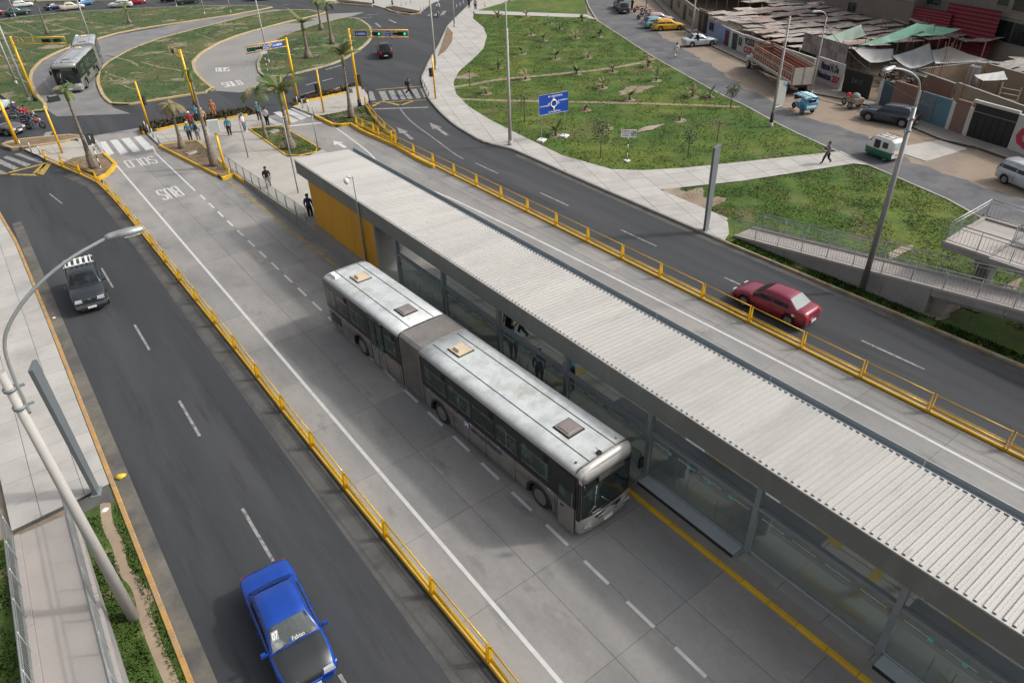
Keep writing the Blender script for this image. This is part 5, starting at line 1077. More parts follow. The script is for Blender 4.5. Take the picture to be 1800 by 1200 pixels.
# big blue direction sign
a, b = G(951, 250), G(993, 242); t = thing('direction_sign', 'big blue roundabout direction sign on two posts in the park', 'road sign', ((a.x+b.x)/2, (a.y+b.y)/2, .09)); d = (b-a); hw = d.length/2; d.normalize(); n = V((d.y, -d.x, 0))
if n.dot(V((-a.x, -a.y, 0))) < 0: n = -n
for s in (-1, 1):
    MB().tube([d*s*hw*.95, d*s*hw*.95+V((0, 0, 3.5))], .04, 8).build('leg', galv, t); q = d*s*hw*.95; MB().box((q.x, q.y, .06), (.7, .6, .16), rz=.4).build('footing', white_t, t)
o = panel(t, V((0, 0, 2.95))+n*.05, d, n, 2.75, 1.6, blue_s, [('AV. ARGENTINA', .05, .37, .5, .09), ('AV. NARANJAL', -.3, -.08, .34, .08), ('AV. MARAÑON', .31, .12, .34, .08), ('A. INDUSTRIAL', .03, -.4, .42, .08)])
c0 = V((0, 0, 2.95))+n*.1; u = V((0, 0, 1)); m = MB()
m.tube([c0+d*math.cos(6.283*k/20)*.27+u*math.sin(6.283*k/20)*.27 for k in range(21)], .05, 5, caps=False)
def tri(p, q, w): 
    dr = (q-p).normalized(); sd = dr.cross(n); m.add([p+sd*w, q, p-sd*w], [(0, 1, 2)]); m.f.append(m.f[-1][::-1]); m.m.append(0); m.s.append(False)
for dr in (d*.28, d*-.28, u*.28): tri(c0+dr, c0+dr*2.2, .15)
m.tube([c0-u*.25, c0-u*.6], .06, 5); m.build('roundabout_symbol', sign_w, o)
# small white no sign
b = G(1102, 285); t = thing('park_sign', 'small white and red notice sign on a striped post in the park', 'sign', (b.x, b.y, .09))
for k in range(6): MB().tube([(0, 0, .33*k), (0, 0, .33*k+.33)], .035, 8).build('post_band', sign_w if k % 2 else sig_blk, t)
MB().box((0, 0, .03), (.4, .4, .08)).build('footing', white_t, t)
nn = V((-b.x, -b.y, 0)).normalized(); dd = V((-nn.y, nn.x, 0)); dd = dd if dd.x > 0 else -dd; o = panel(t, (0, 0, 2.15), dd, nn, 1.15, .58, sign_w)
redt = pm('red_lettering', (.5, .03, .04), .6)
for s, cx, cy, ww, hh, mm in (('ATENCION', -.2, .3, .5, .16, redt), ('PROHIBIDO ARROJAR', -.2, .0, .5, .12, navy_t), ('BASURA', -.2, -.28, .4, .12, navy_t)):
    p = V((0, 0, 2.15))+dd*(cx-ww/2)*1.15+u*(cy-hh/2)*.58+nn*.045; text_on(s, p, dd*ww*1.15, u*hh*.58, mm, o, 'lettering', .03)
m = MB(); cc = V((0, 0, 2.15))+dd*.36+nn*.045; m.tube([cc+dd*math.cos(6.283*k/16)*.19+u*math.sin(6.283*k/16)*.19 for k in range(17)], .02, 5, caps=False).tube([cc+dd*.13+u*.13, cc-dd*.13-u*.13], .02, 5).box(tuple(cc), (.09, .05, .14)); m.build('prohibition_symbol', sig_blk, o)
# bollards
def bollard(px, label, grp, rz=0):
    b = G(*px); t = thing('bollard', label, 'bollard', (b.x, b.y, .1), 0, grp); MB().tube([(0, 0, 0), (0, 0, .86)], .055, 8).build('shaft', galv, t); MB().tube([(0, 0, .86), (0, 0, .9)], [.06, .035], 8).build('cap', steel, t)
for k, px in enumerate(((40, 265), (57, 270), (73, 275))): bollard(px, ('left post of the three by the left crossing', 'middle post of the three by the left crossing', 'right post of the three by the left crossing')[k], 'bollards at the left crossing')
for k, px in enumerate(((258, 232), (264, 238), (271, 245), (281, 256))): bollard(px, ('metal bollard nearest the long bed by the bus crossing', 'second metal bollard from the long bed', 'third metal bollard from the long bed', 'metal bollard at the corner of the soil bed')[k], 'bollards beside the first bus crossing')
for k, px in enumerate(((524, 187), (533, 193), (543, 199), (553, 207))): bollard(px, ('metal bollard behind the middle signal foot', 'second bollard from the middle signal', 'third bollard from the middle signal', 'bollard at the tip of the grass wedge')[k], 'bollards beside the second bus crossing')
for k, px in enumerate(((170, 262), (178, 270), (174, 266))): bollard(px, ('far metal bollard behind the striped sign', 'near metal bollard behind the striped sign', 'middle metal bollard behind the striped sign')[k], 'bollards at the left soil bed')
for k, px in enumerate(((743, 150), (747, 156), (750, 163), (754, 171))): bollard(px, ('farthest bollard at the right crossing', 'second farthest bollard at the right crossing', 'second nearest bollard at the right crossing', 'nearest bollard at the right crossing')[k], 'bollards at the right crossing')
for k, px in enumerate(((796, 24), (803, 20), (809, 17), (815, 13), (740, 22), (745, 21), (750, 19), (755, 17), (706, 12), (714, 10), (722, 8))): bollard(px, 'one of the tiny metal bollards lining the far crossings', 'far bollards')
b = G(650, 184); t = thing('litter_bin', 'dark post at the head of the right railing', 'post', (b.x, b.y, .1)); MB().tube([(0, 0, 0), (0, 0, 1.1)], .06, 8).build('shaft', sig_blk, t); MB().tube([(0, 0, 1.1), (0, 0, 1.25)], .09, 8).build('cap', sig_blk, t)
for q, rz, sz, nm, lb in (((96, 178), .1, (1.1, .7, .5), 'black_block', 'black ballast block at the foot of the far left signal'), ((533, 184), 0, (.6, .5, .45), 'black_block', 'black ballast block at the foot of the middle signal'), ((625, 163), .2, (1.2, .7, .5), 'utility_box', 'low grey utility box behind the right signal mast'), ((147, 248), .1, (.9, .6, .3), 'utility_slab', 'pinkish slab in the low earth bed'), ((338, 274), .35, (.85, .45, .28), 'utility_slab', 'pale concrete cover in the soil bed'), ((482, 236), .3, (.9, .6, .26), 'utility_slab', 'pale concrete cover in the grassy plaza bed')):
    b = G(*q); t = thing(nm, lb, 'block', (b.x, b.y, .05), rz); MB().box((0, 0, sz[2]/2), sz, taper=.94).build('casing', sig_blk if 'black' in nm else walk[0], t); MB().box((0, 0, sz[2]+.01), (sz[0]*.7, sz[1]*.7, .02)).build('lid', steel if 'black' in nm else plat_c, t)
# pedestrian mesh fence at plaza corner
t = thing('mesh_panel', 'low wire mesh panel at the head of the soil bed', 'fence'); a, b = G(283, 256), G(345, 248)
for k in range(24):
    p = a.lerp(b, k/23); MB().tube([p+V((0, 0, .1)), p+V((0, 0, .9))], .008, 4).build('wire', galv, t)
for z in (.15, .5, .9): MB().tube([a+V((0, 0, z)), b+V((0, 0, z))], .012, 5).build('rail', galv, t)
# litter
for q, lb, c, s in (((213, 839), 'yellow plastic bag lying in the left gutter', (.6, .42, .04), .16), ((186, 899), 'white rubbish bag on the dusty verge corner', (.7, .68, .66), .13), ((95, 560), 'white scrap in the left gutter', (.65, .65, .62), .07), ((1005, 0), 'x', None, 0)):
    if c is None: continue
    b = G(*q); m = MB(); m.loft([[(math.cos(6.283*k/9)*r*s*(1+.35*rnd.uniform(-1, 1))*1.3, math.sin(6.283*k/9)*r*s*(1+.3*rnd.uniform(-1, 1)), z*s) for k in range(9)] for z, r in ((0, .8), (.25, 1), (.6, .75), (.8, .3))]); o = m.build('rubbish_bag', pm('bag_%d' % q[0], c, .5, var=.15, scale=8), None, (b.x, b.y, .03), recalc=True); tag(o, lb, 'bag')
# ================================================================== footbridge ramps
br_c = pm('bridge_concrete', (.235, .23, .22), .85, var=.14, scale=.8, bump=.2, col2=(.17, .17, .165), thr=(.5, .7), s2=.7)
br_d = pm('bridge_deck', (.33, .3, .28), .85, var=.08, scale=1, bump=.1)
def handrail(parent, a, b, sp=.14, h=1.0, mat=galv, post=1.5, two=True):
    a, b = V(a), V(b); L = (b-a).length; n = max(2, int(L/sp)); up = V((0, 0, 1)); m = MB()
    MB().tube([a+up*h, b+up*h], .03, 6).build('top_rail', mat, parent); MB().tube([a+up*.1, b+up*.1], .018, 5).build('bottom_rail', mat, parent)
    if two: MB().tube([a+up*h*.82, b+up*h*.82], .02, 5).build('mid_rail', mat, parent)
    if n > 120: n = int(n/1)
    for k in range(n+1):
        p = a.lerp(b, k/n); m.tube([p+up*.1, p+up*h*.82], .009, 4, caps=False, sm=False)
    tag(m.build('balusters', mat, parent), kind='stuff')
    k = max(1, round(L/post))
    for i in range(k+1): p = a.lerp(b, i/k); MB().tube([p, p+up*h], .022, 5).build('post', mat, parent)
def sloped(parent, x0, x1, ya, za, yb, zb, th=None, name='ramp_slab', mat=br_c, zbot=None):
    m = MB(); bz = lambda z: (0 if th is None else z-th)
    m.add([(x0, ya, za), (x1, ya, za), (x1, yb, zb), (x0, yb, zb), (x0, ya, bz(za)), (x1, ya, bz(za)), (x1, yb, bz(zb)), (x0, yb, bz(zb))], [(0, 3, 2, 1), (4, 5, 6, 7), (0, 1, 5, 4), (1, 2, 6, 5), (2, 3, 7, 6), (3, 0, 4, 7)])
    return m.build(name, mat, parent, recalc=True)
rt = thing('footbridge_ramp', 'switchback concrete footbridge ramp with steel railings at the right edge', 'footbridge'); S_ = .122
zr = lambda y: .14+(23.2-y)*S_
xa, xb = 33.86, 35.72
for k in range(5):
    ya, yb = 23.2-k*2.33, 23.2-(k+1)*2.33+.015; sloped(rt, xa, xb, ya, zr(ya), yb, zr(yb), name='ramp_block')
for k in range(8):
    ya, yb = 11.54-k*3.2, 11.54-(k+1)*3.2+.02; sloped(rt, xa+.0, xb, ya, zr(ya), yb, zr(yb), .38, 'deck_beam')
    sloped(rt, xa+.35, xb-.35, ya, zr(ya)-.385, yb, zr(yb)-.385, .3, 'girder')
for s, x in ((0, xa+.07), (1, xb-.07)):
    for k in range(9):
        ya, yb = 23.15-k*4.1, 23.15-(k+1)*4.1+.02; sloped(rt, x-.09, x+.09, ya, zr(ya)+.1, yb, zr(yb)+.1, .12, 'kerb_beam', br_d)
sloped(rt, xa+.17, xb-.17, 23.18, zr(23.18)+.012, -14, zr(-14)+.012, .02, 'ramp_paving', br_d)
handrail(rt, (xa+.07, 23.2, zr(23.2)+.08), (xa+.07, -13, zr(-13)+.08), sp=.16); handrail(rt, (xb-.07, 22.4, zr(22.4)+.08), (xb-.07, -13, zr(-13)+.08), sp=.16)
# outer handrail posts of the green tinted rail continue on the ground
MB().box((34.8, 11.2, .75), (.9, .7, 1.3)).build('abutment', br_c, rt)
# upper landing
lz = 3.0; lx0, lx1, ly = 35.95, 40.45, 12.55
MB().box(((lx0+lx1)/2, ly-1.1, lz-.14), (lx1-lx0, 2.2, .28)).build('landing', br_c, rt); MB().box(((lx0+lx1)/2, ly-1.1, lz+.004), (lx1-lx0-.5, 1.9, .012)).build('landing_paving', br_d, rt)
sloped(rt, lx0, 38.05, ly-2.22, lz, -14, lz-.0+.0, .28, 'upper_deck'); sloped(rt, 38.25, lx1, ly-2.22, lz+.0, -14, lz+2.4, .28, 'upper_deck')
sloped(rt, lx0+.2, 37.85, ly-2.25, lz+.014, -14, lz+.014, .012, 'deck_paving', br_d); sloped(rt, 38.45, lx1-.2, ly-2.25, lz+.014, -14, lz+2.414, .012, 'deck_paving', br_d)
for q in ((lx0+.07, ly-1.1, .14, 2.2), (lx1-.07, ly-1.1, .14, 2.2)): MB().box((q[0], q[1], lz+.05), (q[2], q[3], .12)).build('kerb_beam', br_d, rt)
MB().box(((lx0+lx1)/2, ly-.07, lz+.05), (lx1-lx0-.3, .14, .12)).build('kerb_beam', br_d, rt)
handrail(rt, (lx0+.07, ly-.07, lz+.1), (lx0+.07, -13, lz+.1), sp=.17); handrail(rt, (lx0+.07, ly-.07, lz+.1), (lx1-.07, ly-.07, lz+.1), sp=.17); handrail(rt, (lx1-.07, ly-.07, lz+.1), (lx1-.07, ly-2.2, lz+.1), sp=.17); handrail(rt, (lx1-.07, ly-2.2, lz+.1), (lx1-.07, -13, lz+2.4), sp=.17)
handrail(rt, (38.0, ly-2.3, lz+.1), (38.0, -13, lz+.1), sp=.17, h=.95); handrail(rt, (38.3, ly-2.3, lz+.1), (38.3, -13, lz+2.4), sp=.17, h=.95)
for y in (10.9, -2):
    m = MB(); m.loft([[(x*w_+38.1, y+yy*.32, z) for x, yy in ((-1, -1), (1, -1), (1, 1), (-1, 1))] for z, w_ in ((0, .45), (1.4, .55), (2.15, 1.0), (2.72, 1.75))], sm=False); m.build('pier', br_c, rt, recalc=True)
# left ramp
lt = thing('footbridge_ramp', 'pale concrete footbridge ramp with railings rising in the bottom left corner', 'footbridge'); zl = lambda y: .14+max(0, (23.9-y))*.115; xa, xb = -4.42, -2.42
for k in range(5): ya, yb = 24.1-k*4, 24.1-(k+1)*4+.015; sloped(lt, xa, xb, ya, zl(ya), yb, zl(yb), name='ramp_block')
for x in (xa+.12, xb-.12):
    for k in range(4): ya, yb = 24.0-k*5, 24.0-(k+1)*5+.02; sloped(lt, x-.12, x+.12, ya, zl(ya)+.12, yb, zl(yb)+.12, .14, 'kerb_beam', br_d)
sloped(lt, xa+.25, xb-.25, 24.05, zl(24.05)+.012, 4, zl(4)+.012, .02, 'ramp_paving', br_d)
handrail(lt, (xa+.08, 24.1, zl(24.1)+.1), (xa+.08, 4, zl(4)+.1), sp=.12); handrail(lt, (xb-.1, 24.1, zl(24.1)+.1), (xb-.1, 4, zl(4)+.1), sp=.12)
# low rail of the park edge with green weeds beyond the right ramp
gr = thing('railing', 'weathered greenish railing standing in the grass behind the right ramp', 'railing'); handrail(gr, (36.1, 23.2, .1), (36.1, 9.0, .1+.9), sp=.2, h=.95, mat=pm('railing_green', (.2, .3, .22), .5, .2, var=.1))
# ================================================================== the built-up side street
def wm(name, c, **k): return pm(name, c, .85, var=k.pop('var', .14), scale=k.pop('scale', .6), bump=.15, col2=k.pop('col2', tuple(x*.72 for x in c)), thr=(.5, .68), s2=k.pop('s2', .6), **k)
w_white = wm('wall_white', (.42, .42, .4)); w_pastel = wm('wall_pastel_blue', (.2, .25, .36)); w_beige = wm('wall_beige', (.27, .24, .18)); w_brick = wm('wall_brick_red', (.19, .11, .085)); w_grey = wm('wall_grey', (.23, .22, .2)); w_tan = wm('wall_tan', (.26, .2, .14))
w_apt = [wm('apt_%d' % i, c, scale=.25, s2=.2) for i, c in enumerate(((.17, .145, .12), (.2, .175, .15), (.15, .14, .125), (.22, .185, .15)))]
gate_blk = pm('gate_black', (.012, .013, .013), .5, var=.1); gate_blue = wm('gate_blue', (.09, .17, .22)); gate_gb = wm('gate_greyblue', (.12, .16, .18)); door_red = wm('door_maroon', (.1, .02, .03)); door_dk = pm('door_dark', (.03, .032, .03), .6)
win_dk = pm('window_dark', (.018, .024, .022), .15, var=.4, scale=1.5, spec=.6); pillar_w = wm('pillar_white', (.46, .46, .43))
zinc = [pm('zinc_%d' % i, c, .8, .05, var=.22, scale=.9, stretch=(1, 4, 1), col2=c2, thr=(.45, .62), s2=.8) for i, (c, c2) in enumerate((((.36, .32, .29), (.26, .2, .17)), ((.3, .28, .26), (.2, .17, .15)), ((.4, .36, .32), (.28, .23, .19)), ((.33, .26, .23), (.22, .14, .11)), ((.22, .215, .2), (.14, .13, .12))))]
def corr_panel(mb, o, du, dv, nr=8, amp=.04, m=0):
    """corrugated sheet from corner o with edge vectors du (across the ribs) and dv"""
    o, du, dv = V(o), V(du), V(dv); n = du.cross(dv).normalized(); L0 = []
    for k in range(nr*2+1): L0.append(o+du*(k/(nr*2))+n*(amp*(k % 2)))
    A = [p for p in L0]; B = [p+dv for p in L0]; N = len(A)
    mb.add(A+B, [(i, i+1, N+i+1, N+i) for i in range(N-1)], m)
def seg(pa, pb, h, mat, name, label, cat='wall', thick=.22, z0=-.02, proud=0.0, z1=None, parent=None, off=0):
    a, b = G(*pa), G(*pb); d = (b-a); L = d.length; d.normalize(); n = V((-d.y, d.x, 0)); n = n if n.dot(V((a.x, a.y, 0))) > 0 else -n
    a = a-n*proud; b = b-n*proud; t = parent or thing(name, label, cat, (a.x, a.y, 0)); o = V((a.x, a.y, 0)) if not parent else V((0, 0, 0)); m = MB(); a0, b0 = (a-V((a.x, a.y, 0)), b-V((a.x, a.y, 0))) if not parent else (a, b)
    P = [a0, b0, b0+n*thick, a0+n*thick]; m.loft([[tuple(p+V((0, 0, z))) for p in P] for z in (z0, h)], sm=False); m.build('panel' if parent is None else name, mat, t, recalc=True)
    return t, (a0, d, n, L)
def onwall(t, fr, u0, u1, z0, z1, mat, name, pr=.03, frame=None, bars=0):
    a, d, n, L = fr; m = MB(); P = [a+d*u0-n*pr, a+d*u1-n*pr, a+d*u1, a+d*u0]; m.loft([[tuple(p+V((0, 0, z))) for p in P] for z in (z0, z1)], sm=False); o = m.build(name, mat, t, recalc=True)
    if frame:
        f = MB(); q = -n*(pr+.01); C = [a+d*u0+q+V((0, 0, z0)), a+d*u1+q+V((0, 0, z0)), a+d*u1+q+V((0, 0, z1)), a+d*u0+q+V((0, 0, z1))]; f.tube(C+[C[0]], .035, 4, caps=False, sm=False)
        for k in range(bars): c = a+d*(u0+(u1-u0)*(k+1)/(bars+1))+q; f.tube([c+V((0, 0, z0)), c+V((0, 0, z1))], .02, 4)
        f.build('frame', frame, o)
    return o
def walltext(t, fr, s, u0, u1, z0, z1, mat, flip=False, bold=.04):
    a, d, n, L = fr
    # reading direction is to the photographer's right
    r = V((CYR[0], CYR[1], 0)); 
    if d.dot(r) >= 0: p0, du = a+d*u0, d*(u1-u0)
    else: p0, du = a+d*u1, d*(u0-u1)
    return text_on(s, p0-n*.045+V((0, 0, z0)), du, V((0, 0, z1-z0)), mat, t, 'lettering', bold)
CYR = (math.cos(CY), -math.sin(CY)); letr = pm('lettering_red', (.4, .03, .06), .7, var=.1); letn = pm('lettering_navy', (.03, .03, .07), .7); letk = pm('lettering_black', (.03, .035, .03), .7)
# pavement along the walls
swp = [(1140, -8), (1194, 47), (1252, 83), (1309, 110), (1430, 166), (1483, 176), (1540, 191), (1607, 227), (1654, 247), (1720, 262), (1840, 305), (1850, 292), (1767, 262), (1692, 240), (1625, 215), (1539, 183), (1473, 159), (1430, 143), (1315, 98), (1286, 86), (1241, 62), (1200, 40), (1150, -8)]
w = struct('pavement', MB().prism(PW(swp), -.05, .11), conc_base, 'narrow concrete pavement in front of the walls')
slabs('paving_slab', PW(swp), frange(-60, 80, 2.2), frange(-60, 80, 2.2), -.02, .13, [wm('side_walk', (.24, .22, .195))], w, ang=-.4, org=(66, 32), limit=120)
# from right to left
t, fr = seg((1769, 264), (1860, 298), 2.75, w_white, 'painted_wall', 'white wall with big red letters at the right edge'); walltext(t, fr, 'CU', .35, 3.6, .5, 2.1, letr, bold=.06)
t, fr = seg((1697, 241), (1768, 263.5), 2.75, gate_blk, 'garage_gate', 'wide black metal garage gate under a pale lintel', 'gate', .12); L = fr[3]
for k in range(6): onwall(t, fr, .05+k*L/6, (k+1)*L/6-.03, .05, 2.05, gate_blk, 'gate_leaf', .03)
onwall(t, fr, 0, L, 2.08, 2.12, steel, 'rail', .05); onwall(t, fr, -.15, L+.15, 2.76, 2.98, pillar_w, 'lintel', .2)
t, fr = seg((1666, 230.5), (1690, 238.5), 2.6, w_brick, 'brick_wall', 'short red brown wall left of the black gate'); onwall(t, fr, fr[3], fr[3]+.32, 0, 2.3, pillar_w, 'pillar', .06); onwall(t, fr, -.35, 0, 0, 2.3, pillar_w, 'pillar', .06)
for k in range(9): onwall(t, fr, 0, fr[3], .25+k*.25, .265+k*.25, w_tan, 'brick_course', .005)
t, fr = seg((1608, 210), (1661, 228.5), 2.4, gate_gb, 'blue_gate', 'blue and grey painted double gate', 'gate', .1); L = fr[3]
onwall(t, fr, L*.5+.02, L-.05, .05, 2.38, gate_blue, 'gate_leaf', .05); onwall(t, fr, .05, L*.5-.02, .05, 2.38, gate_gb, 'gate_leaf', .05); walltext(t, fr, 'X', .3, .9, .5, 1.8, letk)
t, fr = seg((1561, 193), (1601, 207.5), 2.55, w_brick, 'brick_wall', 'red brown wall between the dark door and the blue gate'); onwall(t, fr, fr[3], fr[3]+.35, 0, 2.4, pillar_w, 'pillar', .06)
t, fr = seg((1544, 186.5), (1560, 192.5), 2.3, pm('door_slate', (.04, .07, .09), .6), 'slate_door', 'narrow slate blue door beside a white pillar', 'door', .1); onwall(t, fr, -.4, 0, 0, 2.3, pillar_w, 'pillar', .06)
t, fr = seg((1478, 163), (1524, 178), 2.3, gate_blk, 'black_gate', 'faded black gate with chalked digits next to the name wall', 'gate', .1); walltext(t, fr, '2417', fr[3]*.3, fr[3]*.7, 1.2, 1.6, pm('chalk', (.1, .13, .14), .8), bold=0)
t, fr = seg((1431, 144), (1474, 160), 2.45, w_white, 'name_wall', 'white wall painted with a name and the number 257'); L = fr[3]
walltext(t, fr, 'Manuel H. De', L*.16, L*.86, 1.45, 2.2, letn, bold=.05); walltext(t, fr, 'Mendoza', L*.07, L*.62, .6, 1.25, letn, bold=.05); walltext(t, fr, '257', L*.66, L*.95, .55, 1.2, letr, bold=.05)
a = fr[0]; fd, fn = fr[1], fr[2]
sh = thing('sheet_wall', 'grey corrugated sheet wall above the painted name', 'sheet wall'); g0, g1 = G(1400, 132), G(1474, 160); dd = (g1-g0); Ls = dd.length; dd.normalize()
for k in range(5):
    for r_ in range(2):
        m = MB(); p0 = g0+dd*(Ls*k/5)+V((0, 0, 2.5+r_*.85)); corr_panel(m, p0, V((0, 0, .88)), dd*(Ls/5+.05), 6, .03); m.build('sheet', zinc[4 if (k+r_) % 2 else 1], sh)
t, fr = seg((1304, 95), (1425, 142), 2.15, w_white, 'painted_wall', 'white wall with a phone number and red letters behind the truck'); L = fr[3]
rv = fr[1].dot(V((CYR[0], CYR[1], 0))) > 0
def uu(f0, f1): return (L*f0, L*f1)
walltext(t, fr, '925561721', *uu(.02, .36), 1.15, 1.95, letk, bold=.05); walltext(t, fr, 'COLEGIO', *uu(.02, .33), .25, 1.0, letr, bold=.06)
t, fr = seg((1280, 84.5), (1303.5, 95), 2.1, w_white, 'house_front', 'white house front with a dark door and a window', 'house'); L = fr[3]; onwall(t, fr, L*.25, L*.6, .02, 1.9, door_dk, 'door', .04, steel); onwall(t, fr, L*.7, L*.95, .8, 1.7, win_dk, 'window', .04, pillar_w, 1)
t, fr = seg((1241, 63.5), (1279.5, 84), 2.1, w_pastel, 'house_front', 'pale blue house front with a barred window and a maroon door', 'house'); L = fr[3]; onwall(t, fr, L*.12, L*.3, .95, 1.85, win_dk, 'window', .04, door_red, 2); onwall(t, fr, L*.83, L*.98, .02, 1.85, door_red, 'door', .05)
t, fr = seg((1226, 55), (1240, 62.5), 2.6, gate_blk, 'dark_passage', 'passage opening drawn as a flat black panel beside the pale blue house', 'gate', .1); onwall(t, fr, 0, fr[3], 2.6, 2.9, w_beige, 'lintel', .1)  # black panel stands for the shade inside the open passage
t, fr = seg((1160, -2), (1225, 54), 2.5, w_beige, 'house_front', 'beige house front at the top of the side street', 'house'); L = fr[3]
for q in (.2, .5, .8): onwall(t, fr, L*q, L*(q+.07), 1.0, 1.9, win_dk, 'window', .04, steel, 1)
onwall(t, fr, L*.67, L*.73, .02, 1.9, door_dk, 'door', .04); onwall(t, fr, L*.32, L*.38, .02, 1.9, door_dk, 'door', .04)
t, fr = seg((1120, -40), (1160, -3), 3.2, wm('wall_teal', (.08, .12, .13)), 'house_front', 'dark teal front with white posts at the top edge', 'house')
for k in range(5): onwall(t, fr, 1.0+k*2.2, 1.4+k*2.2, .1, 3.0, pillar_w, 'post', .06)
# ground behind the walls and shed roofs
W0, W1 = G(1767, 263), G(1241, 63); eu = (W1-W0); LW = eu.length; eu.normalize(); en = V((eu.y, -eu.x, 0)); en = en if en.x > 0 else -en
def WP(u, n, z=0): p = W0+eu*u+en*n; return V((p.x, p.y, z))
struct('yard_ground', MB().prism([(WP(u, n).x, WP(u, n).y) for u, n in ((-30, 5), (-30, 90), (110, 90), (110, 12), (60, 8), (20, 6))], -.05, .0), dirt_st, 'yards behind the walls')
def wallof(px, n0):  # depth of the facade behind the straight line, at a picture column
    return n0
def proj_u(px, py): g = G(px, py)-W0; return g.dot(eu), g.dot(en)
def shed(label, corners_u, rows, cols, z, ms, seed, jz=.25, tilt=.12, name='shed_roof'):
    (ua, ub, na, nb) = corners_u; t = thing(name, label, 'shed roof'); rr = random.Random(seed); du = (ub-ua)/cols; dn = (nb-na)/rows
    for i in range(cols):
        for j in range(rows):
            u = ua+du*i+rr.uniform(-.4, .4); n = na+dn*j+rr.uniform(-.3, .3); zz = z+rr.uniform(-jz, jz)+.05*j; a = rr.uniform(-.12, .12)
            e1 = eu*math.cos(a)+en*math.sin(a); e2 = -eu*math.sin(a)+en*math.cos(a); m = MB()
            corr_panel(m, WP(u, n, zz), e1*(du*1.12)+V((0, 0, rr.uniform(-tilt, tilt))), e2*(dn*1.15)+V((0, 0, rr.uniform(-tilt, tilt*1.6))), 7, .035); m.build('roof_sheet', ms[rr.randrange(len(ms))], t)
    fr_ = MB()
    for k in range(int((ub-ua)/3)+1):
        for n in (na, nb): p = WP(ua+3*k, n, 0); fr_.tube([p, p+V((0, 0, z))], .06, 5)
    tag(fr_.build('props', w_tan, t), kind='stuff'); return t
u1, n1 = proj_u(1430, 144); u2, n2 = proj_u(1300, 94); u3, n3 = proj_u(1241, 63); u4, n4 = proj_u(1540, 184)
shed('patchwork of pinkish corrugated sheets over the houses behind the truck', (u1+1, u2+1, n1*.5+n2*.5+.6, 15), 7, 11, 2.45, zinc[:4], 3)
shed('patchwork of pale sheets over the pale blue house', (u2, u3+2, n2*.5+n3*.5+.6, 17), 7, 8, 2.45, zinc[:4], 4)
shed('grey sheets over the sheds near the top edge', (u3+2, u3+34, 9, 27), 7, 11, 2.9, zinc[1:], 5, .5, .25)
shed('jumbled grey sheds in the middle of the block', (u1-3, u3, 16, 34), 8, 13, 3.0, zinc, 6, .6, .3)
shed('flat pale shed roof at the far right', (-8, 5, 7, 14), 3, 5, 3.1, zinc[:3], 8, .2, .1)
shed('broken sheets beside the grey awnings', (6, u4, 9, 15), 3, 5, 2.7, zinc, 9, .5, .3)
# low inner walls
for (ua, na, ub, nb, h, m, lb) in ((1, 2.2, 9, 3.0, 2.6, w_tan, 'tan inner wall behind the blue gate'), (-6, 3.5, 1, 3.6, 2.9, w_brick, 'brown inner wall behind the black gate'), (9.5, 3.2, 14.5, 3.6, 2.4, w_brick, 'brown inner wall behind the slate door'), (1, 2.2, 1.2, 9, 2.8, w_grey, 'grey cross wall in the yard'), (14.5, 3.5, 14.7, 12, 2.5, w_tan, 'tan cross wall beside the name wall'), (-9, 8.5, 12, 9.0, 3.0, w_tan, 'long tan wall under the grey awnings')):
    a, b = WP(ua, na), WP(ub, nb); d = (b-a).normalized(); n = V((-d.y, d.x, 0))*.1; t = thing('yard_wall', lb, 'wall'); MB().loft([[tuple(p+V((0, 0, z))) for p in (a-n, b-n, b+n, a+n)] for z in (0, h)], sm=False).build('wall', m, t, recalc=True)
    MB().loft([[tuple(p+V((0, 0, z))) for p in (a-n*1.2, b-n*1.2, b+n*1.2, a+n*1.2)] for z in (h+.003, h+.08)], sm=False).build('coping', w_grey, t, recalc=True)
# cloth awnings: sagging sheets between picture-measured corners
def tarp(label, cs, z, mat, sag=.5, n=12, name='awning'):
    """cs: four (px, py, z) corners"""
    t = thing(name, label, 'awning'); A, B, C_, D = [G(p[0], p[1], p[2]) for p in cs]; m = MB(); vs = []
    for i in range(n+1):
        for j in range(n+1):
            u_, v_ = i/n, j/n; p = A.lerp(B, u_).lerp(D.lerp(C_, u_), v_); s = math.sin(u_*math.pi)*math.sin(v_*math.pi); e = (math.sin(u_*math.pi)+math.sin(v_*math.pi))*.35
            vs.append(p-V((0, 0, sag*(s+e)*.7))+V((0, 0, .05*math.sin(u_*19+v_*7)*s)))
    m.add(vs, [(i*(n+1)+j, (i+1)*(n+1)+j, (i+1)*(n+1)+j+1, i*(n+1)+j+1) for i in range(n) for j in range(n)], 0, True); m.build('cloth', mat, t)
    for p in (A, B, C_, D): MB().tube([V((p.x, p.y, 0)), p], .03, 5).build('pole', rust_d, t)
    for p, q in ((A, B), (B, C_)): MB().tube([p, p.lerp(q, .5)-V((0, 0, sag*.25)), q], .015, 4).build('rope', sig_blk, t)
rust_d = pm('post_dark', (.06, .045, .035), .8)
grn = pm('tarp_green', (.1, .24, .17), .75, var=.12, scale=.6, col2=(.18, .3, .24), thr=(.5, .65), s2=.4); pgrn = pm('tarp_pale_green', (.24, .3, .25), .8, var=.12, scale=.6); gry = pm('tarp_grey', (.3, .3, .3), .75, var=.08, scale=.5, col2=(.24, .24, .24), s2=.4); gry2 = pm('tarp_light_grey', (.38, .375, .36), .75, var=.08, scale=.5)
tarp('long green awning slung between the apartment blocks', [(1508, 80, 4.0), (1612, 41, 5.2), (1645, 43, 5.2), (1580, 72, 4.0)], 4, grn, .3)
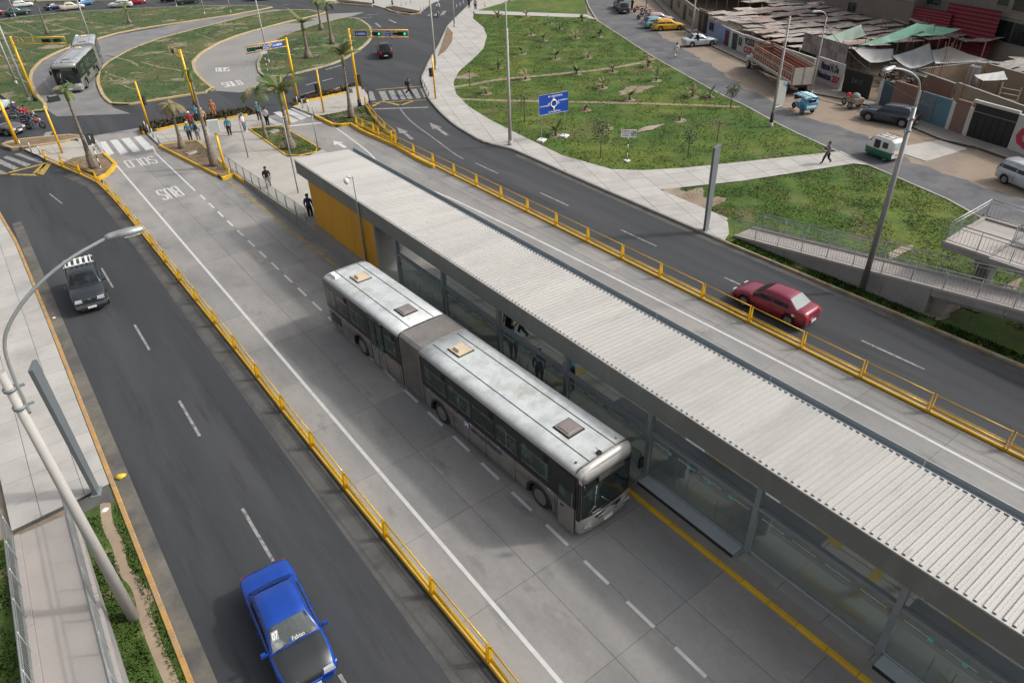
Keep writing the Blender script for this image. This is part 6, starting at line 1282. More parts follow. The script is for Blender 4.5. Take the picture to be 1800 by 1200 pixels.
tarp('green awning tail stretched in front of the red sheet wall', [(1600, 62, 4.4), (1640, 45, 4.9), (1690, 51, 4.9), (1655, 62, 4.4)], 4, grn, .2)
tarp('pale green awning over the grey sheds', [(1440, 68, 3.6), (1514, 43, 4.4), (1524, 62, 4.0), (1483, 72, 3.6)], 4, pgrn, .3)
tarp('grey awning, left of the three', [(1497, 82, 3.8), (1570, 86, 3.8), (1572, 104, 3.1), (1530, 110, 3.1)], 4, gry, .5)
tarp('grey awning with a peak, middle of the three', [(1568, 98, 3.3), (1634, 76, 4.6), (1643, 108, 3.4), (1600, 121, 2.9)], 4, gry, .5)
tarp('light grey awning, right of the three', [(1638, 88, 4.0), (1667, 81, 4.6), (1738, 105, 3.3), (1645, 112, 3.2)], 4, gry2, .4)
tarp('narrow pale awning strip beside the blue gate', [(1560, 112, 3.2), (1590, 118, 3.2), (1632, 132, 3.0), (1626, 136, 2.9)], 4, gry, .3)
tarp('small white awning over the far right shed', [(1712, 132, 3.2), (1765, 125, 3.2), (1772, 140, 3.0), (1728, 142, 3.0)], 4, gry2, .1)
# red sheet wall
sh = thing('sheet_wall', 'dark red corrugated sheet wall between the apartment blocks', 'sheet wall'); redz = pm('zinc_red', (.17, .018, .028), .6, .1, var=.15, scale=.5)
def red_wall(pa, pb, z0, z1, n):
    a, b = G(*pa), G(*pb)
    for k in range(n):
        m = MB(); p, q = a.lerp(b, k/n), a.lerp(b, (k+1)/n+.004); corr_panel(m, V((p.x, p.y, z0)), V((0, 0, z1-z0)), q-p, 12, .06); m.build('sheet', redz, sh)
red_wall((1588, 90), (1650, 104), 1.2, 4.8, 4); red_wall((1640, 100), (1728, 122), .8, 5.6, 6)
# apartment blocks behind
def block(pa, pb, h, depth, mat, label, wins, floors=(), par=None):
    a, b = G(*pa), G(*pb); d = (b-a); L = d.length; d.normalize(); n = V((-d.y, d.x, 0)); n = n if n.dot(a) > 0 else -n
    t = thing('apartment_block', label, 'building', (a.x, a.y, 0)); m = MB(); o = V((0, 0, 0))
    m.loft([[tuple(p+V((0, 0, z))) for p in (o, d*L, d*L+n*depth, n*depth)] for z in (0, h)], sm=False); m.build('wall', mat, t, recalc=True)
    m = MB(); m.loft([[tuple(p+V((0, 0, z))) for p in (o-n*.1, d*L-n*.1, d*L+n*depth, n*depth)] for z in (h+.01, h+.4)], sm=False); m.build('parapet', w_grey, t, recalc=True)
    fr = (o, d, n, L)
    for u0, u1, z0, z1 in wins: onwall(t, fr, L*u0, L*u1, z0, z1, win_dk, 'window', .04, steel, 1)
    for z in floors: onwall(t, fr, 0, L, z, z+.15, w_grey, 'floor_band', .07)
    return t
block((1440, 52), (1585, 90), 11, 14, w_apt[0], 'brown rendered apartment block behind the green awnings', [(.2, .28, 6.6, 7.8), (.35, .55, 5.9, 7.9), (.75, .82, 7.2, 8.2), (.85, .92, 7.2, 8.2), (.3, .4, 2.6, 4)], (5.2, 8.6))
block((1588, 84), (1640, 94), 10, 14, w_apt[2], 'dark grey block behind the red sheets', [(.1, .8, 4.9, 5.8), (.2, .5, 8, 9)], (6.4,))
block((1640, 94), (1712, 112), 11, 12, w_apt[1], 'pinkish brown block above the dark red sheets', [(.66, .96, 7.2, 9.2)], (6.2,))
block((1712, 112), (1850, 152), 13, 14, w_apt[3], 'large apartment block with wide dark windows in the top right corner', [(.05, .19, 5.9, 7.9), (.25, .62, 5.7, 8.0), (.14, .55, 2.7, 4.7), (.66, .98, 2.7, 4.7), (.68, .98, 5.7, 8.0), (.05, .19, 9.2, 11), (.25, .62, 9.2, 11)], (5.0, 8.5))
block((1330, 2), (1440, 45), 7, 12, w_apt[1], 'low brown block behind the jumbled sheds', [(.3, .4, 4.2, 5.4), (.6, .7, 4.2, 5.4)], (3.4,))
block((1200, -22), (1325, 0), 6, 12, w_apt[2], 'dim block at the top edge behind the grey sheds', [(.3, .36, 3.5, 4.6), (.6, .66, 3.5, 4.6)], (2.9,))
# yard clutter
cl = thing('brick_pile', 'pile of brown bricks behind the black gate', 'brick pile')
for k in range(60):
    p = WP(17.3+rnd.uniform(-1.6, 1.6), 4+rnd.uniform(-1, 1.2), .1+.14*(k//8)); MB().box(tuple(p), (.4, .24, .14), rz=rnd.uniform(0, 3)).build('brick', w_brick if k % 2 else w_tan, cl)
def yp(px, py, z): g = G(px, py, z); return g
for q, h, lb, c in (((1702, 178), 2.2, 'round water tank with a white lid in the yard', (.3, .3, .3)),):
    g = G(1702, 190); t = thing('water_tank', lb, 'tank', (g.x+4, g.y+2, 0)); MB().tube([(0, 0, 0), (0, 0, 2.6)], .55, 14).build('barrel', w_grey, t); MB().tube([(0, 0, 2.6), (0, 0, 2.75)], [.55, .35], 14).build('lid', white_t, t)
t = thing('ladder_rack', 'pale ladder like rack standing in the yard', 'rack'); p = WP(5.5, 3.8, 0)
for k in range(7): MB().tube([p+V((0, 0, .6+.4*k)), p-eu*1.8+V((0, 0, .75+.4*k))], .03, 4).build('rung', pillar_w, t)
MB().tube([p, p+V((0, 0, 3.4))], .04, 5).tube([p-eu*1.8, p-eu*1.8+V((0, 0, 3.4))], .04, 5).build('rail', w_tan, t)
for i, (u_, n_) in enumerate(((8, 3), (12, 4), (-2, 4.2), (3, 8.8), (16, 8), (22, 9), (26, 14), (30, 12))):
    t = thing('rebar_cluster', ('rusty bars above the slate door', 'thin bars left of the grey awning', 'bars rising from the wall behind the black gate', 'bars in front of the light grey awning', 'bars behind the name wall', 'bars over the truck', 'bars among the jumbled sheds', 'bars above the painted wall')[i], 'steel bars', tuple(WP(u_, n_, 0)))
    for k in range(6): a_ = rnd.uniform(-.25, .25); b_ = rnd.uniform(-.25, .25); MB().tube([(a_, b_, 0), (a_*1.6, b_*1.6, 4.2+rnd.uniform(-.5, .7))], .02, 4).build('bar', w_brick, t)

for (u_, n_, lb, sd_) in ((15, 6.5, 'heap of planks and sheets behind the brick pile', 1), (3, 6, 'heap of scrap behind the tan inner wall', 2), (-4, 6, 'scrap heap behind the garage gate', 3), (9, 12, 'dark scrap under the grey awnings', 4), (20, 7, 'boards leaning behind the sheet wall', 5)):
    q = random.Random(sd_); t = thing('scrap_heap', lb, 'scrap heap', tuple(WP(u_, n_, 0)))
    for k in range(26):
        c = (q.uniform(-2, 2), q.uniform(-1.6, 1.6), q.uniform(.1, 1.3)); m = MB(); sz = (q.uniform(.3, 1.6), q.uniform(.08, .7), q.uniform(.04, .4)); m.box((0, 0, 0), sz); o = m.build(('plank', 'scrap_sheet', 'crate')[k % 3], (w_tan, zinc[k % 5], gate_blk, w_brick, w_grey, rust_d)[q.randrange(6)], t); o.location = c; o.rotation_euler = (q.uniform(-.5, .5), q.uniform(-.5, .5), q.uniform(0, 3))
# ================================================================== truck, three-wheelers, motorcycles, cart
tw = wm('truck_white', (.46, .44, .4)); tr_red = wm('truck_red', (.24, .05, .04)); wood = wm('truck_wood', (.22, .12, .08)); rustf = wm('truck_rust', (.28, .16, .1))
a, b = G(1322, 128), G(1425, 168)
rear = G(1400, 172); front = G(1318, 118); hd_ = heading(rear, front)
tk = thing('cargo_truck', 'old white cargo truck with a red slatted open cargo bed', 'truck', ((rear.x+front.x)/2+.6, (rear.y+front.y)/2, 0), hd_)
Lt = (front-rear).length*.98; h = Lt/2; bedF = h-2.0
m = MB(); m.loft([[(x*w_, y, z) for x, z in ((-1, .7), (-1, 1.3), (-.9, zt_), (.9, zt_), (1, 1.3), (1, .7))] for y, w_, zt_ in ((h, .62, 1.35), (h-.3, .72, 1.5), (h-.9, .85, 1.6), (h-1.0, .9, 1.65), (h-1.15, .9, 2.15), (h-1.95, .9, 2.2))]); m.build('cab', tw, tk, recalc=True)
MB().plate((-.7, h-.98, 1.66), (.7, h-.98, 1.66), (.68, h-1.14, 2.1), (-.68, h-1.14, 2.1), .02).build('windshield', car_glass, tk)
for s in (1, -1): MB().box((s*.91, h-1.55, 1.85), (.03, .55, .42)).build('side_window', car_glass, tk); MB().box((s*.75, h-.2, 1.0), (.3, .2, .25)).build('headlight', lamp_w, tk); MB().box((s*.9, h-.55, 1.05), (.35, .9, .35), taper=.8).build('fender', tw, tk)
MB().box((0, h+.03, .75), (1.7, .12, .18)).build('bumper', steel, tk)
MB().box((0, -.9, .85), (.9, Lt-2.2, .2)).build('chassis', trim_blk, tk); MB().box((0, -1.0, 1.05), (2.1, Lt-2.1, .1)).build('bed_floor', wood, tk)
bl_, bh = Lt-2.15, 1.55; y0_, y1_ = -h+.05, bedF-.05
for s in (1, -1):
    for k in range(5): MB().box((s*1.04, (y0_+y1_)/2, 1.22+.3*k), (.05, y1_-y0_, .25)).build('side_board', (tr_red if k in (1, 3) else (tw if k == 0 else wood)), tk)
    for k in range(17): MB().box((s*1.09, y0_+.1+(y1_-y0_-.2)*k/16, 1.6 if k % 4 else 1.85), (.04, .06, 1.1 if k % 4 else 1.6)).build('stake', tw, tk)
    MB().box((s*1.08, (y0_+y1_)/2, 2.72), (.08, y1_-y0_, .09)).build('top_rail', rustf, tk); MB().box((s*1.08, (y0_+y1_)/2, 2.1), (.07, y1_-y0_, .07)).build('mid_rail', tw, tk)
for k in range(2): MB().box(((k-.5)*1.05, y0_-.03, 1.85), (1.0, .06, 1.55)).build('tailgate', tw, tk)
for x in (-1.0, 0, 1.0): MB().box((x, y0_-.08, 1.85), (.06, .04, 1.7)).build('stake', rustf, tk)
for k in range(5): MB().box((0, y1_+.03, 1.2+.35*k), (2.05, .05, .28)).build('front_board', tr_red if k % 2 else wood, tk)
rk = MB(); [rk.tube([(x, y1_+.05, 1.1), (x, y1_+.05, 3.0)], .04, 5) for x in (-1, 0, 1)]; rk.tube([(-1, y1_+.05, 3.0), (1, y1_+.05, 3.0)], .04, 5); rk.tube([(-1, y1_+.05, 3.0), (-1, y1_+.9, 2.6)], .035, 5).tube([(1, y1_+.05, 3.0), (1, y1_+.9, 2.6)], .035, 5); rk.build('rack', rustf, tk)
for y in (h-.65, -h+1.1, -h+2.0):
    for s in (1, -1): wheel(tk, s*1.0, y, .46, .28, s)
for s in (1, -1): MB().box((s*.8, -h+.02, 1.0), (.3, .05, .12)).build('tail_light', lamp_r, tk)
# three-wheeled taxi, enclosed cabin
def tricycle_taxi(name, label, loc, rz, c1, c2, roofm, closed):
    t = thing(name, label, 'mototaxi', loc, rz)
    if closed:
        secs = []
        for y, w_, z0_, z1_ in ((1.3, .3, .35, .8), (1.15, .5, .25, 1.0), (.85, .62, .22, 1.1), (.6, .66, .22, 1.6), (.35, .66, .22, 1.68), (-.9, .68, .22, 1.68), (-1.2, .66, .25, 1.5), (-1.3, .6, .35, .95)):
            zm = min(.78, z1_-.1); secs.append([(-w_*.9, y, z0_), (-w_, y, z0_+.15), (-w_, y, zm), (-w_*.9, y, z1_-.06), (-w_*.7, y, z1_), (w_*.7, y, z1_), (w_*.9, y, z1_-.06), (w_, y, zm), (w_, y, z0_+.15), (w_*.9, y, z0_)])
        m = MB(); m.loft(secs, mf=lambda i, k: 1 if k in (0, 1, 7, 8, 9) else (2 if k in (3, 4, 5) and i > 2 else 0)); m.build('body', [c1, c2, roofm], t, recalc=True)
        for s in (1, -1): MB().box((s*.665, .1, 1.15), (.03, .5, .6)).build('door_opening', trim_blk, t); MB().box((s*.67, -.6, 1.2), (.03, .45, .42)).build('side_window', car_glass, t); wheel(t, s*.62, -.75, .25, .14, s, spokes=4)
        MB().plate((-.45, 1.0, 1.1), (.45, 1.0, 1.1), (.5, .66, 1.55), (-.5, .66, 1.55), .02).build('windshield', car_glass, t); MB().plate((.5, -1.3, 1.0), (-.5, -1.3, 1.0), (-.5, -1.2, 1.45), (.5, -1.2, 1.45), .02).build('rear_window', pm('taxi_rear_pane', (.3, .36, .36), .15, var=.2, scale=4), t)
        wheel(t, .07, 1.05, .25, .14, 1, spokes=4); MB().box((0, -1.32, .6), (.4, .03, .14)).build('number_plate', yel, t)
        r_ = MB(); [r_.tube([(x, -.9, 1.76), (x, .2, 1.76)], .02, 5) for x in (-.5, 0, .5)]; [r_.tube([(-.5, y, 1.76), (.5, y, 1.76)], .02, 5) for y in (-.9, -.35, .2)]; r_.build('roof_rack', rustf, t)
        for s in (1, -1): MB().box((s*.5, -1.3, .75), (.14, .05, .12)).build('tail_light', lamp_r, t)
    else:
        fr = MB(); fr.tube([(-.55, -.1, .5), (-.55, -.15, 1.55)], .02, 5).tube([(.55, -.1, .5), (.55, -.15, 1.55)], .02, 5); fr.build('cabin_frame', steel, t)
        m = MB(); m.loft([[(-.6, y, z0_), (-.62, y, .8), (-.6, y, z1_), (.6, y, z1_), (.62, y, .8), (.6, y, z0_)] for y, z0_, z1_ in ((-.35, .45, .85), (-.6, .4, 1.5), (-1.25, .42, 1.45), (-1.35, .5, 1.0))]); m.build('cabin', c1, t, recalc=True)
        m = MB(); m.loft([[(-.62, y, z-.1), (-.55, y, z), (0, y, z+.06), (.55, y, z), (.62, y, z-.1)] for y, z in ((.65, 1.5), (.4, 1.6), (-.6, 1.62), (-1.3, 1.5))], closed=False, caps=False); m.loft([[(-.62, y, z-.13), (-.55, y, z-.03), (0, y, z+.03), (.55, y, z-.03), (.62, y, z-.13)] for y, z in ((-1.3, 1.5), (-.6, 1.62), (.4, 1.6), (.65, 1.5))], closed=False, caps=False); m.build('canopy', roofm, t)
        MB().box((0, -1.32, 1.2), (.8, .02, .3)).build('rear_pane', car_glass, t); MB().box((0, -1.36, .75), (1.0, .02, .2)).build('rear_print', white_t, t); MB().box((0, -.75, .62), (1.0, .5, .12)).build('seat', trim_blk, t)
        for s in (1, -1): wheel(t, s*.6, -.85, .28, .1, s, spokes=8)
        wheel(t, .05, 1.05, .28, .1, 1, spokes=8)
        m = MB(); m.tube([(0, 1.05, .28), (0, .85, .9), (0, .78, 1.0)], .03, 6).tube([(-.32, .72, 1.02), (0, .8, 1.0), (.32, .72, 1.02)], .02, 6).box((0, .45, .62), (.24, .5, .2)).box((0, .1, .68), (.24, .5, .1)).box((0, .4, .4), (.25, .4, .25)); m.build('motorcycle_front', c2, t)
        MB().plate((-.4, .7, .95), (.4, .7, .95), (.45, .62, 1.48), (-.45, .62, 1.48), .01).build('windshield', car_glass, t)
    return t
tb = pm('taxi_blue', (.05, .2, .33), .4, var=.1, scale=3, coat=.3, col2=(.1, .34, .45), thr=(.5, .6), s2=3); tcan = pm('canopy_blue_white', (.25, .45, .52), .5, var=.1, scale=2, col2=(.6, .66, .68), thr=(.48, .54), s2=1.6)
g = G(1407, 196); tricycle_taxi('mototaxi', 'blue three-wheeled mototaxi with a blue and white canopy on the side street', (g.x, g.y, .01), heading(G(1414, 201), G(1393, 192)), tb, tb, tcan, False)
g = G(1548, 277); tricycle_taxi('mototaxi', 'white and green enclosed three-wheeled mototaxi with a roof rack', (g.x, g.y, .01), heading(G(1567, 283), G(1530, 270)), pm('taxi_white', (.58, .58, .56), .4, coat=.3), pm('taxi_green', (.02, .13, .07), .4, coat=.3), pm('taxi_white_roof', (.5, .5, .47), .5), True)
g = G(1497, 190); ct = thing('cargo_tricycle', 'parked cargo tricycle loaded with a cloth bundle and a red bag', 'tricycle', (g.x, g.y, 0), heading(G(1480, 185), G(1512, 197)))
for s in (1, -1): wheel(ct, s*.5, .2, .33, .07, s, spokes=8)
wheel(ct, .03, -1.1, .33, .06, 1, spokes=8); MB().box((0, .2, .75), (.9, 1.1, .5), taper=1.1).build('load_box', w_tan, ct); MB().tube([(0, -.4, .5), (0, -1.1, .35), (0, -.9, .95)], .025, 6).tube([(-.3, -.8, 1.0), (.3, -.8, 1.0)], .02, 5).box((0, -.75, .95), (.2, .3, .08)).build('frame', rustf, ct); m = MB(); m.loft([[(math.cos(6.283*k/9)*r*.4, .2+math.sin(6.283*k/9)*r*.5, z) for k in range(9)] for z, r in ((.95, .9), (1.1, 1), (1.3, .7), (1.4, .2))]); m.build('bundle', w_grey, ct, recalc=True); MB().box((.25, -.4, 1.15), (.35, .3, .3), taper=.7).build('red_bag', redt, ct)
# motorcycles
def motorcycle(label, loc, rz, c):
    t = thing('motorcycle', label, 'motorcycle', loc, rz, 'motorcycles waiting at the left edge')
    for y in (.65, -.62): wheel(t, .05, y, .3, .1, 1, spokes=6)
    m = MB(); m.loft([[(-w_, y, z0_), (-w_*1.1, y, (z0_+z1_)/2), (-w_*.6, y, z1_), (w_*.6, y, z1_), (w_*1.1, y, (z0_+z1_)/2), (w_, y, z0_)] for y, w_, z0_, z1_ in ((.5, .04, .75, .85), (.35, .13, .62, .95), (.1, .15, .6, .95), (-.1, .1, .62, .82))]); m.build('fuel_tank', c, t, recalc=True)
    MB().box((0, -.35, .8), (.26, .62, .1), taper=.9).build('seat', trim_blk, t); MB().box((0, .05, .4), (.26, .4, .3)).build('engine', steel, t); MB().box((0, -.75, .8), (.18, .3, .08)).box((0, .72, .65), (.16, .35, .05)).build('mudguard', c, t)
    MB().tube([(.06, .65, .3), (.06, .45, .95)], .025, 6).tube([(-.06, .65, .3), (-.06, .45, .95)], .025, 6).build('fork', steel_lt, t); MB().tube([(-.35, .3, 1.02), (0, .45, .98), (.35, .3, 1.02)], .018, 5).build('handlebar', trim_blk, t); MB().box((0, .58, .86), (.18, .12, .16)).build('headlight', lamp_w, t); MB().tube([(.14, .1, .3), (.16, -.8, .38)], .035, 6).build('exhaust', steel_lt, t); MB().box((0, -.92, .8), (.14, .05, .08)).build('tail_light', lamp_r, t)
    return t
mred = paint('moto_red', (.3, .02, .03), .1); mbk = paint('moto_black', (.02, .02, .022), .1)
g1_, g2_ = G(50, 228), G(78, 226); motorcycle('red motorcycle in front of the line at the left edge', ((g1_.x+g2_.x)/2, (g1_.y+g2_.y)/2, 0), heading(g1_, g2_), mred)
g1_, g2_ = G(40, 215), G(68, 214); motorcycle('dark motorcycle just behind the red one', ((g1_.x+g2_.x)/2, (g1_.y+g2_.y)/2, 0), heading(g1_, g2_), mbk)
g1_, g2_ = G(22, 210), G(50, 206); motorcycle('motorcycle furthest back at the left edge with a helmeted rider', ((g1_.x+g2_.x)/2, (g1_.y+g2_.y)/2, 0), heading(g1_, g2_), mred)
g1_, g2_ = G(770, 30), G(771, 22); motorcycle('motorcycle with a rider near the far crossing', (g1_.x, g1_.y, 0), heading(g2_, g1_), mbk)
pk = G(1128, 34)
for i in range(8):
    q = (1122+i*7, 22+i*3.2+(i % 2)*9); g = G(*q); o = motorcycle(('first', 'second', 'third', 'fourth', 'fifth', 'sixth', 'seventh', 'eighth')[i]+' motorcycle counting from the far end of the row beside the parked cars', (g.x, g.y, 0), 1.2+.3*math.sin(i*3), (mred, mbk)[i % 2]); o['group'] = 'parked motorcycles on the side street'
# ================================================================== people
skin = pm('skin', (.3, .17, .11), .6, var=.08, scale=8); hairm = pm('hair_black', (.012, .01, .01), .6)
def cloth(n, c): return pm('cloth_'+n, c, .85, var=.12, scale=6, bump=.1)
CL = {k: cloth(k, v) for k, v in dict(teal=(.07, .24, .3), red=(.3, .025, .035), navy=(.02, .03, .06), black=(.012, .012, .014), grey=(.2, .2, .21), white=(.6, .6, .6), tan=(.45, .33, .16), orange=(.42, .16, .06), dark=(.03, .035, .04), jeans=(.09, .13, .2), pale=(.5, .5, .48), stripes=(.25, .42, .5), purple=(.08, .03, .1)).items()}
shoe_m = cloth('shoe', (.03, .03, .03)); shoe_w = cloth('shoe_white', (.5, .5, .5))
def person(label, loc, rz, top, legs, pose='stand', h=1.66, hat=None, bag=None, group=None, shoe=None, sleeves='long', seat=0.0, hair=True, z=.13, long_hair=False):
    """one skinned body: joints as a graph, radius per joint, colours by region; faces +Y"""
    t = thing('person', label, 'person', (loc[0], loc[1], z), rz, group); k = h/1.7
    st = {'stand': ((.0, 0), (.03, 0)), 'walk': ((.3, .0), (-.3, .16)), 'stride': ((.38, .0), (-.36, .2)), 'bend': ((.06, 0), (-.06, 0)), 'ride': ((.3, .0), (.25, 0))}[pose]
    hip = .9; lean = {'bend': .45, 'ride': .14, 'walk': .04, 'stride': .07}.get(pose, 0.0)
    V_ = []; E_ = []; Rr = []; Mt = []
    def add(p, r, par, m):
        V_.append(V(p)*k); Rr.append(r*k*(1.0 if r > .12 or r < .012 else (1.28 if r > .085 else 1.4))); Mt.append(m)
        if par is not None: E_.append((par, len(V_)-1))
        return len(V_)-1
    hy = 0.0; pel = add((0, hy, hip), .135, None, 1); wa = add((0, hy+lean*.35, hip+.16), .125, pel, 0); ch = add((0, hy+lean*.75, hip+.38), .15, wa, 0); nk0 = add((0, hy+lean, hip+.5), .09, ch, 0)
    nk = add((0, hy+lean*1.1+.01, hip+.57), .055, nk0, 2); hd = add((0, hy+lean*1.2+.03, hip+.66), .085, nk, 2); hd2 = add((0, hy+lean*1.25+.025, hip+.735), .09, hd, 2); hd3 = add((0, hy+lean*1.25+.01, hip+.79), .06, hd2, 2); ns = add((0, hy+lean*1.25+.125, hip+.695), .018, hd2, 2)
    for s in (1, -1):
        fy, lift = st[0] if s > 0 else st[1]
        a = add((s*.1, hy, hip-.06), .1, pel, 1)
        if pose == 'ride': kn = add((s*.2, .38, hip-.12), .068, a, 1); an = add((s*.2, .3, hip-.5), .045, kn, 1); to = add((s*.2, .45, hip-.53), .04, an, 3)
        else:
            kn = add((s*.105, fy*.5+.05+lift*.5, .48), .066, a, 1); an = add((s*.105, fy, .09+lift), .045, kn, 1); to = add((s*.12, fy+.16, .045+lift*.7), .038, an, 3)
        sh = add((s*.19, hy+lean*.9, hip+.44), .065, ch, 0)
        swing = -fy*.6 if pose in ('walk', 'stride') else 0
        if pose in ('phone',) or (pose == 'stand' and bag == 'phone'): el = add((s*.24, .04, hip+.17), .045, sh, 0); wr = add((s*.09, .27, hip+.27), .032, el, 2)
        elif pose == 'ride': el = add((s*.28, .22+lean, hip+.22), .045, sh, 0); wr = add((s*.27, .48+lean, hip+.15), .032, el, 2)
        elif pose == 'bend': el = add((s*.24, lean+.2, hip+.2), .045, sh, 0); wr = add((s*.15, lean+.35, hip+.05), .032, el, 2)
        else: el = add((s*.26, swing*.5-.02, hip+.17), .045, sh, 0); wr = add((s*.25, swing+.06, hip-.06), .032, el, 2)
        w0 = V_[wr]/k; e0 = V_[el]/k; d = (w0-e0).normalized(); pm_ = add(w0+d*.06, .032, wr, 2); sd = V((0, 1, 0)) if abs(d.z) > .5 else V((1, 0, 0))
        for f in range(4): q = w0+d*.1+sd*(f-1.5)*.019; f1 = add(q, .0095, pm_, 2); add(q+d*(.055 if f in (1, 2) else .045)+V((-s*.01, 0, -.004)), .008, f1, 2)
        th = add(w0+d*.05+sd*.045, .0105, pm_, 2); add(w0+d*.085+sd*.06, .009, th, 2)
    me = bpy.data.meshes.new('body'); me.from_pydata([tuple(v) for v in V_], E_, []); o = link('body', me, t)
    md = o.modifiers.new('s', 'SKIN'); me.skin_vertices[0]; sv = me.skin_vertices[0].data
    for i, r in enumerate(Rr): sv[i].radius = (r, r*(.72 if Mt[i] == 0 and i in (wa, ch) else 1)); sv[i].use_root = (i == 0)
    sb = o.modifiers.new('u', 'SUBSURF'); sb.levels = 1; sb.render_levels = 1
    dg = bpy.context.evaluated_depsgraph_get(); dg.update(); nm = bpy.data.meshes.new_from_object(o.evaluated_get(dg)); o.modifiers.clear(); o.data = nm; nm.name = 'body'; bpy.data.meshes.remove(me)
    nm.materials.clear(); [nm.materials.append(m) for m in (CL[top], CL[legs], skin, shoe or shoe_m)]
    P = np.array([tuple(v) for v in V_]); ED = [(P[a_], P[b_], Mt[b_], Rr[a_], Rr[b_]) for a_, b_ in E_]
    C0 = np.empty(len(nm.polygons)*3); nm.polygons.foreach_get('center', C0); C0 = C0.reshape(-1, 1, 3)
    Aa = np.array([e[0] for e in ED])[None]; AB = np.array([e[1]-e[0] for e in ED])[None]; ra = np.array([e[3] for e in ED]); rb2 = np.array([e[4] for e in ED]); mts = np.array([e[2] for e in ED])
    T_ = np.clip(((C0-Aa)*AB).sum(2)/((AB*AB).sum(2)+1e-9), 0, 1); D_ = np.linalg.norm(C0-(Aa+AB*T_[..., None]), axis=2)-(ra+(rb2-ra)*T_)
    nm.polygons.foreach_set('material_index', mts[D_.argmin(1)].astype('i')); nm.polygons.foreach_set('use_smooth', [True]*len(nm.polygons))
    hc = V_[hd2]
    if hair:
        m = MB(); m.loft([[(hc.x+math.cos(6.283*j/10)*r*k*.105, hc.y-.015*k+math.sin(6.283*j/10)*r*k*.115, hc.z+zz*k) for j in range(10)] for zz, r in (((-.2, .5), (-.1, .85), (0, 1), (.06, .95), (.11, .6), (.125, .15)) if long_hair else ((-.02, .98), (.04, 1.0), (.09, .75), (.115, .2)))]); m.build('hair' if not hat else 'cap', hairm if not hat else CL[hat], t, recalc=True)
        if hat: MB().box((hc.x, hc.y+.13*k, hc.z+.03*k), (.15*k, .12*k, .015)).build('cap_brim', CL[hat], t)
    for s in (1, -1): MB().box((hc.x+s*.035*k, hc.y+.09*k, hc.z+.0), (.02, .012, .012)).build('eye', sig_blk, t)
    MB().box((hc.x, hc.y+.085*k, hc.z-.07*k), (.045, .012, .012)).build('mouth', redt, t)
    if bag == 'pack': b_ = thing('backpack', 'backpack worn by the '+label, 'backpack', (loc[0]-math.sin(rz)*-.0, loc[1], z), rz); MB().box((0, -.2*k, 1.25*k), (.3, .17, .42), taper=.85).build('bag', CL['navy'], b_); MB().tube([(-.1, -.1, 1.45*k), (-.1, .13, 1.4*k)], .015, 4).tube([(.1, -.1, 1.45*k), (.1, .13, 1.4*k)], .015, 4).build('strap', CL['black'], b_)
    return t
def pp(px, face, *a, z=.13, **k):
    g = G(px[0], px[1], z); f = G(face[0], face[1], z); hh = k.pop('toppx', None)
    if hh: k['h'] = max(1.5, min(1.75, HT(px, hh, z)-z+.0))
    return person(k.pop('label'), (g.x, g.y), heading(g, f), *a, z=z, **k)
pp((336, 248), (336, 270), 'teal', 'dark', label='person in a teal shirt and light cap standing nearest the soil bed', hat='pale')
pp((350, 247), (352, 200), 'stripes', 'grey', label='person in grey trousers with a teal hood, seen from behind', bag='pack', hat='teal')
pp((339, 229), (350, 250), 'red', 'dark', label='person in a red jacket in the waiting group', hat='white')
pp((349, 216), (340, 240), 'teal', 'navy', label='person in a pale blue shirt at the back of the waiting group')
pp((361, 222), (350, 240), 'tan', 'dark', label='person in a tan vest beside the palm trunk', hat='tan')
pp((378, 207), (378, 240), 'orange', 'orange', label='person in an orange vest behind the white control box', hat='orange')
pp((405, 239), (390, 200), 'teal', 'black', label='person in a blue white shirt and black trousers alone on the plaza')
pp((431, 232), (445, 232), 'white', 'jeans', label='person with a dark backpack standing by the thin plaza post', bag='pack', hat='teal', shoe=shoe_w)
pp((457, 212), (455, 190), 'teal', 'dark', label='person in a teal vest near the second crossing', hat='pale')
pp((471, 221), (480, 215), 'white', 'black', label='person in a white shirt leaning near the yellow post')
pp((474, 332), (470, 400), 'black', 'grey', label='person in a black hooded jacket walking down the ramp', pose='walk', z=.3, hat='black')
pp((547, 384), (560, 360), 'navy', 'black', label='person in dark clothes half hidden by the ochre wall', z=.6, hat='navy')
pp((719, 168), (745, 168), 'black', 'black', label='person in black striding across the right zebra crossing', pose='stride', z=.01, bag='pack')
pp((1452, 288), (1430, 290), 'grey', 'black', label='person in a grey top walking along the park path with a bag', pose='walk', z=.12, long_hair=True)
pp((1188, 102), (1185, 60), 'pale', 'pale', label='long haired person in pale clothes walking up the side street', pose='walk', z=.01, long_hair=True)
pp((1224, 83), (1230, 78), 'black', 'black', label='person in black at the open door of the silver sedan', z=0)
pp((1111, 18), (1100, 20), 'black', 'black', label='dark figure standing behind the dark green car', z=0)
pp((825, 14), (830, 40), 'dark', 'navy', label='dark dressed person at the far end of the curving pavement, left one', z=.12)
pp((836, 18), (840, 0), 'grey', 'black', label='grey dressed person at the far end of the curving pavement, right one', z=.12)
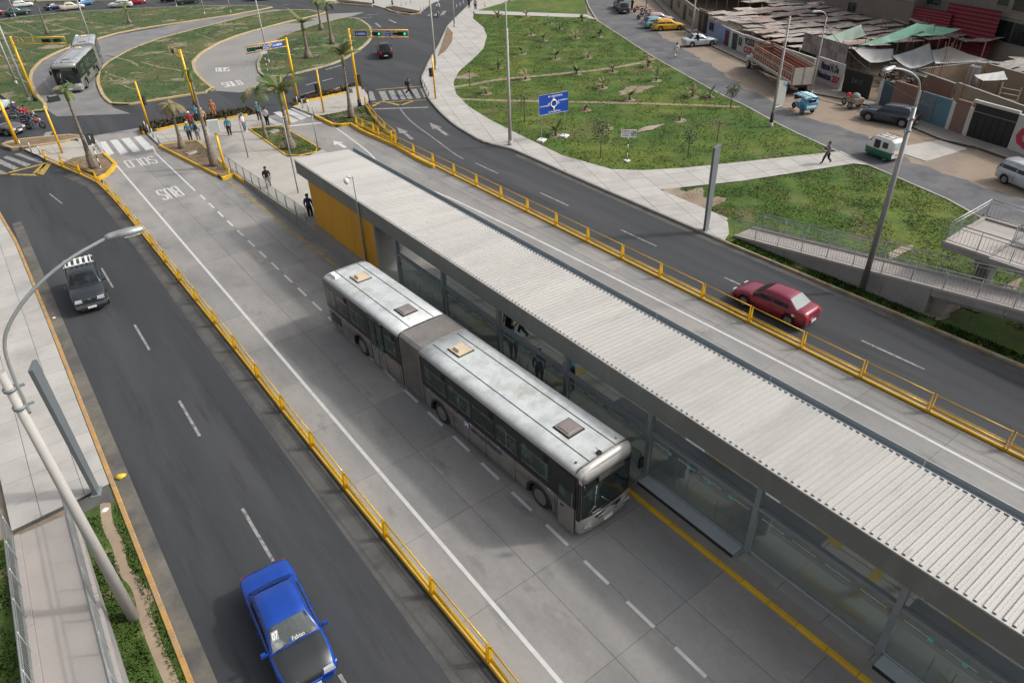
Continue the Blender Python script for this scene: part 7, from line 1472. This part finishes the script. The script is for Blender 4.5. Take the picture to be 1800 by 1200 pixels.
# inside the station
def sp(x, y, f, *a, **k): return person(k.pop('label'), (x, y), f, *a, z=ZP+.005, **k)
def at_floor(px, py): g = G(px, py, ZP); return g.x, g.y
x, y = at_floor(903, 628); sp(x, y, 2.6, 'stripes', 'black', label='person in a blue striped top on the platform behind the bus roof')
x, y = at_floor(895, 590); sp(x, y, 1.8, 'black', 'black', label='person in a black coat further back on the platform')
x, y = at_floor(920, 592); sp(x, y, .6, 'black', 'dark', pose='walk', label='person whose legs show under the station eave')
x, y = at_floor(948, 672); sp(x, y, -.8, 'black', 'black', label='dark hooded person looking down behind the station glass', hat='black')
x, y = at_floor(1003, 690); sp(x, y, -.6, 'teal', 'black', pose='bend', bag='pack', label='stooping person in a blue top near the second station column')
# riders
def rider(px0, px1, seat_l, lb, top, hat, legs='jeans', off=-.3):
    a, b = G(*px0), G(*px1); m_ = (a+b)/2; r = heading(a, b); person(lb, (m_.x+math.sin(r)*.3, m_.y-math.cos(r)*.3), r, top, legs, pose='ride', hat=hat, z=-.08)
rider((50, 228), (78, 226), 0, 'rider in a dark jacket on the red motorcycle', 'navy', 'red')
rider((40, 215), (68, 214), 0, 'rider in a red jacket on the dark motorcycle', 'red', 'black')
rider((22, 210), (50, 206), 0, 'rider with a white helmet furthest back at the left edge', 'purple', 'white')
a, b = G(771, 22), G(770, 30); person('rider in white on the motorcycle near the far crossing', (a.x, a.y), heading(a, b), 'white', 'jeans', pose='ride', hat='white', z=-.08)
# ================================================================== palms, saplings, grass
trunk_m = pm('palm_trunk', (.2, .165, .13), .9, var=.2, scale=3, bump=.4, bscale=20, stretch=(1, 1, 4), col2=(.12, .1, .08), thr=(.48, .56), s2=3.5)
sheath = pm('palm_sheath', (.16, .2, .06), .6, var=.15, scale=3); frond_m = [pm('palm_frond_%d' % i, c, .7, var=.25, scale=4) for i, c in enumerate(((.08, .13, .03), (.11, .14, .045), (.19, .16, .08)))]
bark = pm('bark', (.17, .13, .1), .9, var=.25, scale=6, bump=.3); leaf_m = [pm('leaf_%d' % i, c, .75, var=.3, scale=3) for i, c in enumerate(((.065, .1, .035), (.09, .125, .05), (.05, .075, .035)))]
def frond(mb, base, az, elev, L, droop, m, nl=16, w=.16):
    pts = []; p = V(base); e = elev
    for k in range(9): pts.append(p.copy()); p = p+V((math.cos(az)*math.cos(e), math.sin(az)*math.cos(e), math.sin(e)))*(L/8); e -= droop/8
    mb.tube(pts, [.022]*3+[.014]*3+[.007]*3, 4, m, caps=False)
    for k in range(1, nl):
        t = k/nl*8; i = min(7, int(t)); q = pts[i].lerp(pts[i+1], t-i); d = (pts[i+1]-pts[i]).normalized(); s_ = d.cross(V((0, 0, 1))).normalized(); ll = L*.3*math.sin(math.pi*(.12+.83*k/nl))
        for s in (1, -1):
            tip = q+s_*s*ll*.85+d*ll*.5-V((0, 0, ll*.35)); mb.add([q, q+d*w*.32, tip], [(0, 1, 2)], m); 
def palm(label, px, toppx, crown='feather', r=.2, nf=12, L=1.7, lean=(0, 0), zb=.15, group=None, lf=0.62):
    b = G(px[0], px[1], zb); H = HT(px, toppx, zb)-zb; t = thing('palm_tree', label, 'palm tree', (b.x, b.y, zb), 0, group); Ht = H*lf if crown != 'bare' else H*.93
    tt = [(0, 1.1), (.06, 1.25), (.14, 1.2), (.24, .8), (.4, .52), (.7, .42), (1, .36)]; m = MB(); pts = [V((lean[0]*f, lean[1]*f, Ht*f)) for f, _ in tt]
    P2, R2 = [], []
    for i in range(26):
        f = i/25; rr = float(np.interp(f, [q[0] for q in tt], [q[1] for q in tt]))*r*(1.05 if i % 2 else .96); P2.append((lean[0]*f, lean[1]*f, Ht*f)); R2.append(rr)
    m.tube(P2, R2, 12, 0, sm=True); m.build('trunk', trunk_m, t); tp = V((lean[0], lean[1], Ht))
    m = MB(); m.tube([tp-V((0, 0, .1)), tp+V((0, 0, .45)), tp+V((0, 0, .85))], [r*.55, r*.62, r*.3], 8); m.build('crownshaft', sheath, t)
    rr = random.Random(px[0])
    for k in range(nf):
        fm = MB(); az_ = 6.283*k/nf+rr.uniform(-.25, .25); el_ = rr.uniform(.5, 1.25) if crown == 'up' else rr.uniform(-.1, 1.15); dr = rr.uniform(.7, 1.3) if crown == 'up' else rr.uniform(1.2, 2.2)
        if crown == 'droop': el_ = rr.uniform(-.3, .6); dr = rr.uniform(1.5, 2.2)
        frond(fm, tp+V((0, 0, .75)), az_, el_, L*rr.uniform(.8, 1.1), dr, 0, nl=20, w=.3); fm.build('frond', frond_m[2 if (crown == 'droop' or rr.random() < .2) else rr.randrange(2)], t)
    return t
palm('palm with a drooping dry crown at the left of the soil bed', (321, 261), (305, 156), 'droop', .26, 14, 1.5)
palm('slender ringed palm leaning beside the white control box', (377, 292), (338, 128), 'bare', .26, 5, .8)
palm('tall bare topped palm in the bed at the head of the left fence', (165, 296), (118, 165), 'bare', .26, 7, 1.3)
palm('full crowned palm with fresh fronds in the grassy plaza bed', (512, 262), (487, 128), 'up', .32, 20, 2.5, lf=.62)
palm('slim palm with a green crown behind the grassy plaza bed', (468, 244), (447, 140), 'feather', .15, 13, 2.0, lf=.68)
palm('palm with a sparse crown on the grass wedge by the right fence', (618, 207), (596, 72), 'up', .26, 14, 2.0, lf=.7)
palm('tall palm with folded fronds in front of the oval lawn', (542, 102), (532, 18), 'up', .38, 12, 2.2, lf=.6)
palm('second palm on the oval lawn, thin trunk', (565, 53), (561, -14), 'feather', .3, 9, 1.5)
palm('leaning palm behind the right signal mast on the oval lawn', (584, 77), (572, -20), 'feather', .3, 9, 1.6)
palm('thin palm on the far left lawn behind the signal arm', (84, 60), (68, -4), 'bare', .2, 6, 1.2)
palm('palm on the far left lawn below the white station wagon', (228, 41), (216, 4), 'feather', .28, 8, 1.2)
# small fan palms planted in the park
def bush(label, px, h=1.3, kind=0, z=.1):
    g = G(px[0], px[1], z); t = thing('young_palm', label, 'young palm', (g.x, g.y, z), 0, 'young palms planted in the park'); rr = random.Random(px[0]*3+px[1])
    MB().tube([(0, 0, 0), (0, 0, h*.35)], [.14, .09], 7).build('trunk', trunk_m, t); m = MB()
    for k in range(9 if kind == 0 else 6): frond(m, (0, 0, h*.3), 6.283*k/9+rr.uniform(-.3, .3), rr.uniform(.3, 1.3), h*rr.uniform(.6, .9), rr.uniform(.5, 1.4), 0, nl=10, w=.42)
    m.build('crown', frond_m[rr.randrange(3)], t); d = MB(); d.loft([[(math.cos(6.283*k/12)*r_, math.sin(6.283*k/12)*r_*.8, zz) for k in range(12)] for zz, r_ in ((-.03, .7), (.012, .6), (.012, .1))], caps=False); d.build('earth_ring', dirt, t)
B = (((875, 32), 'young palm by the far end of the trodden pavement edge'), ((925, 30), 'young palm just below the white path, left one'), ((1023, 38), 'young palm at the right end of the white path'), ((967, 42), 'young palm in the middle of the row below the white path'), ((984, 52), 'young palm right of the middle of that row'), ((934, 62), 'small palm tuft left of the centre of the upper lawn'), ((956, 72), 'tall tuft palm in the centre of the upper lawn'), ((1012, 68), 'leafy young palm in the centre right of the upper lawn'), ((1054, 65), 'young palm near the street on the upper lawn'), ((918, 95), 'bushy young palm behind the park lamp post'), ((977, 104), 'low young palm above the first trodden path'), ((1034, 102), 'sparse young palm right above the first trodden path'), ((876, 121), 'dry young palm left of the park lamp foot'), ((924, 140), 'round young palm on the first trodden path'), ((1013, 131), 'young palm where the trodden path bends'), ((1077, 127), 'upright young palm near the end of the first path'), ((1139, 118), 'large young palm at the street end of the first path'), ((1059, 155), 'dry young palm on the middle lawn'), ((1107, 176), 'bushy young palm on the second trodden path'), ((855, 165), 'dry tuft at the left of the middle lawn'), ((1217, 170), 'yellowish young palm near the sapling'), ((1154, 142), 'palm tuft on a bare patch of the middle lawn'), ((977, 238), 'young palm under the blue direction sign'), ((1067, 226), 'thin stump palm on the lower lawn'), ((1029, 194), 'tiny stump in a sandy ring on the lower lawn'), ((1195, 212), 'yellow stump palm on the lower lawn'), ((1247, 172), 'low shrub at the street edge of the middle lawn'))
for i, (px, lb) in enumerate(B): bush(lb, px, h=(.6 if 'tiny' in lb or 'stump' in lb else 1.25), kind=i % 2)
def sapling(label, px, h, cr, n=260, zc=.72, dens=1.0, z=.1, stem=.035):
    g = G(px[0], px[1], z); t = thing('sapling', label, 'young tree', (g.x, g.y, z)); rr = random.Random(px[0]); MB().tube([(0, 0, 0), (.03, 0, h*.5), (0, .03, h*.9)], [stem*1.3, stem, stem*.4], 7).build('trunk', bark, t)
    br_ = MB(); tips = []
    for k in range(11):
        a = 6.283*k/11+rr.uniform(-.3, .3); z0 = h*rr.uniform(.42, .8); e = V((math.cos(a)*cr*rr.uniform(.5, .95), math.sin(a)*cr*rr.uniform(.5, .95), z0+h*rr.uniform(.05, .28))); br_.tube([(0, 0, z0), tuple(V((0, 0, z0)).lerp(e, .5)+V((0, 0, .06))), tuple(e)], [stem*.5, stem*.3, stem*.12], 4); tips.append(e)
    br_.build('branches', bark, t); m = MB()
    for k in range(n):
        c = tips[rr.randrange(len(tips))]*rr.uniform(.6, 1.05)+V((rr.gauss(0, cr*.17), rr.gauss(0, cr*.17), rr.gauss(0, cr*.2))); c.z = max(c.z, h*.35); a = V((rr.gauss(0, 1), rr.gauss(0, 1), rr.gauss(0, .6))).normalized(); b_ = a.cross(V((rr.gauss(0, 1), rr.gauss(0, 1), rr.gauss(0, 1)))).normalized(); s = rr.uniform(.05, .1)
        m.add([c-a*s, c+b_*s*.5, c+a*s, c-b_*s*.5], [(0, 1, 2, 3)], rr.randrange(3))
    tag(m.build('crown', leaf_m, t), kind='stuff')
sapling('leafy sapling with a pale trunk right of the blue sign', (1055, 277), 2.9, .75, 420); sapling('grey green sapling in the middle of the lower lawn', (1209, 276), 2.7, .65, 300); sapling('thin sapling at the street edge by the second path', (1284, 190), 2.6, .7, 380)
sapling('almost bare sapling in front of the lamp post', (922, 214), 2.6, .4, 40); sapling('thin bare stick sapling near the torn banner', (1260, 250), 2.0, .15, 12); sapling('bare thin stem at the edge of the curving pavement', (826, 152), 2.2, .1, 8)
globals().update(BED)
# grass tufts, scattered with numpy as single masses
def tufts(name, label, poly, dens, z, mats, hmin=.05, hmax=.16, seed=1, w=.05, keep=None, cap=60000):
    P = np.array(poly); lo, hi = P.min(0), P.max(0); A = (hi[0]-lo[0])*(hi[1]-lo[1]); N = int(min(cap, A*dens)); r = np.random.RandomState(seed); pts = r.rand(N, 2)*(hi-lo)+lo; x, y = pts[:, 0], pts[:, 1]; ins = np.zeros(N, bool); n = len(P); j = n-1
    for i in range(n):
        xi, yi = P[i]; xj, yj = P[j]; c = ((yi > y) != (yj > y)) & (x < (xj-xi)*(y-yi)/(yj-yi+1e-12)+xi); ins ^= c; j = i
    # clumping: keep where a cheap wave field is high
    f = np.sin(x*1.3+np.sin(y*.9)*2)+np.sin(y*1.7+np.sin(x*1.1)*2)+r.rand(N)*2.2; ins &= f > .3; pts = pts[ins]; N = len(pts)
    if N == 0: return
    nb = 3; M = N*nb; base = np.repeat(pts, nb, 0)+r.randn(M, 2)*.03; a = r.rand(M)*6.283; h = hmin+(hmax-hmin)*r.rand(M)**2; dx = np.cos(a)*w*.5; dy = np.sin(a)*w*.5; lx = r.randn(M)*h*.5; ly = r.randn(M)*h*.5
    co = np.empty((M, 3, 3)); co[:, 0] = np.c_[base[:, 0]-dx, base[:, 1]-dy, np.full(M, z-.01)]; co[:, 1] = np.c_[base[:, 0]+dx, base[:, 1]+dy, np.full(M, z-.01)]; co[:, 2] = np.c_[base[:, 0]+lx, base[:, 1]+ly, z+h]
    me = bpy.data.meshes.new(name); me.vertices.add(M*3); me.vertices.foreach_set('co', co.ravel()); me.loops.add(M*3); me.loops.foreach_set('vertex_index', np.arange(M*3)); me.polygons.add(M); me.polygons.foreach_set('loop_start', np.arange(M)*3); me.polygons.foreach_set('material_index', r.randint(0, len(mats), M)); me.update(calc_edges=True)
    nn_ = np.tile(np.array([[.1, -.1, .99]], dtype='f'), (M*3, 1))+r.randn(M*3, 3)*.12; nn_ /= np.linalg.norm(nn_, axis=1)[:, None]; me.normals_split_custom_set_from_vertices(nn_.tolist())
    for m in mats: me.materials.append(m)
    tag(link(name, me), label, None, kind='stuff')
gm_ = [pm('blade_%d' % i, c, .9, var=.3, scale=.8, pos=True) for i, c in enumerate(((.05, .105, .01), (.07, .12, .014), (.115, .13, .025), (.035, .08, .01)))]
gd_ = [pm('blade_dull_%d' % i, c, .9, var=.3, scale=.8, pos=True) for i, c in enumerate(((.05, .085, .022), (.065, .09, .026), (.1, .1, .04)))]
tufts('grass', 'short rough grass around the footbridge ramps', PW(G2)[:7]+[(46, 2), (35.9, 2), (35.9, 24)], 110, .085, gm_, .03, .07, 2, .05, cap=60000)
tufts('grass', 'grass tufts over the big park lawn', PW(G1), 40, .09, gm_, .03, .075, 3, .07, cap=110000)
tufts('grass', 'dense weeds along the right verge', [(33.15, 2), (33.85, 2), (33.8, 22.8), (33.15, 22.8)], 450, .1, gm_[:2]+gm_[3:], .03, .14, 4, .06)
tufts('grass', 'leafy ground cover beside the left ramp', [(-2.35, 8), (-1.75, 8), (-1.75, 23.3), (-2.45, 23.6)], 600, .1, gm_[:2]+gm_[3:], .02, .07, 5, .05)
tufts('grass', 'leafy ground cover along the left kerb', [(-1.42, 8), (-1.14, 8), (-1.14, 23.6), (-1.42, 22.6)], 500, .1, gm_[:2]+gm_[3:], .02, .07, 6, .05)
tufts('grass', 'grass left of the left ramp', [(-9, 8), (-4.55, 8), (-4.55, 24.2), (-9, 24.2)], 300, .08, gm_[:2]+gm_[3:], .02, .08, 7, .05)
tufts('grass', 'grass tufts on the far lawns', PW(I2), 3, .14, gd_, .04, .1, 8, .12, cap=30000); tufts('grass', 'grass tufts on the oval lawn', PW(I3), 4, .14, gd_, .04, .1, 9, .12, cap=20000); tufts('grass', 'grass tufts on the far left lawn', PW([p for p in I1 if p[0] > -61]), 1.5, .14, gd_, .04, .12, 10, .14, cap=40000)
for px, z, lb, sd in ((hb, .3, 'dark low planting in the long bed', 11), (rb, .28, 'reddish low planting in the narrow bed', 12)):
    tufts('hedge_plants', lb, PW(px), 120, z, [pm('hedge_leaf_%d' % sd, (.085, .045, .035) if sd == 11 else (.12, .06, .05), .9, var=.4, scale=3, pos=True), leaf_m[2]], .08, .3, sd, .12)
tufts('grass', 'grass tufts in the plaza bed', PW(pb), 150, .2, gm_, .03, .09, 13, .04); tufts('grass', 'grass tufts on the wedge beside the right fence', PW(rg), 120, .16, gm_[:2]+gd_, .03, .1, 14, .05)
tufts('dry_litter', 'dry stalks scattered on the soil beds', PW(pa), 60, .2, [pm('dry_stalk', (.28, .2, .11), .9)], .01, .05, 15, .05)
# overhead wires on the side street
def wire(label, a, b, sag=.8):
    a, b = V(a), V(b); m = MB(); m.tube([a.lerp(b, k/16)-V((0, 0, sag*4*(k/16)*(1-k/16))) for k in range(17)], .02, 4, caps=False); o = m.build('overhead_wire', sig_blk); tag(o, label, 'cable')

wire('thin black wire crossing the side street', G(1380, 150, 7.5), G(1660, 175, 7.0), .9)
wire('thin black wire running beside the lamp arm', G(1447, 40, 6.5), G(1640, 190, 6.5), .7)
wire('thin wire above the patchwork roofs', G(1240, 20, 4.2), G(1440, 50, 5.5), .4)
# pale turf seams worn into the far lawns
sm_ = MB(); rq = random.Random(5)
for (a, b) in (((20, 33), (80, 62)), ((0, 40), (60, 66)), ((75, 40), (150, 60)), ((30, 86), (70, 98)), ((0, 55), (45, 75)), ((190, 97), (245, 115)), ((245, 112), (320, 128)), ((185, 128), (228, 145)), ((228, 140), (270, 130)), ((195, 140), (240, 162)), ((240, 150), (310, 150)), ((300, 75), (332, 85)), ((265, 95), (330, 100)), ((310, 92), (345, 96)), ((215, 105), (250, 122)), ((345, 62), (375, 72)), ((395, 48), (450, 55)), ((500, 84), (540, 82)), ((470, 92), (520, 100)), ((545, 96), (590, 92)), ((560, 60), (625, 55)), ((0, 98), (40, 112)), ((8, 128), (50, 150)), ((100, 30), (200, 48)), ((240, 30), (330, 20))):
    p, q = G(*a), G(*b); pts = [p.lerp(q, k/7)+V((rq.gauss(0, .14), rq.gauss(0, .14), 0)) for k in range(8)]; strip(sm_, smoothline(pts, 1), rq.uniform(.1, .24), .146+.001*rq.random())
struct('turf_seams', sm_, pm('turf_seam', (.22, .19, .12), .95, var=.3, scale=2, pos=True), 'pale earth seams between turf strips on the far lawns')
